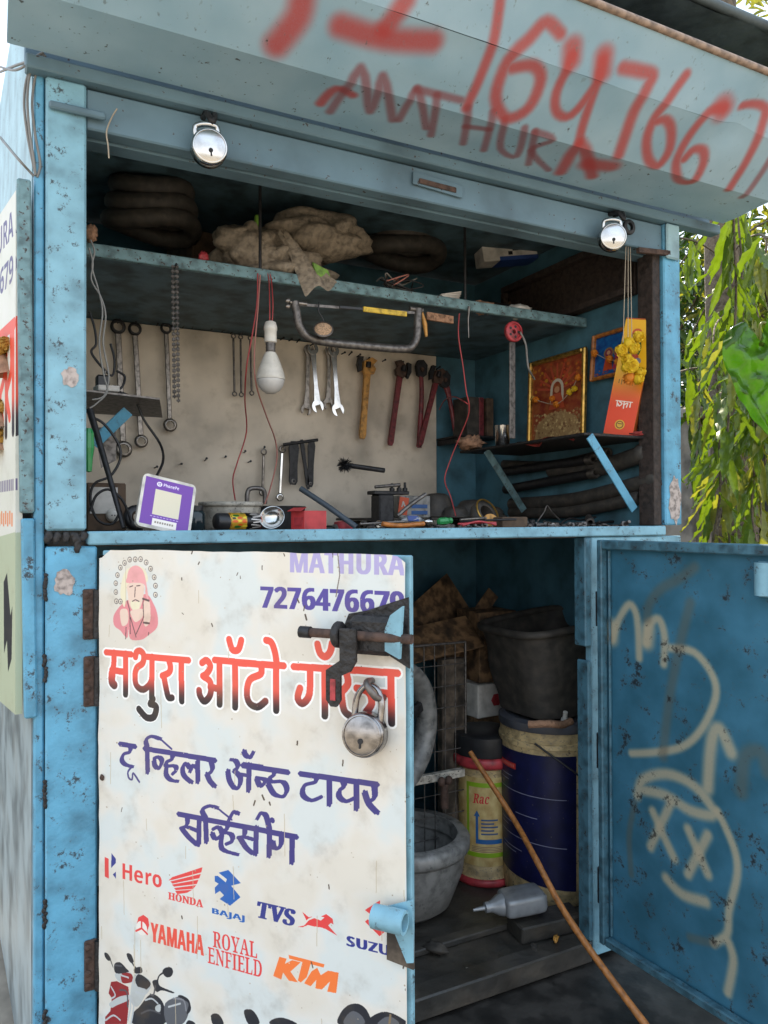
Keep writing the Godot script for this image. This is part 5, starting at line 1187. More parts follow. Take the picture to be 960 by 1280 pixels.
	part(prop, "lid", box(mb(), tf(Vector3(0, 0.094, 0)), Vector3(0.226, 0.008, 0.126), 0.002), M.black_iron)
	# folded papers, rags, odds
	var pap := thing("paper_bundle", "folded white paper bundle on the shelf edge by the rod", "paper", Vector3(1.188, 1.849, -0.36))
	for i in 5: part(pap, "sheet", box(mb(), tf(Vector3(0.002 * i, -0.01 + 0.0042 * i, 0.001 * i), 0, 12 - 5 * i, 6 + 1.5 * i), Vector3(0.066, 0.0034, 0.05), 0.001), M.paper)
	var odds := [["rag", "crumpled dusty rag on the shelf right of the papers", Vector3(1.33, 1.839, -0.37), Vector3(0.04, 0.018, 0.03), "rag", 4], ["rag", "torn pale film hanging over the shelf above the pulley", Vector3(1.454, 1.839, -0.36), Vector3(0.045, 0.02, 0.03), "paper", 9], ["pale_cap", "pale round cap on the shelf above the hacksaw", Vector3(0.9801, 1.834, -0.36), Vector3(0.022, 0.008, 0.02), "paper", 3], ["red_scrap", "small red scrap on the shelf above the chain", Vector3(0.4788, 1.858, -0.36), Vector3(0.012, 0.014, 0.01), "red_plastic", 7], ["dusty_lump", "dusty cloth lump at the shelf end against the post", Vector3(0.2085, 1.853, -0.3), Vector3(0.014, 0.02, 0.014), "rag", 2]]
	for q in odds: solo(q[0], q[1], "scrap", blob(mb(), tf(q[2]), q[3], 0.6, 3.0, q[5], 18, 12), M[q[4]])
	var heap := thing("wire_harness", "tangled black wiring harness on the shelf above the hacksaw", "wiring", Vector3(1.047, 1.865, -0.4))
	for i in 7:
		var pts := []
		for kk in 6: pts.append(Vector3(rng.randf_range(-0.06, 0.07), rng.randf_range(-0.012, 0.04), rng.randf_range(-0.04, 0.04)))
		part(heap, "strand", tube(mb(), smooth_path(pts, 5), 0.0022, 5), [M.black_wire, M.black_wire, M.grey_wire, M.pink_wire][i % 4])
	# brown shelf frame against the right-hand wall
	var fr := thing("wall_rack", "dark brown wooden rack fixed high on the side wall", "rack", Vector3(1.655, 1.86, -0.45))
	for q in [[Vector3(0, 0, -0.28), Vector3(0.03, 0.02, 0.34)], [Vector3(0, 0.16, -0.28), Vector3(0.03, 0.18, 0.34)], [Vector3(0, 0.021, -0.28), Vector3(0.02, 0.159, -0.26)], [Vector3(0, 0.021, 0.32), Vector3(0.02, 0.159, 0.34)]]: part(fr, "rail", bar(mb(), q[0], q[1]), M.dark_rust)
	part(fr, "board", bar(mb(), Vector3(0.031, 0, -0.28), Vector3(0.044, 0.18, 0.34)), M.dark_rust)

func ring_path(c: Vector3, rx: float, rz: float, ph: float) -> Array:
	var out := []
	for k in 25: out.append(c + Vector3(cos(TAU * k / 24) * rx, 0.012 * sin(2 * TAU * k / 24 + ph), sin(TAU * k / 24) * rz))
	return out

# ---------------------------------------------------------------- shrine corner
func flower_mesh(sd: int) -> ArrayMesh:
	var r := RandomNumberGenerator.new()
	r.seed = sd
	var st := mb()
	st.set_smooth_group(-1)
	for lay in 5:
		var n := [5, 9, 12, 13, 11][lay] as int
		var el := [1.35, 0.95, 0.5, 0.05, -0.4][lay] as float
		for k in n:
			var a := TAU * (k + 0.5 * (lay % 2)) / n + r.randf_range(-0.15, 0.15)
			var d := Vector3(cos(a) * cos(el), sin(el), sin(a) * cos(el))
			var s := d.cross(Vector3.UP if absf(d.y) < 0.95 else Vector3.RIGHT).normalized()
			var up := s.cross(d)
			var L := r.randf_range(0.85, 1.1)
			var b := d * 0.45
			var m1 := d * 0.8 * L + up * 0.12
			var t := d * L + up * r.randf_range(-0.05, 0.3)
			var w := 0.26
			tri(st, b, m1 + s * w, m1 - s * w)
			tri(st, m1 - s * w, m1 + s * w, t + s * w * 0.6)
			tri(st, m1 - s * w, t + s * w * 0.6, t - s * w * 0.6)
	blob(st, tf(), Vector3.ONE * 0.82, 0.25, 4, sd, 12, 8)
	st.generate_normals()
	return st.commit()

var flowers := []
func flower(parent: Node, at: Vector3, r: float, m: Material) -> void:
	part(parent, "flower", flowers[rng.randi() % flowers.size()], m, Transform3D(Basis.from_euler(Vector3(rng.randf() * TAU, rng.randf() * TAU, rng.randf() * TAU)).scaled(Vector3(1, 1, 1) * r), at))

func wall_picture(called: String, label: String, z0: float, z1: float, y0: float, y1: float, x: float, im: ImageTexture, frame: Material, wide: float, lean: float) -> void:
	# hangs on the right-hand wall, facing -x; z0 is its far side
	var o := thing(called, label, "picture", Vector3(x, y0, (z0 + z1) / 2))
	o.rotation_degrees = Vector3(0, -90, 0)
	var w := z1 - z0
	var h := y1 - y0
	var tilt := tf(Vector3.ZERO, -lean)
	var st := mb()
	st.set_smooth_group(-1)
	quad(st, tilt * Vector3(-w / 2, 0, 0.004), tilt * Vector3(w / 2, 0, 0.004), tilt * Vector3(w / 2, h, 0.004), tilt * Vector3(-w / 2, h, 0.004))
	part(o, "print", st, mat(called + "_print", Color.WHITE, 0.35, 0.0, {"image": im}))
	part(o, "backing", box(mb(), tilt * tf(Vector3(0, h / 2, -0.003)), Vector3(w, h, 0.008)), M.card_dark)
	for s in [[Vector3(-w / 2, h / 2, 0.008), Vector3(wide, h + wide, 0.016)], [Vector3(w / 2, h / 2, 0.008), Vector3(wide, h + wide, 0.016)], [Vector3(0, 0, 0.008), Vector3(w - wide - 0.001, wide, 0.015)], [Vector3(0, h, 0.008), Vector3(w - wide - 0.001, wide, 0.015)]]:
		part(o, "moulding", box(mb(), tilt * tf(s[0]), s[1], 0.004), frame)

func shrine() -> void:
	for i in 4: flowers.append(flower_mesh(i + 1))
	var sh := part(kiosk, "corner_shelf", bar(mb(), Vector3(1.437, 1.427, -0.67), Vector3(1.70, 1.435, -0.05), 0.002), M.black_rust)
	part(sh, "strut", beam(mb(), Vector3(1.45, 1.425, -0.53), Vector3(1.64, 1.23, -0.58), 0.024, 0.005, Vector3(-0.3, 0.1, 0.9)), M.shelf_paint)
	part(sh, "strut", beam(mb(), Vector3(1.45, 1.425, -0.045), Vector3(1.635, 1.226, -0.0671), 0.024, 0.005, Vector3(-0.3, 0.1, 0.9)), M.sky_paint)
	wall_picture("devotional_picture", "large gilt-framed red and gold devotional print standing on the corner shelf", -0.58, -0.31, 1.452, 1.735, 1.672, picture(deity_image()), M.gold, 0.016, 2.0)
	wall_picture("blue_picture", "small orange-framed blue picture hung high on the side wall", -0.283, -0.078, 1.634, 1.768, 1.685, picture(blue_picture_image()), M.orange_wood, 0.012, 5.0)
	# flowers tucked into the frames
	var gl := thing("frame_garland", "marigolds tucked along the gilt-framed print", "garland", Vector3(1.655, 1.55, -0.45))
	var spots := [Vector3(1.655, 1.605, -0.53), Vector3(1.655, 1.577, -0.4269), Vector3(1.655, 1.646, -0.3225), Vector3(1.655, 1.607, -0.3604), Vector3(1.655, 1.613, -0.3377), Vector3(1.655, 1.613, -0.5472), Vector3(1.655, 1.598, -0.4468)]
	for i in spots.size(): flower(gl, spots[i] - gl.position, 0.012 if i < 3 else 0.0105, [M.marigold_orange, M.marigold_orange, M.marigold_orange, M.marigold, M.marigold, M.dry_marigold, M.marigold_orange][i])
	part(gl, "thread", tube(mb(), smooth_path([spots[5] - gl.position, spots[0] - gl.position, spots[1] - gl.position, spots[3] - gl.position, spots[2] - gl.position]), 0.0012, 5), M.string)
	var g2 := thing("frame_flowers", "three orange marigolds on the small blue picture", "flowers", Vector3(1.664, 1.683, -0.191))
	for p in [Vector3(1.664, 1.713, -0.256), Vector3(1.664, 1.683, -0.191), Vector3(1.664, 1.667, -0.1581)]: flower(g2, p - g2.position, 0.013, M.marigold_orange)
	part(g2, "thread", tube(mb(), smooth_path([Vector3(1.668, 1.714, -0.2603) - g2.position, Vector3(1.668, 1.679, -0.1953) - g2.position, Vector3(1.668, 1.676, -0.1523) - g2.position]), 0.0012, 5), M.string)
	# hanging bunch of yellow marigolds
	var gb := thing("marigold_bunch", "bunch of yellow marigolds hanging on strings from the header", "garland", Vector3(1.585, 2.015, -0.03))
	var b0: Vector3 = gb.position
	for q in [[Vector3(1.578, 1.685, -0.03), M.marigold, 0.019], [Vector3(1.615, 1.709, -0.03), M.marigold, 0.018], [Vector3(1.556, 1.666, -0.035), M.marigold, 0.017], [Vector3(1.589, 1.671, -0.02), M.marigold, 0.019], [Vector3(1.575, 1.642, -0.03), M.marigold, 0.017], [Vector3(1.579, 1.623, -0.02), M.marigold, 0.022], [Vector3(1.62, 1.608, -0.03), M.marigold, 0.018], [Vector3(1.583, 1.59, -0.03), M.marigold_orange, 0.019], [Vector3(1.598, 1.586, -0.015), M.marigold, 0.017], [Vector3(1.569, 1.619, -0.03), M.marigold, 0.016]]: flower(gb, q[0] - b0, q[2], q[1])
	for q in [[784, 277], [788, 280]]: pass
	for p in [[Vector3(1.558, 2.018, -0.012), Vector3(1.56, 1.687, -0.03)], [Vector3(1.564, 2.019, -0.012), Vector3(1.578, 1.663, -0.03)], [Vector3(1.57, 2.02, -0.012), Vector3(1.593, 1.686, -0.03)]]: part(gb, "string", tube(mb(), [p[0] - b0, (p[0] + p[1]) / 2 - b0, p[1] - b0], 0.0011, 5), M.string)
	# incense boxes
	var im := picture(incense_image())
	for q in [["tall orange and yellow printed incense box leaning beside the post", Vector3(1.63, 1.437, -0.12), 0.085, 0.03, 12.0]]:
		var o := thing("incense_box", q[0], "box", q[1])
		o.rotation_degrees = Vector3(0, -62, -q[4])
		var w: float = q[2]
		var st := mb()
		st.set_smooth_group(-1)
		quad(st, Vector3(-w / 2, 0.006, 0.0165), Vector3(w / 2, 0.006, 0.0165), Vector3(w / 2, 0.336, 0.0165), Vector3(-w / 2, 0.336, 0.0165))
		part(o, "print", st, mat("incense_print", Color.WHITE, 0.4, 0.0, {"image": im}))
		part(o, "carton", box(mb(), tf(Vector3(0, 0.171, 0)), Vector3(w + 0.001, 0.338, 0.032), 0.001), mat("orange_card", lin(0.55, 0.12, 0.02), 0.5))
	solo("shrine_cloth", "small red cloth hanging over the corner shelf edge", "cloth", skin(mb(), func(u, v): return Vector3(1.50 + 0.02 * sin(u * 8) - 0.05 * (1 - v), 1.4375 + 0.006 * sin(u * 9) * v - 0.02 * maxf(0, 0.3 - v) / 0.3 * (0.5 + 0.5 * sin(u * 7)), -0.33 + 0.2 * u - 0.02 * v), 20, 10), M.red_cloth)
	solo("tinsel", "scrap of red tinsel on the corner shelf end", "cloth", blob(mb(), tf(Vector3(1.66, 1.442, -0.075)), Vector3(0.03, 0.008, 0.025), 0.7, 4, 5, 16, 10), M.red_cloth)
	solo("matchbox_tray", "flat white incense tray on the corner shelf", "tray", bar(mb(), Vector3(1.52, 1.4355, -0.2), Vector3(1.58, 1.443, -0.11)), M.paper)
	var tum := thing("steel_tumbler", "tall shiny steel tumbler on the corner shelf", "tumbler", Vector3(Vector3(1.529, 1.505, -0.55).x, 1.4355, -0.55))
	part(tum, "cup", lathe(mb(), tf(), [[0, 0.001], [0.02, 0], [0.0235, 0.004], [0.026, 0.075], [0.0268, 0.078], [0.0245, 0.076], [0.02, 0.006], [0, 0.005]], 24), M.chrome)
	var cup := thing("small_lamp_cup", "small silver oil-lamp cup on the corner shelf", "cup", Vector3(Vector3(1.532, 1.469, -0.45).x, 1.4355, -0.45))
	part(cup, "cup", lathe(mb(), tf(), [[0, 0], [0.01, 0], [0.013, 0.006], [0.016, 0.014], [0.012, 0.013], [0, 0.006]], 20), M.chrome)
	solo("tan_rag", "crumpled tan rag on the corner shelf far end", "rag", blob(mb(), tf(Vector3(Vector3(1.435, 1.471, -0.6).x, 1.456, -0.6)), Vector3(0.045, 0.022, 0.035), 0.8, 2.5, 8, 22, 14), M.rag)
	# second small black shelf with books behind
	var s2 := part(kiosk, "back_shelf", bar(mb(), Vector3(1.515, 1.5, -0.955), Vector3(1.70, 1.507, -0.78)), M.black_rust)
	part(s2, "cleat", bar(mb(), Vector3(1.52, 1.48, -0.957), Vector3(1.54, 1.499, -0.8)), M.black_rust)
	for q in [["book", "dull grey ledger standing on the small back shelf", 1.575, 0.05, "grimy_black"], ["book", "red ledger standing on the small back shelf", 1.612, 0.02, "red_paint"], ["book", "brown ledger standing on the small back shelf", 1.65, 0.03, "card_dark"]]:
		var o := thing(q[0], q[1], "book", Vector3(q[2], 1.508, -0.84), "ledgers on the back shelf")
		part(o, "cover", box(mb(), tf(Vector3(0, 0.07, 0)), Vector3(q[3], 0.14, 0.1), 0.002), M[q[4]])
		part(o, "pages", box(mb(), tf(Vector3(0, 0.0705, -0.003)), Vector3(q[3] * 0.7, 0.141, 0.09), 0.001), M.paper)
	# fork tubes and pipes stacked under the corner shelf
	var tubes := [["fork_tube", "chrome-ended fork tube, upper of the stack under the corner shelf", Vector3(1.67, 1.372, -0.735), Vector3(1.655, 1.384, -0.2565), 0.016, true], ["fork_tube", "chrome-ended fork tube, lower of the stack under the corner shelf", Vector3(1.67, 1.308, -0.7259), Vector3(1.655, 1.341, -0.2464), 0.016, true], ["rubber_hose", "black rubber hose lying lowest under the corner shelf", Vector3(1.68, 1.255, -0.7015), Vector3(1.675, 1.313, -0.0185), 0.022, false], ["rubber_hose", "thick black hose end facing out under the corner shelf", Vector3(1.68, 1.363, -0.4794), Vector3(1.675, 1.389, -0.0591), 0.026, false], ["rubber_hose", "black hose lying between fork tubes and counter", Vector3(1.68, 1.226, -0.7018), Vector3(1.68, 1.261, -0.0896), 0.02, false], ["rubber_hose", "black hose topmost against the side wall under the shelf", Vector3(1.685, 1.403, -0.7552), Vector3(1.68, 1.401, -0.2174), 0.015, false]]
	for q in tubes:
		var o := thing(q[0], q[1], "tube", q[2], "tubes under the corner shelf")
		var e: Vector3 = q[3] - q[2]
		var bend := Vector3(0, -0.02, 0) if not q[5] else Vector3.ZERO
		part(o, "body", tube(mb(), smooth_path([Vector3.ZERO, e * 0.5 + bend, e], 5), q[4], 14, false), M.black_rubber if not q[5] else M.black_iron)
		var t := oriented(Vector3.ZERO, e, Vector3.UP)
		part(o, "end_collar", lathe(mb(), Transform3D(t.basis, e), [[q[4] * 0.55, -0.03], [q[4] * 0.55, 0.004], [q[4] * 0.95, 0.005], [q[4] * 1.1, 0.0], [q[4] * 1.1, -0.022]], 18), M.steel if q[5] else M.black_rubber)

# ---------------------------------------------------------------- counter
func counter_things() -> void:
	var Y := 1.1765
	# payment stand
	var pay := thing("payment_stand", "purple payment stand with a white name strip on the counter", "sign", Vector3(Vector3(0.3185, 1.193, -0.06).x, Y + 0.004, -0.06))
	pay.rotation_degrees = Vector3(-14, 8, -13)
	var st := mb()
	st.set_smooth_group(-1)
	var sw := 0.102
	quad(st, Vector3(-sw / 2, 0.004, 0.0061), Vector3(sw / 2, 0.004, 0.0061), Vector3(sw / 2, 0.105, 0.0061), Vector3(-sw / 2, 0.105, 0.0061))
	part(pay, "print", st, mat("payment_print", Color.WHITE, 0.35, 0.0, {"image": picture(payment_image())}))
	var rr := PackedVector2Array()
	for c in [[1, 1], [-1, 1], [-1, -1], [1, -1]]:
		for k in 5:
			var a: float = {1: {1: 0.0, -1: -PI / 2}, -1: {1: PI / 2, -1: PI}}[c[0]][c[1]] + PI / 2 * k / 4
			rr.append(Vector2(c[0] * 0.046 + cos(a) * 0.011, 0.054 + c[1] * 0.046 + sin(a) * 0.011))
	part(pay, "board", prism(mb(), tf(), rr, 0.012), M.white_plastic)
	part(pay, "stand", beam(mb(), Vector3(0, 0.07, -0.006), Vector3(0, 0.004, -0.05), 0.05, 0.004), M.white_plastic)
	# switchboard on the counter by the post
	var sb := thing("switch_box", "old wooden switch box with white card and cream knob", "switch box", Vector3(Vector3(0.2408, 1.184, -0.3).x, Y, -0.32))
	part(sb, "box", box(mb(), tf(Vector3(0, 0.055, 0)), Vector3(0.085, 0.11, 0.05), 0.003), M.card_dark)
	part(sb, "card", box(mb(), tf(Vector3(-0.006, 0.07, 0.0258)), Vector3(0.06, 0.06, 0.001), 0.0003), M.paper)
	part(sb, "knob", lathe(mb(), tf(Vector3(0.014, 0.036, 0.025), 90), [[0.016, 0], [0.016, 0.006], [0.01, 0.012], [0, 0.012]], 18), M.white_plastic)
	for i in 3: part(sb, "screw", lathe(mb(), tf(Vector3(0.01 + 0.006 * i, 0.036, 0.0375), 90), [[0.0016, 0], [0, 0.001]], 8), M.black_iron)
	# charger tray fixed inside the post with its strut
	var tr := part(kiosk, "charger_tray", prism(mb(), Transform3D(Basis(Vector3.RIGHT, Vector3.FORWARD, Vector3.UP), Vector3(0, 1.487, 0)), PackedVector2Array([Vector2(0.09, 0.22), Vector2(0.36, 0.3), Vector2(0.43, 0.62), Vector2(0.09, 0.62)]), 0.004), M.dull_steel)
	part(tr, "strut", beam(mb(), Vector3(0.2186, 1.379, -0.36), Vector3(0.2931, 1.458, -0.33), 0.03, 0.004, Vector3(0.3, -0.4, 0.9)), M.sky_paint)
	var ch := thing("phone_charger", "black phone charger with coiled lead on the tray", "charger", Vector3(0.2449, 1.549, -0.4))
	ch.position.y = 1.4895
	part(ch, "body", box(mb(), tf(Vector3(0, 0.03, 0)), Vector3(0.03, 0.06, 0.03), 0.004), M.black_plastic)
	part(ch, "pin", tube(mb(), [Vector3(0.006, 0.06, 0), Vector3(0.006, 0.072, 0)], 0.002, 6), M.steel)
	part(ch, "lead", tube(mb(), smooth_path([Vector3(0.01, 0.02, 0.016), Vector3(0.04, 0.03, 0.02), Vector3(0.05, 0.06, 0.01), Vector3(0.03, 0.07, 0.02)]), 0.003, 6), M.black_wire)
	solo("white_packet", "white folded packet lying on the charger tray", "packet", box(mb(), tf(Vector3(0.2475, 1.509, -0.35), 0, 10, 2), Vector3(0.05, 0.014, 0.04), 0.002), M.paper)
	solo("steel_bracket", "grey sheet-metal scrap hanging under the charger tray", "scrap", prism(mb(), tf(Vector3(0.253, 1.38, -0.45)), PackedVector2Array([Vector2(-0.02, 0.05), Vector2(0.03, 0.05), Vector2(0.03, -0.03), Vector2(-0.005, -0.05)]), 0.003), M.dull_steel)
	solo("green_bottle", "green screwdriver handle hanging inside the post", "screwdriver", lathe(mb(), tf(Vector3(0.1834, 1.349, -0.12)), [[0, -0.05], [0.006, -0.048], [0.008, -0.02], [0.011, 0.0], [0.01, 0.03], [0.006, 0.04], [0, 0.041]], 10, true), M.green_plastic)
	solo("air_pump_rod", "black pump rod leaning from tray to counter", "rod", tube(mb(), [Vector3(0.1938, 1.439, -0.2), Vector3(0.2198, 1.32, -0.15), Vector3(0.2491, 1.185, -0.1)], [0.0075, 0.006, 0.005], 10), M.black_iron)
	# tape, dark jar
	var tp := thing("tape_roll", "roll of black insulating tape behind the payment stand", "tape", Vector3(Vector3(0.306, 1.221, -0.3).x, Y + 0.03, -0.3))
	part(tp, "roll", ring(mb(), tf(Vector3.ZERO, 80, 20, 0), 0.016, 0.03, 0.02, 20), M.black_plastic)
	part(tp, "core", ring(mb(), tf(Vector3.ZERO, 80, 20, 0), 0.013, 0.0158, 0.02, 20), M.card_dark)
	var jar := thing("dark_jar", "dark glass jar with black lid beside the payment stand", "jar", Vector3(Vector3(0.4432, 1.192, -0.3).x, Y, -0.3))
	part(jar, "body", lathe(mb(), tf(), [[0, 0], [0.022, 0], [0.024, 0.004], [0.024, 0.04], [0.018, 0.048]], 18), mat("dark_glass", lin(0.02, 0.035, 0.04), 0.15, 0.0))
	part(jar, "lid", lathe(mb(), tf(Vector3(0, 0.047, 0)), [[0.02, 0], [0.02, 0.012], [0, 0.013]], 18), M.black_plastic)
	# cream paint tub with a dark tray and bent steel handle on it
	var tub := thing("paint_tub", "dirty cream paint tub with rolled rim on the counter", "tub", Vector3(Vector3(0.5746, 1.191, -0.45).x, Y, -0.45))
	part(tub, "body", lathe(mb(), tf(), [[0, 0], [0.07, 0], [0.074, 0.006], [0.079, 0.062], [0.072, 0.06], [0.066, 0.01], [0, 0.008]], 30), M.dirty_white)
	part(tub, "rim", ring(mb(), tf(Vector3(0, 0.066, 0)), 0.073, 0.085, 0.012, 30), M.dirty_white)
	var dt := thing("steel_pan", "shallow blackened pan beside the paint tub", "pan", Vector3(Vector3(0.6993, 1.19, -0.45).x, Y, -0.5))
	part(dt, "body", lathe(mb(), tf(), [[0, 0], [0.085, 0], [0.1, 0.062], [0.095, 0.062], [0.08, 0.004], [0, 0.004]], 26), M.black_iron)
	solo("shackle_clamp", "bent U-shaped steel clamp standing on the pan edge", "clamp", tube(mb(), smooth_path([Vector3(0.6185, 1.244, -0.45), Vector3(0.6186, 1.27, -0.45), Vector3(0.6275, 1.285, -0.45), Vector3(0.6588, 1.285, -0.45), Vector3(0.6677, 1.27, -0.45), Vector3(0.6677, 1.244, -0.45)], 4), 0.0062, 10), M.dull_steel)
	# lying spray can
	var can := thing("spray_can", "spray can with black cap and red band lying on the counter", "can", Vector3(Vector3(0.4984, 1.201, -0.14).x, Y + 0.0205, -0.14))
	can.rotation_degrees = Vector3(0, 12, 90)
	part(can, "body", lathe(mb(), tf(Vector3(0, -0.055, 0)), [[0, 0], [0.0185, 0], [0.02, 0.003], [0.02, 0.075], [0.018, 0.079]], 26), mat("can_print", Color.WHITE, 0.3, 0.2, {"image": picture(can_image()), "repeat": true}))
	part(can, "cap", lathe(mb(), tf(Vector3(0, 0.0245, 0)), [[0.0195, 0], [0.0195, 0.024], [0.016, 0.028], [0, 0.028]], 24), M.black_plastic)
	var bowl := thing("steel_bowl", "small steel bowl tipped on its side on the counter", "bowl", Vector3(Vector3(0.5798, 1.204, -0.13).x, Y + 0.026, -0.13))
	bowl.rotation_degrees = Vector3(64, -30, 0)
	part(bowl, "shell", lathe(mb(), tf(Vector3(0, -0.012, 0)), [[0, 0], [0.014, 0.001], [0.023, 0.009], [0.0275, 0.022], [0.0285, 0.022], [0.0265, 0.0205], [0.022, 0.0105], [0.013, 0.003], [0, 0.002]], 30), M.chrome)
	# red cartons
	var rb := thing("red_carton", "bright red parts carton, opened flap toward the bowl", "carton", Vector3(Vector3(0.66, 1.191, -0.11).x, Y, -0.11))
	rb.rotation_degrees.y = 18
	part(rb, "body", box(mb(), tf(Vector3(0, 0.0225, 0)), Vector3(0.066, 0.045, 0.05), 0.001), M.red_card)
	part(rb, "end_label", box(mb(), tf(Vector3(-0.0335, 0.02, 0.004)), Vector3(0.0008, 0.02, 0.03), 0.0002), M.red_plastic)
	part(rb, "flap", box(mb(), tf(Vector3(-0.035, 0.048, 0), 0, 0, 24), Vector3(0.02, 0.001, 0.048), 0.0003), M.red_card)
	solo("grey_rod", "blue-grey rod leaning over behind the red carton", "rod", tube(mb(), [Vector3(0.6985, 1.279, -0.26), Vector3(0.7425, 1.236, -0.2), Vector3(0.7968, 1.182, -0.14)], 0.0072, 12), mat("slate", lin(0.07, 0.09, 0.11), 0.5))
	solo("red_puck", "red rubber bush lying behind the grey rod", "bush", lathe(mb(), tf(Vector3(Vector3(0.7989, 1.2, -0.22).x, Y, -0.22)), [[0, 0], [0.025, 0], [0.027, 0.006], [0.025, 0.018], [0.008, 0.022], [0.008, 0.016], [0, 0.016]], 20), M.red_plastic)
	# litter of small tools along the counter: each its own thing
	var small := [["socket", "bright chrome socket lying on the counter below the block", Vector3(0.8354, 1.2, -0.1), 0.010, 0.024, "chrome", 80], ["socket", "dull short socket lying next to the red bush", Vector3(0.8002, 1.194, -0.12), 0.008, 0.02, "steel", 60], ["socket", "dark socket standing near the brown block", Vector3(1.375, 1.202, -0.2), 0.011, 0.022, "black_iron", 0], ["socket", "open-ended pipe socket lying by the corner strut", Vector3(1.592, 1.218, -0.2), 0.013, 0.06, "dull_steel", 75], ["socket", "small steel nut lying by the corner strut foot", Vector3(1.398, 1.198, -0.14), 0.009, 0.012, "steel", 20], ["socket", "round steel bush among bolts under the hoses", Vector3(1.713, 1.211, -0.2), 0.01, 0.03, "dull_steel", 70], ["socket", "short bolt head near the post end of the counter", Vector3(1.75, 1.196, -0.14), 0.008, 0.02, "dull_steel", 50]]
	for q in small:
		var o := thing(q[0], q[1], "socket", Vector3(q[2].x, Y + (q[3] if q[6] > 30 else 0.0), q[2].z), "small turned parts along the counter")
		part(o, "body", lathe(mb(), tf(Vector3.ZERO, 0, q[6] * 0.7, -q[6]), [[q[3] * 0.6, q[4] * 0.3], [q[3] * 0.6, 0], [q[3], 0], [q[3], q[4] * 0.6], [q[3] * 0.8, q[4] * 0.66], [q[3] * 0.8, q[4]], [0, q[4]]], 14), M[q[5]])
	for q in [["spoke_key", "long thin steel rod lying across the counter front", [Vector3(0.7768, 1.19, -0.08), Vector3(0.8946, 1.196, -0.08)], 0.003, "dull_steel"], ["tyre_lever", "orange-tipped lever lying by the chrome socket", [Vector3(0.8308, 1.19, -0.07), Vector3(0.8781, 1.186, -0.07), Vector3(0.9446, 1.19, -0.07)], 0.006, "orange_wood"], ["tyre_lever", "grey lever slanting up from the counter beside the carton", [Vector3(0.9417, 1.21, -0.2), Vector3(0.9773, 1.237, -0.2), Vector3(1.026, 1.267, -0.2)], 0.0055, "dull_steel"], ["long_rod", "thin dark rod lying along the counter to the brown block", [Vector3(1.081, 1.195, -0.12), Vector3(1.168, 1.198, -0.12), Vector3(1.259, 1.2, -0.12)], 0.003, "black_iron"], ["spoke", "bent wire spoke sticking up by the corner strut", [Vector3(1.475, 1.193, -0.3), Vector3(1.5, 1.222, -0.3), Vector3(1.512, 1.241, -0.3), Vector3(1.53, 1.222, -0.3), Vector3(1.561, 1.197, -0.3)], 0.0022, "dull_steel"], ["spoke", "bent wire spoke curling over the pipe socket", [Vector3(1.519, 1.185, -0.25), Vector3(1.556, 1.202, -0.25), Vector3(1.6, 1.197, -0.25), Vector3(1.66, 1.206, -0.25)], 0.003, "black_iron"], ["spoke", "thin rod lying along the counter beneath the hoses", [Vector3(1.632, 1.187, -0.22), Vector3(1.746, 1.194, -0.22), Vector3(1.864, 1.191, -0.22)], 0.004, "black_iron"]]:
		solo(q[0], q[1], "tool", tube(mb(), smooth_path(q[2], 4), q[3], 8), M[q[4]])
	var sd := thing("screwdriver", "screwdriver with clear green handle on the counter", "screwdriver", Vector3(0.9856, 1.195, -0.07))
	var e: Vector3 = Vector3(1.062, 1.199, -0.09) - sd.position
	var tt := oriented(Vector3.ZERO, e, Vector3.UP)
	part(sd, "handle", lathe(mb(), tt, [[0, 0], [0.007, 0.001], [0.009, 0.006], [0.0095, 0.028], [0.007, 0.036], [0.0085, 0.044], [0.004, 0.046], [0, 0.046]], 8, true), M.green_plastic)
	part(sd, "blade", tube(mb(), [e * 1.0, e + e.normalized() * 0.1], 0.0032, 8), M.steel)
	var pk := thing("blister_packet", "blue and silver blister packet lying by the screwdriver", "packet", Vector3(0.9303, 1.195, -0.1))
	part(pk, "bag", blob(mb(), tf(Vector3(0, 0.004, 0)), Vector3(0.03, 0.012, 0.014), 0.5, 3, 3, 18, 10), M.silver_plastic)
	part(pk, "label", box(mb(), tf(Vector3(-0.006, 0.008, 0.0125), -20), Vector3(0.03, 0.014, 0.003), 0.001), mat("navy_card", lin(0.02, 0.05, 0.22), 0.4))
	solo("foil_scrap", "crumpled shiny foil beside the green screwdriver", "scrap", blob(mb(), tf(Vector3(0.9641, 1.195, -0.08)), Vector3(0.012, 0.009, 0.01), 0.9, 3, 6, 14, 9), M.chrome)
	for i in 3: solo("red_lead", ["red test lead lying along the counter edge", "second red test lead lying beside the first", "third red test lead curling at the counter edge"][i], "wire", tube(mb(), smooth_path([Vector3(1.043, 1.185, -0.05) + Vector3(0, 0.002 * i, -0.01 * i), Vector3(1.09, 1.191, -0.05) + Vector3(0, 0.004 - 0.002 * i, -0.01 * i), Vector3(1.151, 1.186, -0.06) + Vector3(0, 0.003 * i, 0)]), 0.0026, 6), M.red_plastic)
	# bench vice block with brush and levers on it
	var vb := thing("bench_block", "black iron bench block with a flat steel top", "vice", Vector3(Vector3(1.062, 1.224, -0.5).x, Y, -0.52))
	part(vb, "column", box(mb(), tf(Vector3(0, 0.05, 0)), Vector3(0.05, 0.1, 0.06), 0.004), M.black_iron)
	part(vb, "top_bar", box(mb(), tf(Vector3(0.02, 0.105, 0)), Vector3(0.12, 0.011, 0.05), 0.002), M.black_iron)
	part(vb, "foot", box(mb(), tf(Vector3(0, 0.006, 0.0)), Vector3(0.13, 0.012, 0.08), 0.002), M.black_iron)
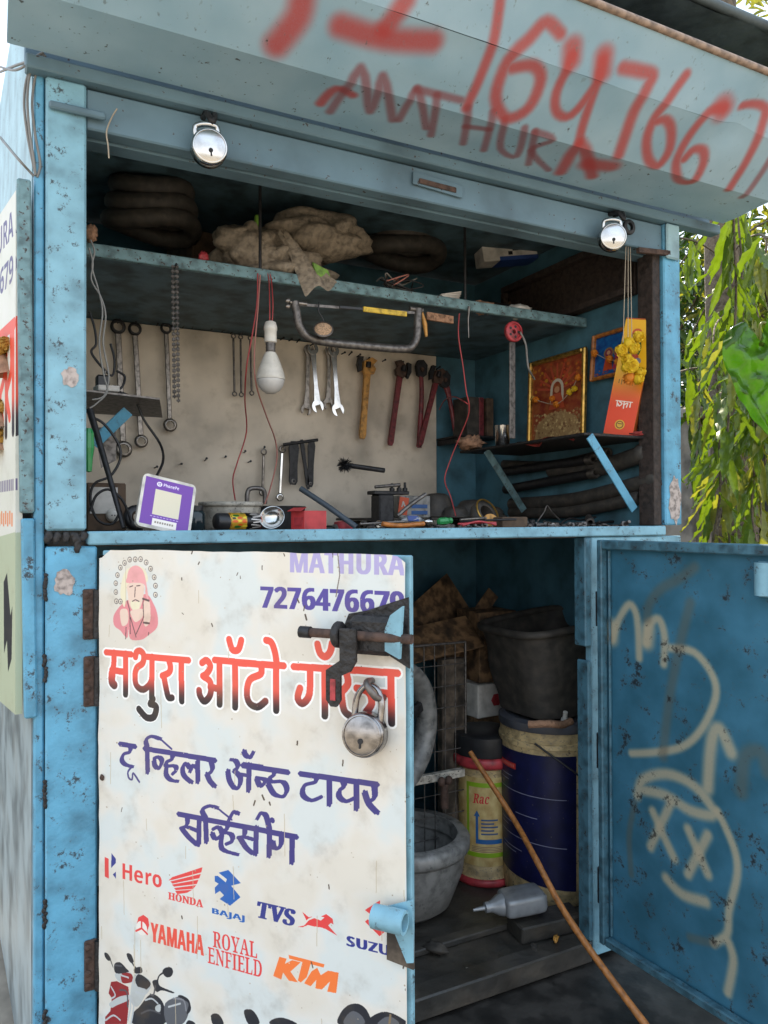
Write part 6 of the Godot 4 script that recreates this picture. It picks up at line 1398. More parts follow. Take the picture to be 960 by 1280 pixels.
	for q in [[0.03, 0.024], [0.055, 0.02], [0.075, 0.028]]: part(vb, "clamp_screw", lathe(mb(), tf(Vector3(q[0], 0.11, 0.005)), [[0, 0], [0.008, 0], [0.008, 0.01], [0.004, 0.012], [0.004, q[1]], [0, q[1]]], 10), M.black_iron)
	part(vb, "lever", tube(mb(), [Vector3(-0.03, 0.122, 0.01), Vector3(0.055, 0.13, 0.01)], 0.005, 8), M.dull_steel)
	var br := thing("bottle_brush", "black round wire brush poking out over the counter", "brush", Vector3(0.9285, 1.361, -0.5))
	part(br, "handle", tube(mb(), [Vector3.ZERO, Vector3(1.058, 1.348, -0.5) - br.position], 0.0075, 10), M.black_iron)
	var bs := mb()
	for i in 240:
		var d := Vector3(rng.randf_range(-1, 1), rng.randf_range(-1, 1), rng.randf_range(-1, 1)).normalized()
		tube(bs, [d * 0.004, d * rng.randf_range(0.018, 0.026)], [0.0012, 0.0006], 3, false)
	part(br, "bristles", bs, M.black_wire)
	var oc := thing("oil_carton", "white carton with orange end and blue stripes behind the block", "carton", Vector3(Vector3(1.207, 1.256, -0.6).x, Y + 0.03, -0.62))
	oc.rotation_degrees.y = -6
	part(oc, "body", box(mb(), tf(Vector3(0.01, 0.035, 0)), Vector3(0.11, 0.07, 0.06), 0.002), M.grey_metal)
	part(oc, "orange_end", box(mb(), tf(Vector3(-0.03, 0.037, 0.0305), 0, 0, -8), Vector3(0.032, 0.056, 0.002), 0.0005), mat("orange_print", lin(0.7, 0.1, 0.03), 0.5))
	for i in 2: part(oc, "blue_stripe", box(mb(), tf(Vector3(0.026, 0.036 - 0.02 * i, 0.0305)), Vector3(0.056, 0.012, 0.002), 0.0005), mat("blue_print", lin(0.03, 0.12, 0.35), 0.5))
	part(oc, "mark", prism(mb(), tf(Vector3(-0.03, 0.042, 0.0322)), PackedVector2Array([Vector2(-0.008, -0.008), Vector2(-0.003, 0.01), Vector2(0.001, 0.01), Vector2(0.008, -0.008), Vector2(0.004, -0.008), Vector2(-0.001, 0.002), Vector2(-0.004, -0.008)]), 0.001), M.paper)
	var pl := thing("counter_riser", "long dark grimy plank raised along the back of the counter", "plank", Vector3(1.2, Y, -0.68))
	part(pl, "plank", box(mb(), tf(Vector3(0.06, 0.026, 0)), Vector3(0.46, 0.008, 0.24), 0.002), M.grimy_black)
	for x in [-0.12, 0.24]: part(pl, "bearer", box(mb(), tf(Vector3(x, 0.011, 0)), Vector3(0.03, 0.021, 0.22), 0.002), M.grimy_black)
	# rubber seat covers / bellows
	var dn := [["black rubber bellows, tallest, behind the orange carton", Vector3(1.315, 1.317, -0.62), Vector3(0.055, 0.065, 0.055)], ["flattened black rubber boot under the red wire", Vector3(1.341, 1.255, -0.55), Vector3(0.045, 0.028, 0.045)], ["black rubber seat pad near the corner shelf", Vector3(1.5, 1.326, -0.68), Vector3(0.07, 0.05, 0.05)], ["second black rubber pad lying before the corner strut", Vector3(1.504, 1.279, -0.6), Vector3(0.06, 0.03, 0.05)]]
	for i in dn.size():
		var o := thing("rubber_boot", dn[i][0], "rubber part", dn[i][1], "black rubber parts on the riser")
		o.position.y = Y + 0.0305
		part(o, "shell", lathe(mb(), tf().scaled_local(dn[i][2]), [[0, 0], [0.96, 0.0], [1.0, 0.1], [0.98, 0.4], [0.9, 0.55], [0.92, 0.7], [0.7, 1.1], [0.5, 1.2], [0, 1.25]], 24), M.black_rubber)
		part(o, "lip", ring(mb(), tf(Vector3(0, dn[i][2].y * 0.08, 0)), dn[i][2].x * 0.98, dn[i][2].x * 1.06, 0.008, 24), M.black_rubber)
	var rl := thing("masking_tape", "wide roll of yellow-brown tape on the counter", "tape", Vector3(Vector3(1.278, 1.203, -0.25).x, Y + 0.033, -0.3))
	part(rl, "roll", ring(mb(), tf(Vector3.ZERO, 62, 15, 0), 0.026, 0.043, 0.034, 28), M.black_rubber)
	part(rl, "edge", ring(mb(), tf(Vector3(0.002, 0.012, 0.018), 62, 15, 0), 0.039, 0.0435, 0.004, 28), M.gold)
	solo("tan_disc", "tan wooden disc leaning in front of the tape roll", "disc", lathe(mb(), tf(Vector3(Vector3(1.232, 1.203, -0.2).x, Y + 0.012, -0.2), 70, 0, 0), [[0, 0], [0.026, 0], [0.027, 0.004], [0.026, 0.008], [0, 0.008]], 22), M.yellow_paint)
	solo("brown_block", "brown wooden block lying on the counter before the strut", "block", box(mb(), tf(Vector3(Vector3(1.27, 1.198, -0.16).x, Y + 0.015, -0.16), 0, -4, 0), Vector3(0.082, 0.03, 0.05), 0.003), M.card_dark)

func soft_box(st: SurfaceTool, t: Transform3D, s: Vector3) -> SurfaceTool:
	# moulded bottle body: a rounded block
	return skin(st, func(u, v):
		var a: float = -u * TAU
		var b: float = (v - 0.5) * PI
		var c := Vector3(signf(cos(a)) * pow(absf(cos(a)), 0.4) * pow(absf(cos(b)), 0.3), signf(sin(b)) * pow(absf(sin(b)), 0.3), signf(sin(a)) * pow(absf(sin(a)), 0.4) * pow(absf(cos(b)), 0.3))
		return t * (c * s / 2.0), 36, 20)

# ---------------------------------------------------------------- lower cabinet
func cabinet_things() -> void:
	var Y := 0.0825
	# big oil drum with navy label
	var dr := thing("oil_drum", "tall cream plastic drum with dark blue label and grey lid", "drum", Vector3(1.535, Y, -0.32))
	var R := 0.152
	part(dr, "body", lathe(mb(), tf(), [[0, 0], [R * 0.93, 0], [R * 0.96, 0.012], [R, 0.45], [R * 1.03, 0.452], [R * 1.03, 0.466], [R, 0.468], [R, 0.5], [0.1, 0.5]], 40), M.cream_plastic)
	var lab := mb()
	skin(lab, func(u, v):
		var a: float = lerpf(PI * 1.17, PI * 0.56, u)
		var y := lerpf(0.08 - 0.035 * u, 0.435, v)
		var r: float = lerpf(R * 0.96, R, y / 0.45) + 0.0012
		return Vector3(cos(a) * r, y, sin(a) * r), 28, 4)
	part(dr, "label_wrap", lab, mat("drum_print", Color.WHITE, 0.4, 0.0, {"image": picture(drum_label_image())}))
	part(dr, "lid", lathe(mb(), tf(Vector3(0, 0.498, 0)), [[R * 1.02, 0], [R * 1.03, 0.004], [R * 1.03, 0.024], [R * 0.9, 0.03], [R * 0.86, 0.024], [0, 0.022]], 40), mat("grey_lid", lin(0.06, 0.075, 0.11), 0.5, 0.0, {"detail": "dust", "tex": "grime"}))
	part(dr, "bail_handle", tube(mb(), smooth_path([Vector3(-0.13, 0.47, 0.09), Vector3(-0.08, 0.42, 0.16), Vector3(0.0, 0.36, 0.2), Vector3(0.1, 0.36, 0.14), Vector3(0.15, 0.47, 0.03)]), 0.003, 6), M.black_wire)
	part(dr, "spout", lathe(mb(), tf(Vector3(-0.03, 0.515, 0.10), 22, 0, 12), [[0.011, 0], [0.011, 0.02], [0.007, 0.024], [0.007, 0.045], [0, 0.045]], 12), M.white_plastic)
	# smaller pail with red rims
	var p2 := thing("red_rim_pail", "cream pail with red rims and green-bordered label", "pail", Vector3(Vector3(1.396, 0.0884, -0.47).x, Y, -0.47))
	var r2 := 0.098
	part(p2, "body", lathe(mb(), tf(), [[0, 0], [r2 * 0.97, 0], [r2, 0.01], [r2 * 0.86, 0.04], [r2 * 0.9, 0.35], [r2, 0.38], [0.08, 0.38]], 34), M.cream_plastic)
	part(p2, "foot_ring", ring(mb(), tf(Vector3(0, 0.012, 0)), r2 * 0.9, r2 * 1.04, 0.022, 34), M.red_plastic)
	part(p2, "top_ring", ring(mb(), tf(Vector3(0, 0.372, 0)), r2 * 0.85, r2 * 1.05, 0.034, 34), M.red_plastic)
	part(p2, "lid", lathe(mb(), tf(Vector3(0, 0.39, 0)), [[r2, 0], [r2 * 1.02, 0.01], [r2 * 1.02, 0.06], [r2 * 0.92, 0.066], [0, 0.06]], 34), M.black_plastic)
	var l2 := mb()
	skin(l2, func(u, v):
		var a: float = lerpf(PI * 1.05, PI * 0.3, u)
		var y := lerpf(0.06, 0.33, v)
		var r: float = lerpf(r2 * 0.863, r2 * 0.9, y / 0.35) + 0.001
		return Vector3(cos(a) * r, y, sin(a) * r), 24, 4)
	part(p2, "label_wrap", l2, mat("pail_print", Color.WHITE, 0.45, 0.0, {"image": picture(pail_label_image()), "detail": "stain", "dscale": 3.0}))
	# black tub on top of the drum
	var tb := thing("black_tub", "battered square black plastic tub standing on the oil drum", "tub", Vector3(1.545, Y + 0.53, -0.35))
	var nzt := FastNoiseLite.new()
	nzt.seed = 3; nzt.frequency = 5.0
	var wall := func(u: float, v: float, grow: float) -> Vector3:
		var a := -u * TAU
		var c := Vector3(signf(cos(a)) * pow(absf(cos(a)), 0.5), 0, signf(sin(a)) * pow(absf(sin(a)), 0.5))
		var half := Vector3(lerpf(0.12, 0.175, v), 0, lerpf(0.12, 0.16, v)) * grow
		var p := c * half
		p.y = 0.27 * v + 0.02 * v * c.x
		return p + c * 0.016 * nzt.get_noise_3dv(Vector3(p.x, p.y, p.z)) * sin(v * PI)
	var q := mb()
	skin(q, func(u, v): return wall.call(u, v, 1.0), 40, 12, 0)
	skin(q, func(u, v): return wall.call(1 - u, v, 0.965), 40, 12, 1)
	lathe(q, tf(Vector3(0, 0.002, 0)), [[0, 0], [0.115, 0]], 24)
	part(tb, "shell", q, M.grimy_black)
	var lip := []
	for i in 41: lip.append(wall.call(i / 40.0, 1.0, 1.01))
	part(tb, "rim", tube(mb(), lip, 0.012, 8, false), M.grimy_black)
	solo("frayed_rope", "bundle of frayed brown rope lying on the drum lid", "rope", tube(mb(), smooth_path([Vector3(1.36, 0.62, -0.2), Vector3(1.40, 0.626, -0.16), Vector3(1.46, 0.612, -0.178), Vector3(1.50, 0.616, -0.185)]), 0.011, 7), M.rag)
	# cartons behind
	var ct := thing("white_carton", "white carton with red hexagon mark and brown upper half", "carton", Vector3(Vector3(1.5, 0.4382, -0.62).x, Y, -0.66))
	part(ct, "lower_box", box(mb(), tf(Vector3(0.02, 0.23, 0)), Vector3(0.17, 0.46, 0.15), 0.003), M.card)
	part(ct, "white_box", box(mb(), tf(Vector3(0.02, 0.515, 0.01), 0, 4, 0), Vector3(0.18, 0.11, 0.16), 0.003), M.paper)
	part(ct, "brown_box", box(mb(), tf(Vector3(0.03, 0.69, 0.01), 0, -3, 0), Vector3(0.15, 0.235, 0.15), 0.003), M.card)
	var hx := PackedVector2Array()
	for i in 6: hx.append(Vector2(cos(TAU * i / 6), sin(TAU * i / 6)) * 0.022)
	part(ct, "hexagon_mark", prism(mb(), tf(Vector3(0.012, 0.515, 0.092), 0, 4, 0), hx, 0.001), M.red_plastic)
	for c in [["brown cardboard sheet leaning at the back of the cabinet", Vector3(1.453, 0.8042, -0.75), Vector3(0.26, 0.34, 0.006), Vector3(-18, 10, 28)], ["torn brown cardboard strip slanting across the cabinet back", Vector3(1.477, 0.8414, -0.66), Vector3(0.05, 0.3, 0.005), Vector3(-14, 0, -46)], ["dark cardboard sheet lying over the wire rack", Vector3(1.297, 0.8084, -0.6), Vector3(0.3, 0.14, 0.006), Vector3(-50, -12, 12)]]:
		var o := solo("cardboard_sheet", c[0], "cardboard", box(mb(), tf(), c[2], 0.001), M.card if c[2].x != 0.3 else M.card_dark, "cardboard in the cabinet", Transform3D(Basis.from_euler(c[3] * PI / 180), c[1]))
	# wire rack with a plank, and a wheel rim in front of it
	var wr := thing("wire_rack", "rusty wire grid rack standing in the cabinet", "rack", Vector3(1.02, Y, -0.46))
	var x1: float = Vector3(1.318, 0.5783, -0.46).x - 1.02
	var top: float = Vector3(1.319, 0.8209, -0.46).y - Y
	for i in 9: part(wr, "wire", tube(mb(), [Vector3(x1 - i * 0.037, 0, 0), Vector3(x1 - i * 0.037, top, 0)], 0.0018 if i else 0.004, 5), M.dull_steel)
	for i in 11: part(wr, "wire", tube(mb(), [Vector3(x1 - 0.3, top - i * 0.065, 0.003), Vector3(x1, top - i * 0.065, 0.003)], 0.0018 if i else 0.004, 5), M.dull_steel)
	solo("plank", "grey weathered plank standing behind the wire rack", "plank", bar(mb(), Vector3(Vector3(1.258, 0.5765, -0.5).x, Y, -0.53), Vector3(Vector3(1.344, 0.5659, -0.5).x, Y + 0.68, -0.5)), M.ply)
	var rim := thing("wheel_rim", "grey alloy motorcycle wheel rim half hidden by the door", "wheel", Vector3(0.9993, 0.6135, -0.36))
	rim.rotation_degrees.y = 24
	var ax := Transform3D(Basis(Vector3.RIGHT, PI / 2), Vector3.ZERO)
	part(rim, "rim", lathe(mb(), ax, [[0.165, -0.03], [0.185, -0.034], [0.19, -0.03], [0.176, -0.02], [0.172, 0.0], [0.176, 0.02], [0.19, 0.03], [0.185, 0.034], [0.165, 0.03], [0.15, 0.012], [0.15, -0.012], [0.165, -0.03]], 56), M.grey_metal)
	for i in 5: part(rim, "spoke", beam(mb(), Vector3(cos(TAU * i / 5), sin(TAU * i / 5), 0) * 0.035, Vector3(cos(TAU * i / 5 + 0.25), sin(TAU * i / 5 + 0.25), 0) * 0.155, 0.034, 0.022, Vector3.BACK, 0.006), M.black_iron)
	part(rim, "hub", lathe(mb(), ax, [[0.012, -0.04], [0.045, -0.04], [0.045, 0.04], [0.012, 0.04]], 24), M.grey_metal)
	# grey basin on the floor with a tap above it
	var bs := thing("grey_basin", "grimy grey metal basin on the cabinet floor with thick rim", "basin", Vector3(1.07, Y, -0.4))
	part(bs, "bowl", lathe(mb(), tf(), [[0, 0], [0.09, 0], [0.13, 0.03], [0.165, 0.12], [0.175, 0.19], [0.165, 0.19], [0.15, 0.12], [0, 0.03]], 36), M.grey_metal)
	part(bs, "rim", ring(mb(), tf(Vector3(0, 0.2, 0)), 0.15, 0.186, 0.045, 36), M.grey_metal)
	var tap := thing("rusty_tap", "rusty tap fitting standing above the grey basin", "tap", Vector3(Vector3(1.191, 0.355, -0.38).x, Vector3(1.191, 0.355, -0.38).y, -0.38))
	part(tap, "body", tube(mb(), [Vector3(0, 0, 0), Vector3(0, 0.07, 0)], 0.012, 10), M.rust)
	for s in [-1, 1]: part(tap, "knob", blob(mb(), tf(Vector3(0.012 * s, 0.08, 0.004)), Vector3(0.012, 0.014, 0.012), 0.2, 2, 3, 12, 8), M.rust)
	solo("white_rail", "grimy white ledge bar across the rack above the basin", "bar", bar(mb(), Vector3(0.9, Vector3(1.215, 0.4388, -0.4).y - 0.012, -0.42), Vector3(Vector3(1.277, 0.4291, -0.4).x, Vector3(1.215, 0.4388, -0.4).y + 0.012, -0.4)), M.dirty_white)
	# silver oil bottle lying on a dark block
	solo("floor_block", "dark oily block of wood lying on the cabinet floor", "block", box(mb(), tf(Vector3(1.35, Y + 0.022, -0.115), 0, -6, 0), Vector3(0.2, 0.044, 0.08), 0.004), M.oiled_floor)
	var ob := thing("oil_bottle", "empty silver oil bottle lying on its side on the block", "bottle", Vector3(1.26, 0.1646, -0.15))
	ob.rotation_degrees = Vector3(0, -14, 94)
	part(ob, "body", soft_box(mb(), tf(Vector3(0, -0.03, 0)), Vector3(0.054, 0.118, 0.088)), M.silver_plastic)
	part(ob, "base_ridge", box(mb(), tf(Vector3(0, -0.0885, 0)), Vector3(0.034, 0.004, 0.062), 0.0015), M.silver_plastic)
	part(ob, "shoulder", lathe(mb(), tf(Vector3(0, 0.026, 0)), [[0.03, 0], [0.026, 0.014], [0.016, 0.03], [0.015, 0.036]], 18), M.silver_plastic)
	part(ob, "neck", lathe(mb(), tf(Vector3(0, 0.06, 0)), [[0.014, 0], [0.014, 0.016], [0.006, 0.018], [0.004, 0.05], [0, 0.05]], 16), M.silver_plastic)
	# litter on the floor and sill
	var lit := [["foil_strip", "crumpled foil strip on the cabinet floor", Vector3(1.137, 0.086, -0.0441), Vector3(0.06, 0.004, 0.012), "silver_plastic"], ["dry_leaf", "curled brown dry leaf on the cabinet sill", Vector3(1.326, 0.096, -0.0481), Vector3(0.03, 0.009, 0.012), "yellow_paint"], ["plastic_scrap", "dark blue plastic scrap beside the dry leaf", Vector3(1.259, 0.09, -0.053), Vector3(0.035, 0.006, 0.015), "grimy_black"], ["plastic_scrap", "small white paper crumb near the sill", Vector3(1.056, 0.088, -0.0556), Vector3(0.012, 0.003, 0.005), "paper"], ["plastic_scrap", "white speck of paper on the slab before the sill", Vector3(0.9287, 0.04, -0.0127), Vector3(0.006, 0.002, 0.005), "paper"], ["plastic_scrap", "oily black rag at the foot of the basin", Vector3(1.024, 0.09, -0.1556), Vector3(0.05, 0.02, 0.03), "grimy_black"]]
	for i in lit.size(): solo(lit[i][0], lit[i][1], "litter", blob(mb(), tf(lit[i][2] + Vector3(0, lit[i][3].y * 0.5, 0), 0, 25 + 20 * i, 0), lit[i][3] * 0.6, 0.7, 3, i + 2, 16, 8), M[lit[i][4]])
	# cane leaning out over the sill
	solo("cane", "long brown cane leaning from the cabinet out over the sill", "cane", tube(mb(), smooth_path([Vector3(1.268, 0.5129, -0.36), Vector3(1.299, 0.3732, -0.2), Vector3(1.282, 0.312, -0.08), Vector3(1.283, 0.2298, 0.02), Vector3(1.296, 0.1555, 0.12), Vector3(1.331, 0.045, 0.2674)], 6), cane_radii(), 10), M.cane)

func cane_radii() -> Array:
	var out := []
	for i in 31: out.append(0.0074 + 0.00004 * i + (0.0007 if i % 8 == 5 else 0.0))
	return out

func bolt_heap() -> void:
	# loose nuts, bolts and washers nobody could count, lying under the hoses
	var st := mb()
	var r := RandomNumberGenerator.new()
	r.seed = 14
	for i in 90:
		var p := Vector3(r.randf_range(1.33, 1.66), 1.1765, r.randf_range(-0.32, -0.07))
		if i > 60: p.x = r.randf_range(0.75, 1.3)
		var s := r.randf_range(0.6, 1.1)
		var t := tf(p + Vector3(0, 0.006 * s, 0), r.randf_range(60, 120), r.randf() * 360, r.randf_range(-20, 20))
		if i % 3 == 0: ring(st, tf(p + Vector3(0, 0.004, 0), r.randf_range(-25, 25), 0, r.randf_range(-25, 25)), 0.005 * s, 0.011 * s, 0.004, 10)
		else: lathe(st, t, [[0, 0], [0.009 * s, 0], [0.009 * s, 0.007 * s], [0.0045 * s, 0.008 * s], [0.0045 * s, 0.03 * s], [0, 0.031 * s]], 6, true)
	var o := solo("bolt_litter", "scattered dark bolts, nuts and washers along the counter", "bolts", st, M.dull_steel)
	o.set_meta("kind", "stuff")

# ---------------------------------------------------------------- left-hand side of the kiosk
func left_side() -> void:
	for q in [["dried marigold bunch with brown husk on the side board, upper", Vector3(0.0322, 1.531, -0.12), 0.03], ["dried marigold bunch on the side board, middle", Vector3(0.0274, 1.423, -0.16), 0.024], ["dried marigold bunch on the side board, lower", Vector3(0.0245, 1.37, -0.16), 0.02]]:
		var o := thing("side_marigold", q[0], "flowers", q[1], "dried flowers on the side board")
		for i in 9: flower(o, Vector3(rng.randf_range(-0.7, 0.5), rng.randf_range(-0.35, 0.5), rng.randf_range(-0.6, 0.8)) * q[2], q[2] * 0.5, M.dry_marigold)
		part(o, "husk", lathe(mb(), tf(Vector3(0, -q[2] * 1.5, 0), 0, 0, 12), [[q[2] * 1.1, 0], [q[2] * 0.95, 0.004], [q[2] * 0.5, q[2] * 0.9], [q[2] * 0.2, q[2] * 1.3]], 14), M.rag)
	for w in [["bundle of grey wires tied at the kiosk corner, running off to the street", [Vector3(0.0229, 2.173, -0.3), Vector3(0.0483, 2.088, -0.1), Vector3(0.0725, 2.056, -0.01), Vector3(0.0888, 2.066, -0.01), Vector3(0.0929, 2.073, -0.01)]], ["grey wire hanging down the corner in a loop", [Vector3(0.0861, 2.065, -0.01), Vector3(0.0698, 2.034, -0.01), Vector3(0.0644, 1.988, -0.01), Vector3(0.0671, 1.929, -0.01), Vector3(0.0752, 1.871, -0.01), Vector3(0.078, 1.842, -0.01)]], ["second grey wire hanging down the corner", [Vector3(0.0889, 2.064, -0.012), Vector3(0.078, 2.03, -0.012), Vector3(0.0726, 1.976, -0.012), Vector3(0.078, 1.917, -0.012), Vector3(0.0862, 1.867, -0.012), Vector3(0.0808, 1.84, -0.012)]], ["third grey wire hanging down the corner, outermost", [Vector3(0.0836, 2.061, -0.015), Vector3(0.0646, 2.026, -0.015), Vector3(0.0592, 1.974, -0.015), Vector3(0.0646, 1.919, -0.015), Vector3(0.0728, 1.873, -0.015), Vector3(0.0796, 1.841, -0.015)]], ["fourth wire of the corner bundle, running off level", [Vector3(0.0229, 2.184, -0.3), Vector3(0.0455, 2.078, -0.1), Vector3(0.0675, 2.054, -0.02), Vector3(0.0921, 2.075, -0.02)]], ["thin grey wire crossing to the sign board top", [Vector3(0.0218, 1.986, -0.2), Vector3(0.046, 1.875, -0.02), Vector3(0.0676, 1.853, -0.02), Vector3(0.0785, 1.843, -0.02)]]]:
		solo("corner_wire", w[0], "wire", tube(mb(), smooth_path(w[1], 6), 0.0026, 6), M.grey_wire)
	solo("corner_knot", "twisted knot of wire at the top of the kiosk corner", "wire", tube(mb(), smooth_path([Vector3(0.0586, 2.035, 0), Vector3(0.0828, 2.056, 0), Vector3(0.0937, 2.065, 0), Vector3(0.0801, 2.046, 0), Vector3(0.064, 2.045, 0), Vector3(0.0909, 2.07, 0)], 6), 0.003, 6), M.grey_wire)
	solo("dry_string", "frayed string hanging from the header beside the post", "string", tube(mb(), smooth_path([Vector3(0.2205, 1.994, 0.006), Vector3(0.2102, 1.973, 0.006), Vector3(0.2014, 1.945, 0.006), Vector3(0.2043, 1.919, 0.006), Vector3(0.2058, 1.895, 0.006)], 5), 0.0015, 5), M.string)

# ---------------------------------------------------------------- greenery and what stands behind it
func leaf_mesh(sd: int, L: float, W: float, wavy: float, nv := 10) -> ArrayMesh:
	# hangs from the origin down -y, wavy margin, folded on the midrib
	var r := RandomNumberGenerator.new()
	r.seed = sd
	var bend := r.randf_range(-0.35, 0.35)
	var ph := r.randf() * TAU
	var st := mb()
	skin(st, func(u, v):
		var s: float = (u - 0.5) * 2
		var t: float = 1 - v
		var w: float = W * 0.5 * pow(sin(PI * clampf(t * 0.96 + 0.03, 0, 1)), 0.75) * (1.0 - 0.45 * t)
		var rip := wavy * W * absf(s) * sin(t * 26 + ph + (0.0 if s < 0 else 1.4))
		return Vector3(s * w, -t * L, absf(s) * w * 0.45 + rip + bend * L * t * t * 0.6), 4, nv)
	st.generate_normals()
	return st.commit()

func greenery() -> void:
	var leaf_green := mat("leaf", lin(0.15, 0.23, 0.03), 0.28, 0.0, {"scale": 8.0, "back": lin(0.95, 0.96, 0.2)})
	var leaf_young := mat("leaf_young", lin(0.3, 0.32, 0.06), 0.28, 0.0, {"scale": 8.0, "back": lin(1.0, 0.95, 0.38)})
	var leaf_dark := mat("leaf_dark", lin(0.05, 0.1, 0.022), 0.4, 0.0, {"scale": 8.0, "back": lin(0.3, 0.42, 0.06)})
	var bark := mat("bark", lin(0.16, 0.12, 0.08), 0.9, 0.0, {"scale": 4.0, "tex": "grime", "bump": 0.6})
	var kinds := []
	for i in 6: kinds.append(leaf_mesh(50 + i, 0.19 + 0.025 * (i % 3), 0.044 + 0.006 * (i % 2), 0.16))
	# weeping tree at the kiosk's right-hand side: long pendulous twigs with wavy leaves
	var tree := thing("weeping_tree", "weeping tree with long wavy sunlit leaves hanging beside the kiosk", "tree", Vector3(3.25, 0, -1.05))
	part(tree, "trunk", tube(mb(), smooth_path([Vector3(0, -0.05, 0), Vector3(0.03, 1.2, 0.02), Vector3(-0.02, 2.6, 0), Vector3(0, 4.2, 0)]), [0.12, 0.118, 0.115, 0.112, 0.11, 0.108, 0.104, 0.1, 0.096, 0.09, 0.085, 0.08, 0.074, 0.068, 0.06, 0.05], 12), bark)
	var r := RandomNumberGenerator.new()
	r.seed = 5
	var count := 0
	var far := mb()
	for t in 23:
		var dd := r.randf_range(0.0, 1.0)
		var base := Vector3(lerpf(-1.05, 0.1, dd) + r.randf_range(-0.2, 0.3), r.randf_range(1.6, 2.5), lerpf(0.75, -0.15, dd) + r.randf_range(-0.25, 0.25))
		if t % 6 == 5: base = Vector3(r.randf_range(-0.3, 0.9), r.randf_range(2.0, 3.2), r.randf_range(0.1, 0.9))
		var length := r.randf_range(0.7, 1.2) if t % 3 else r.randf_range(0.4, 0.8)
		var sway := Vector3(r.randf_range(-0.15, 0.15), 0, r.randf_range(-0.15, 0.15))
		var pts := [Vector3(0, base.y + 0.25, 0).lerp(base, 0.05), Vector3(0, base.y + 0.35, 0).lerp(base, 0.5), base]
		for k in 4: pts.append(base + Vector3(0, -length * (k + 1) / 4.0, 0) + sway * (k + 1) / 4.0 + Vector3(r.randf_range(-0.02, 0.02), 0, r.randf_range(-0.02, 0.02)))
		var sp := smooth_path(pts, 4)
		part(tree, "twig", tube(mb(), sp, 0.0045, 5, false), bark)
		for k in range(4, sp.size()):
			for j in 2:
				if r.randf() < 0.35: continue
				var yaw := r.randf() * TAU
				var tilt := r.randf_range(0.12, 0.75)
				var b := Basis(Vector3.UP, yaw) * Basis(Vector3.RIGHT, -tilt) * Basis(Vector3.UP, r.randf_range(-0.8, 0.8))
				var x := Transform3D(b.scaled(Vector3.ONE * r.randf_range(0.75, 1.2)), sp[k] + Vector3(r.randf_range(-0.02, 0.02), r.randf_range(-0.04, 0.04), r.randf_range(-0.02, 0.02)))
				var wp := x.origin + tree.position
				# those that hang lowest and nearest are picked out one by one
				if count < 295 and wp.y < 2.15 and wp.y > 0.9:
					part(tree, "leaf", kinds[r.randi() % 6], leaf_young if r.randf() < 0.4 else leaf_green, x)
					count += 1
				else: far.append_from(kinds[r.randi() % 6], 0, x)
	var ft := part(tree, "crown", far.commit(), leaf_green)
	ft.set_meta("kind", "stuff")
	# climbing plant with one big heart-shaped leaf
	var vine := thing("money_plant", "climbing plant with one large glossy heart-shaped leaf", "plant", Vector3(2.089, 1.158, 0))
	vine.position = PLANT
	var big := func(L: float, W: float, sd: int) -> SurfaceTool:
		var nz := FastNoiseLite.new()
		nz.seed = sd; nz.frequency = 1.5
		return skin(mb(), func(u, v):
			var s: float = (u - 0.5) * 2
			var t: float = 1 - v
			var w: float = W * 0.5 * pow(sin(PI * pow(clampf(t * 0.98 + 0.01, 0, 1), 0.62)), 0.7)
			return Vector3(s * w, 0.12 * L * absf(s) * (1 - t) * 2.0 - t * L, 0.45 * w * absf(s) + 0.16 * L * nz.get_noise_2d(s * 1.2, t * 2) - 0.3 * L * t * t + 0.012 * L * cos(t * 40 - absf(s) * 14)), 16, 30)
	part(vine, "stem", tube(mb(), smooth_path([Vector3(0.25, -1.0, -0.1), Vector3(0.22, -0.4, -0.08), Vector3(0.2, 0.1, 0), Vector3(0.12, 0.32, 0), Vector3(0.0, 0.30, 0)]), 0.006, 7), leaf_green)
	part(vine, "leaf", big.call(0.26, 0.21, 4), mat("leaf_glossy", lin(0.07, 0.17, 0.015), 0.2, 0.0, {"scale": 3.0, "back": lin(0.5, 0.75, 0.06)}), Transform3D(Basis.from_euler(Vector3(-0.15, -0.75, 0.2)), Vector3(0.0, 0.31, 0)))
	part(vine, "leaf_stalk", tube(mb(), smooth_path([Vector3(0.0, 0.31, 0), Vector3(0.02, 0.36, -0.01), Vector3(0.1, 0.34, 0)]), 0.004, 6), leaf_young)
	part(vine, "leaf", big.call(0.2, 0.15, 6), leaf_young, Transform3D(Basis.from_euler(Vector3(-0.5, -0.6, -0.3)), Vector3(0.2, 0.0, 0)))
	part(vine, "leaf", big.call(0.16, 0.12, 7), leaf_young, Transform3D(Basis.from_euler(Vector3(-0.3, 0.9, 0.1)), Vector3(0.21, -0.3, -0.05)))
	# trees further back
	var lump := leaf_mesh(90, 0.16, 0.06, 0.1, 4)
	for q in [["dark leafy tree standing beyond the compound wall, behind the weeping leaves", Vector3(6.2, 0, -4.6), 1.9, 3.9, leaf_dark, 6000], ["tall bright tree beyond the compound wall, above the kiosk roof", Vector3(6.9, 0, -2.9), 1.7, 6.0, leaf_young, 4500], ["leafy tree standing far beyond the compound wall", Vector3(8.6, 0, -5.4), 2.2, 5.0, leaf_dark, 5000], ["tree beyond the wall at the frame's far edge", Vector3(7.4, 0, -0.6), 1.8, 4.4, leaf_dark, 3500]]:
		var o := thing("garden_tree", q[0], "tree", q[1], "trees beyond the compound wall")
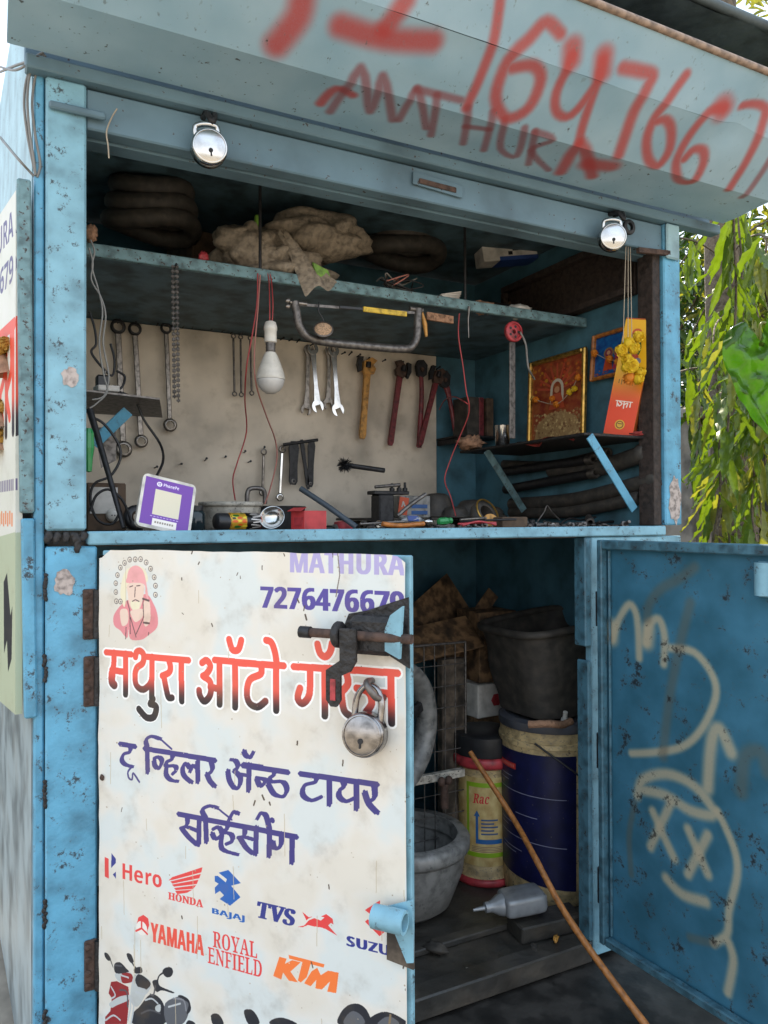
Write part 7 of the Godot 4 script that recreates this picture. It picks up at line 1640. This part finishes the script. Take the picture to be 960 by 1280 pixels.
		part(o, "trunk", tube(mb(), smooth_path([Vector3(0, -0.1, 0), Vector3(0.1, q[3] * 0.35, 0.05), Vector3(0, q[3] * 0.8, 0)]), [0.16, 0.155, 0.15, 0.14, 0.13, 0.12, 0.11, 0.1, 0.09, 0.08, 0.06], 10), bark)
		var st := mb()
		var cl := []
		for i in 34:
			var d := Vector3(r.randf_range(-1, 1), r.randf_range(-1, 1), r.randf_range(-1, 1)).normalized() * pow(r.randf(), 0.4)
			cl.append(Vector3(d.x * q[2], q[3] * 0.62 + d.y * q[3] * 0.44, d.z * q[2]))
		for c in cl:
			part(o, "limb", tube(mb(), [Vector3(0, minf(q[3] * 0.75, c.y * 0.7), 0), c], [0.03, 0.008], 5, false), bark)
		for i in q[5]:
			var c: Vector3 = cl[r.randi() % cl.size()]
			var d := Vector3(r.randfn(), r.randfn(), r.randfn()) * 0.24
			st.append_from(lump, 0, Transform3D(Basis.from_euler(Vector3(r.randf() * TAU, r.randf() * TAU, r.randf() * TAU)).scaled(Vector3.ONE * r.randf_range(0.7, 1.3)), c + d))
		part(o, "crown", st.commit(), q[4])

const PLANT := Vector3(1.775, 1.35, 0.235)

func backdrop() -> void:
	var beige := mat("pillar_plaster", lin(0.36, 0.3, 0.25), 0.85, 0.0, {"scale": 1.0, "tex": "grime", "detail": "stain", "dscale": 0.8})
	var dim := mat("wall_plaster", lin(0.2, 0.18, 0.16), 0.85, 0.0, {"scale": 0.6, "tex": "grime", "detail": "oil", "dscale": 0.3})
	var p := thing("gate_pillar", "beige plastered gate pillar behind the weeping leaves", "pillar", Vector3(3.42, 0, -1.42))
	part(p, "shaft", bar(mb(), Vector3(-0.16, -0.02, -0.16), Vector3(0.16, 1.72, 0.16), 0.01), beige)
	part(p, "cap", bar(mb(), Vector3(-0.2, 1.721, -0.2), Vector3(0.2, 1.78, 0.2), 0.01), beige)
	# slatted gate to the right of the pillar
	var g := thing("slatted_gate", "dark slatted metal gate beside the beige pillar", "gate", Vector3(3.6, 0, -1.35))
	var along := Vector3(0.62, 0, 0.78)
	for i in 20: part(g, "slat", beam(mb(), Vector3(0, 0.16 + 0.085 * i, 0), Vector3(0, 0.16 + 0.085 * i, 0) + along * 1.7, 0.06, 0.012, Vector3.UP.cross(along)), M.black_iron)
	for e in [0.0, 0.85, 1.7]: part(g, "upright", beam(mb(), along * e + Vector3(0, 0.05, 0) + Vector3(-0.02, 0, 0.016), along * e + Vector3(0, 1.86, 0) + Vector3(-0.02, 0, 0.016), 0.05, 0.03, Vector3.UP.cross(along).normalized()), M.black_iron)
	var w := thing("compound_wall", "grey plastered compound wall behind the kiosk and gate", "wall", Vector3(0, 0, -2.6))
	part(w, "panel", bar(mb(), Vector3(-3.0, -0.05, -0.1), Vector3(5.4, 1.9, 0.1), 0.01), dim)
	part(w, "coping", bar(mb(), Vector3(-3.0, 1.901, -0.14), Vector3(5.4, 1.96, 0.14), 0.01), dim)
	var hs := thing("roadside_house", "dim plastered house standing behind the trees", "house", Vector3(9.5, 0, -3.2))
	part(hs, "wall", bar(mb(), Vector3(-0.2, -0.05, -3.0), Vector3(3.5, 3.4, 5.0), 0.01), dim)
	part(hs, "roof", bar(mb(), Vector3(-0.6, 3.401, -3.4), Vector3(3.9, 3.6, 5.4), 0.02), dim)
	for z in [-1.6, 0.6, 2.8]:
		var wi := part(hs, "window", bar(mb(), Vector3(-0.24, 1.2, z), Vector3(-0.201, 2.4, z + 1.1), 0.005), M.black_iron)
		part(wi, "frame", bar(mb(), Vector3(-0.27, 1.12, z - 0.06), Vector3(-0.241, 1.19, z + 1.16), 0.005), beige)
	# sheet roof over the kiosk with its folded tarpaulin edge
	var rf := thing("tarpaulin_roof", "dark tarpaulin stretched over the kiosk roof, sagging at its front edge", "tarpaulin", Vector3(0, 2.2, 0))
	var nz := FastNoiseLite.new()
	nz.seed = 6; nz.frequency = 1.4
	for side in 2:
		part(rf, ["sheet", "lining"][side], skin(mb(), func(u, v):
			var x: float = 0.12 + 1.84 * (1 - u if side else u)
			var z: float = 0.345 - 1.4 * v
			return Vector3(x, 0.185 + 0.025 * nz.get_noise_2d(x, z) - 0.04 * maxf(0, x - 1.9) - 0.01 * side, z), 50, 30), M.tarp)
	part(rf, "hem", tube(mb(), smooth_path([Vector3(0.12, 0.18, 0.345), Vector3(0.6, 0.178, 0.35), Vector3(1.3, 0.18, 0.34), Vector3(1.96, 0.178, 0.35)], 8), 0.012, 8), M.tarp)
	for x in [0.3, 1.6]: part(rf, "batten", bar(mb(), Vector3(x, -0.048, -0.9), Vector3(x + 0.05, 0.13, -0.1), 0.004), M.card_dark)

func _ready() -> void:
	rng.seed = 20
	font_bold = face("Droid Sans", 700)
	font_serif = face("Droid Serif", 700)
	font_plain = face("Droid Sans", 400)
	sky_and_camera()
	make_noise()
	materials()
	ground()
	build_kiosk()
	backdrop()
	greenery()
	shrine()
	tools_on_board()
	padlocks()
	hanging()
	shelf_load()
	counter_things()
	bolt_heap()
	cabinet_things()
	left_side()

func face(called: String, weight: int) -> SystemFont:
	var f := SystemFont.new()
	f.font_names = PackedStringArray([called])
	f.font_weight = weight
	return f
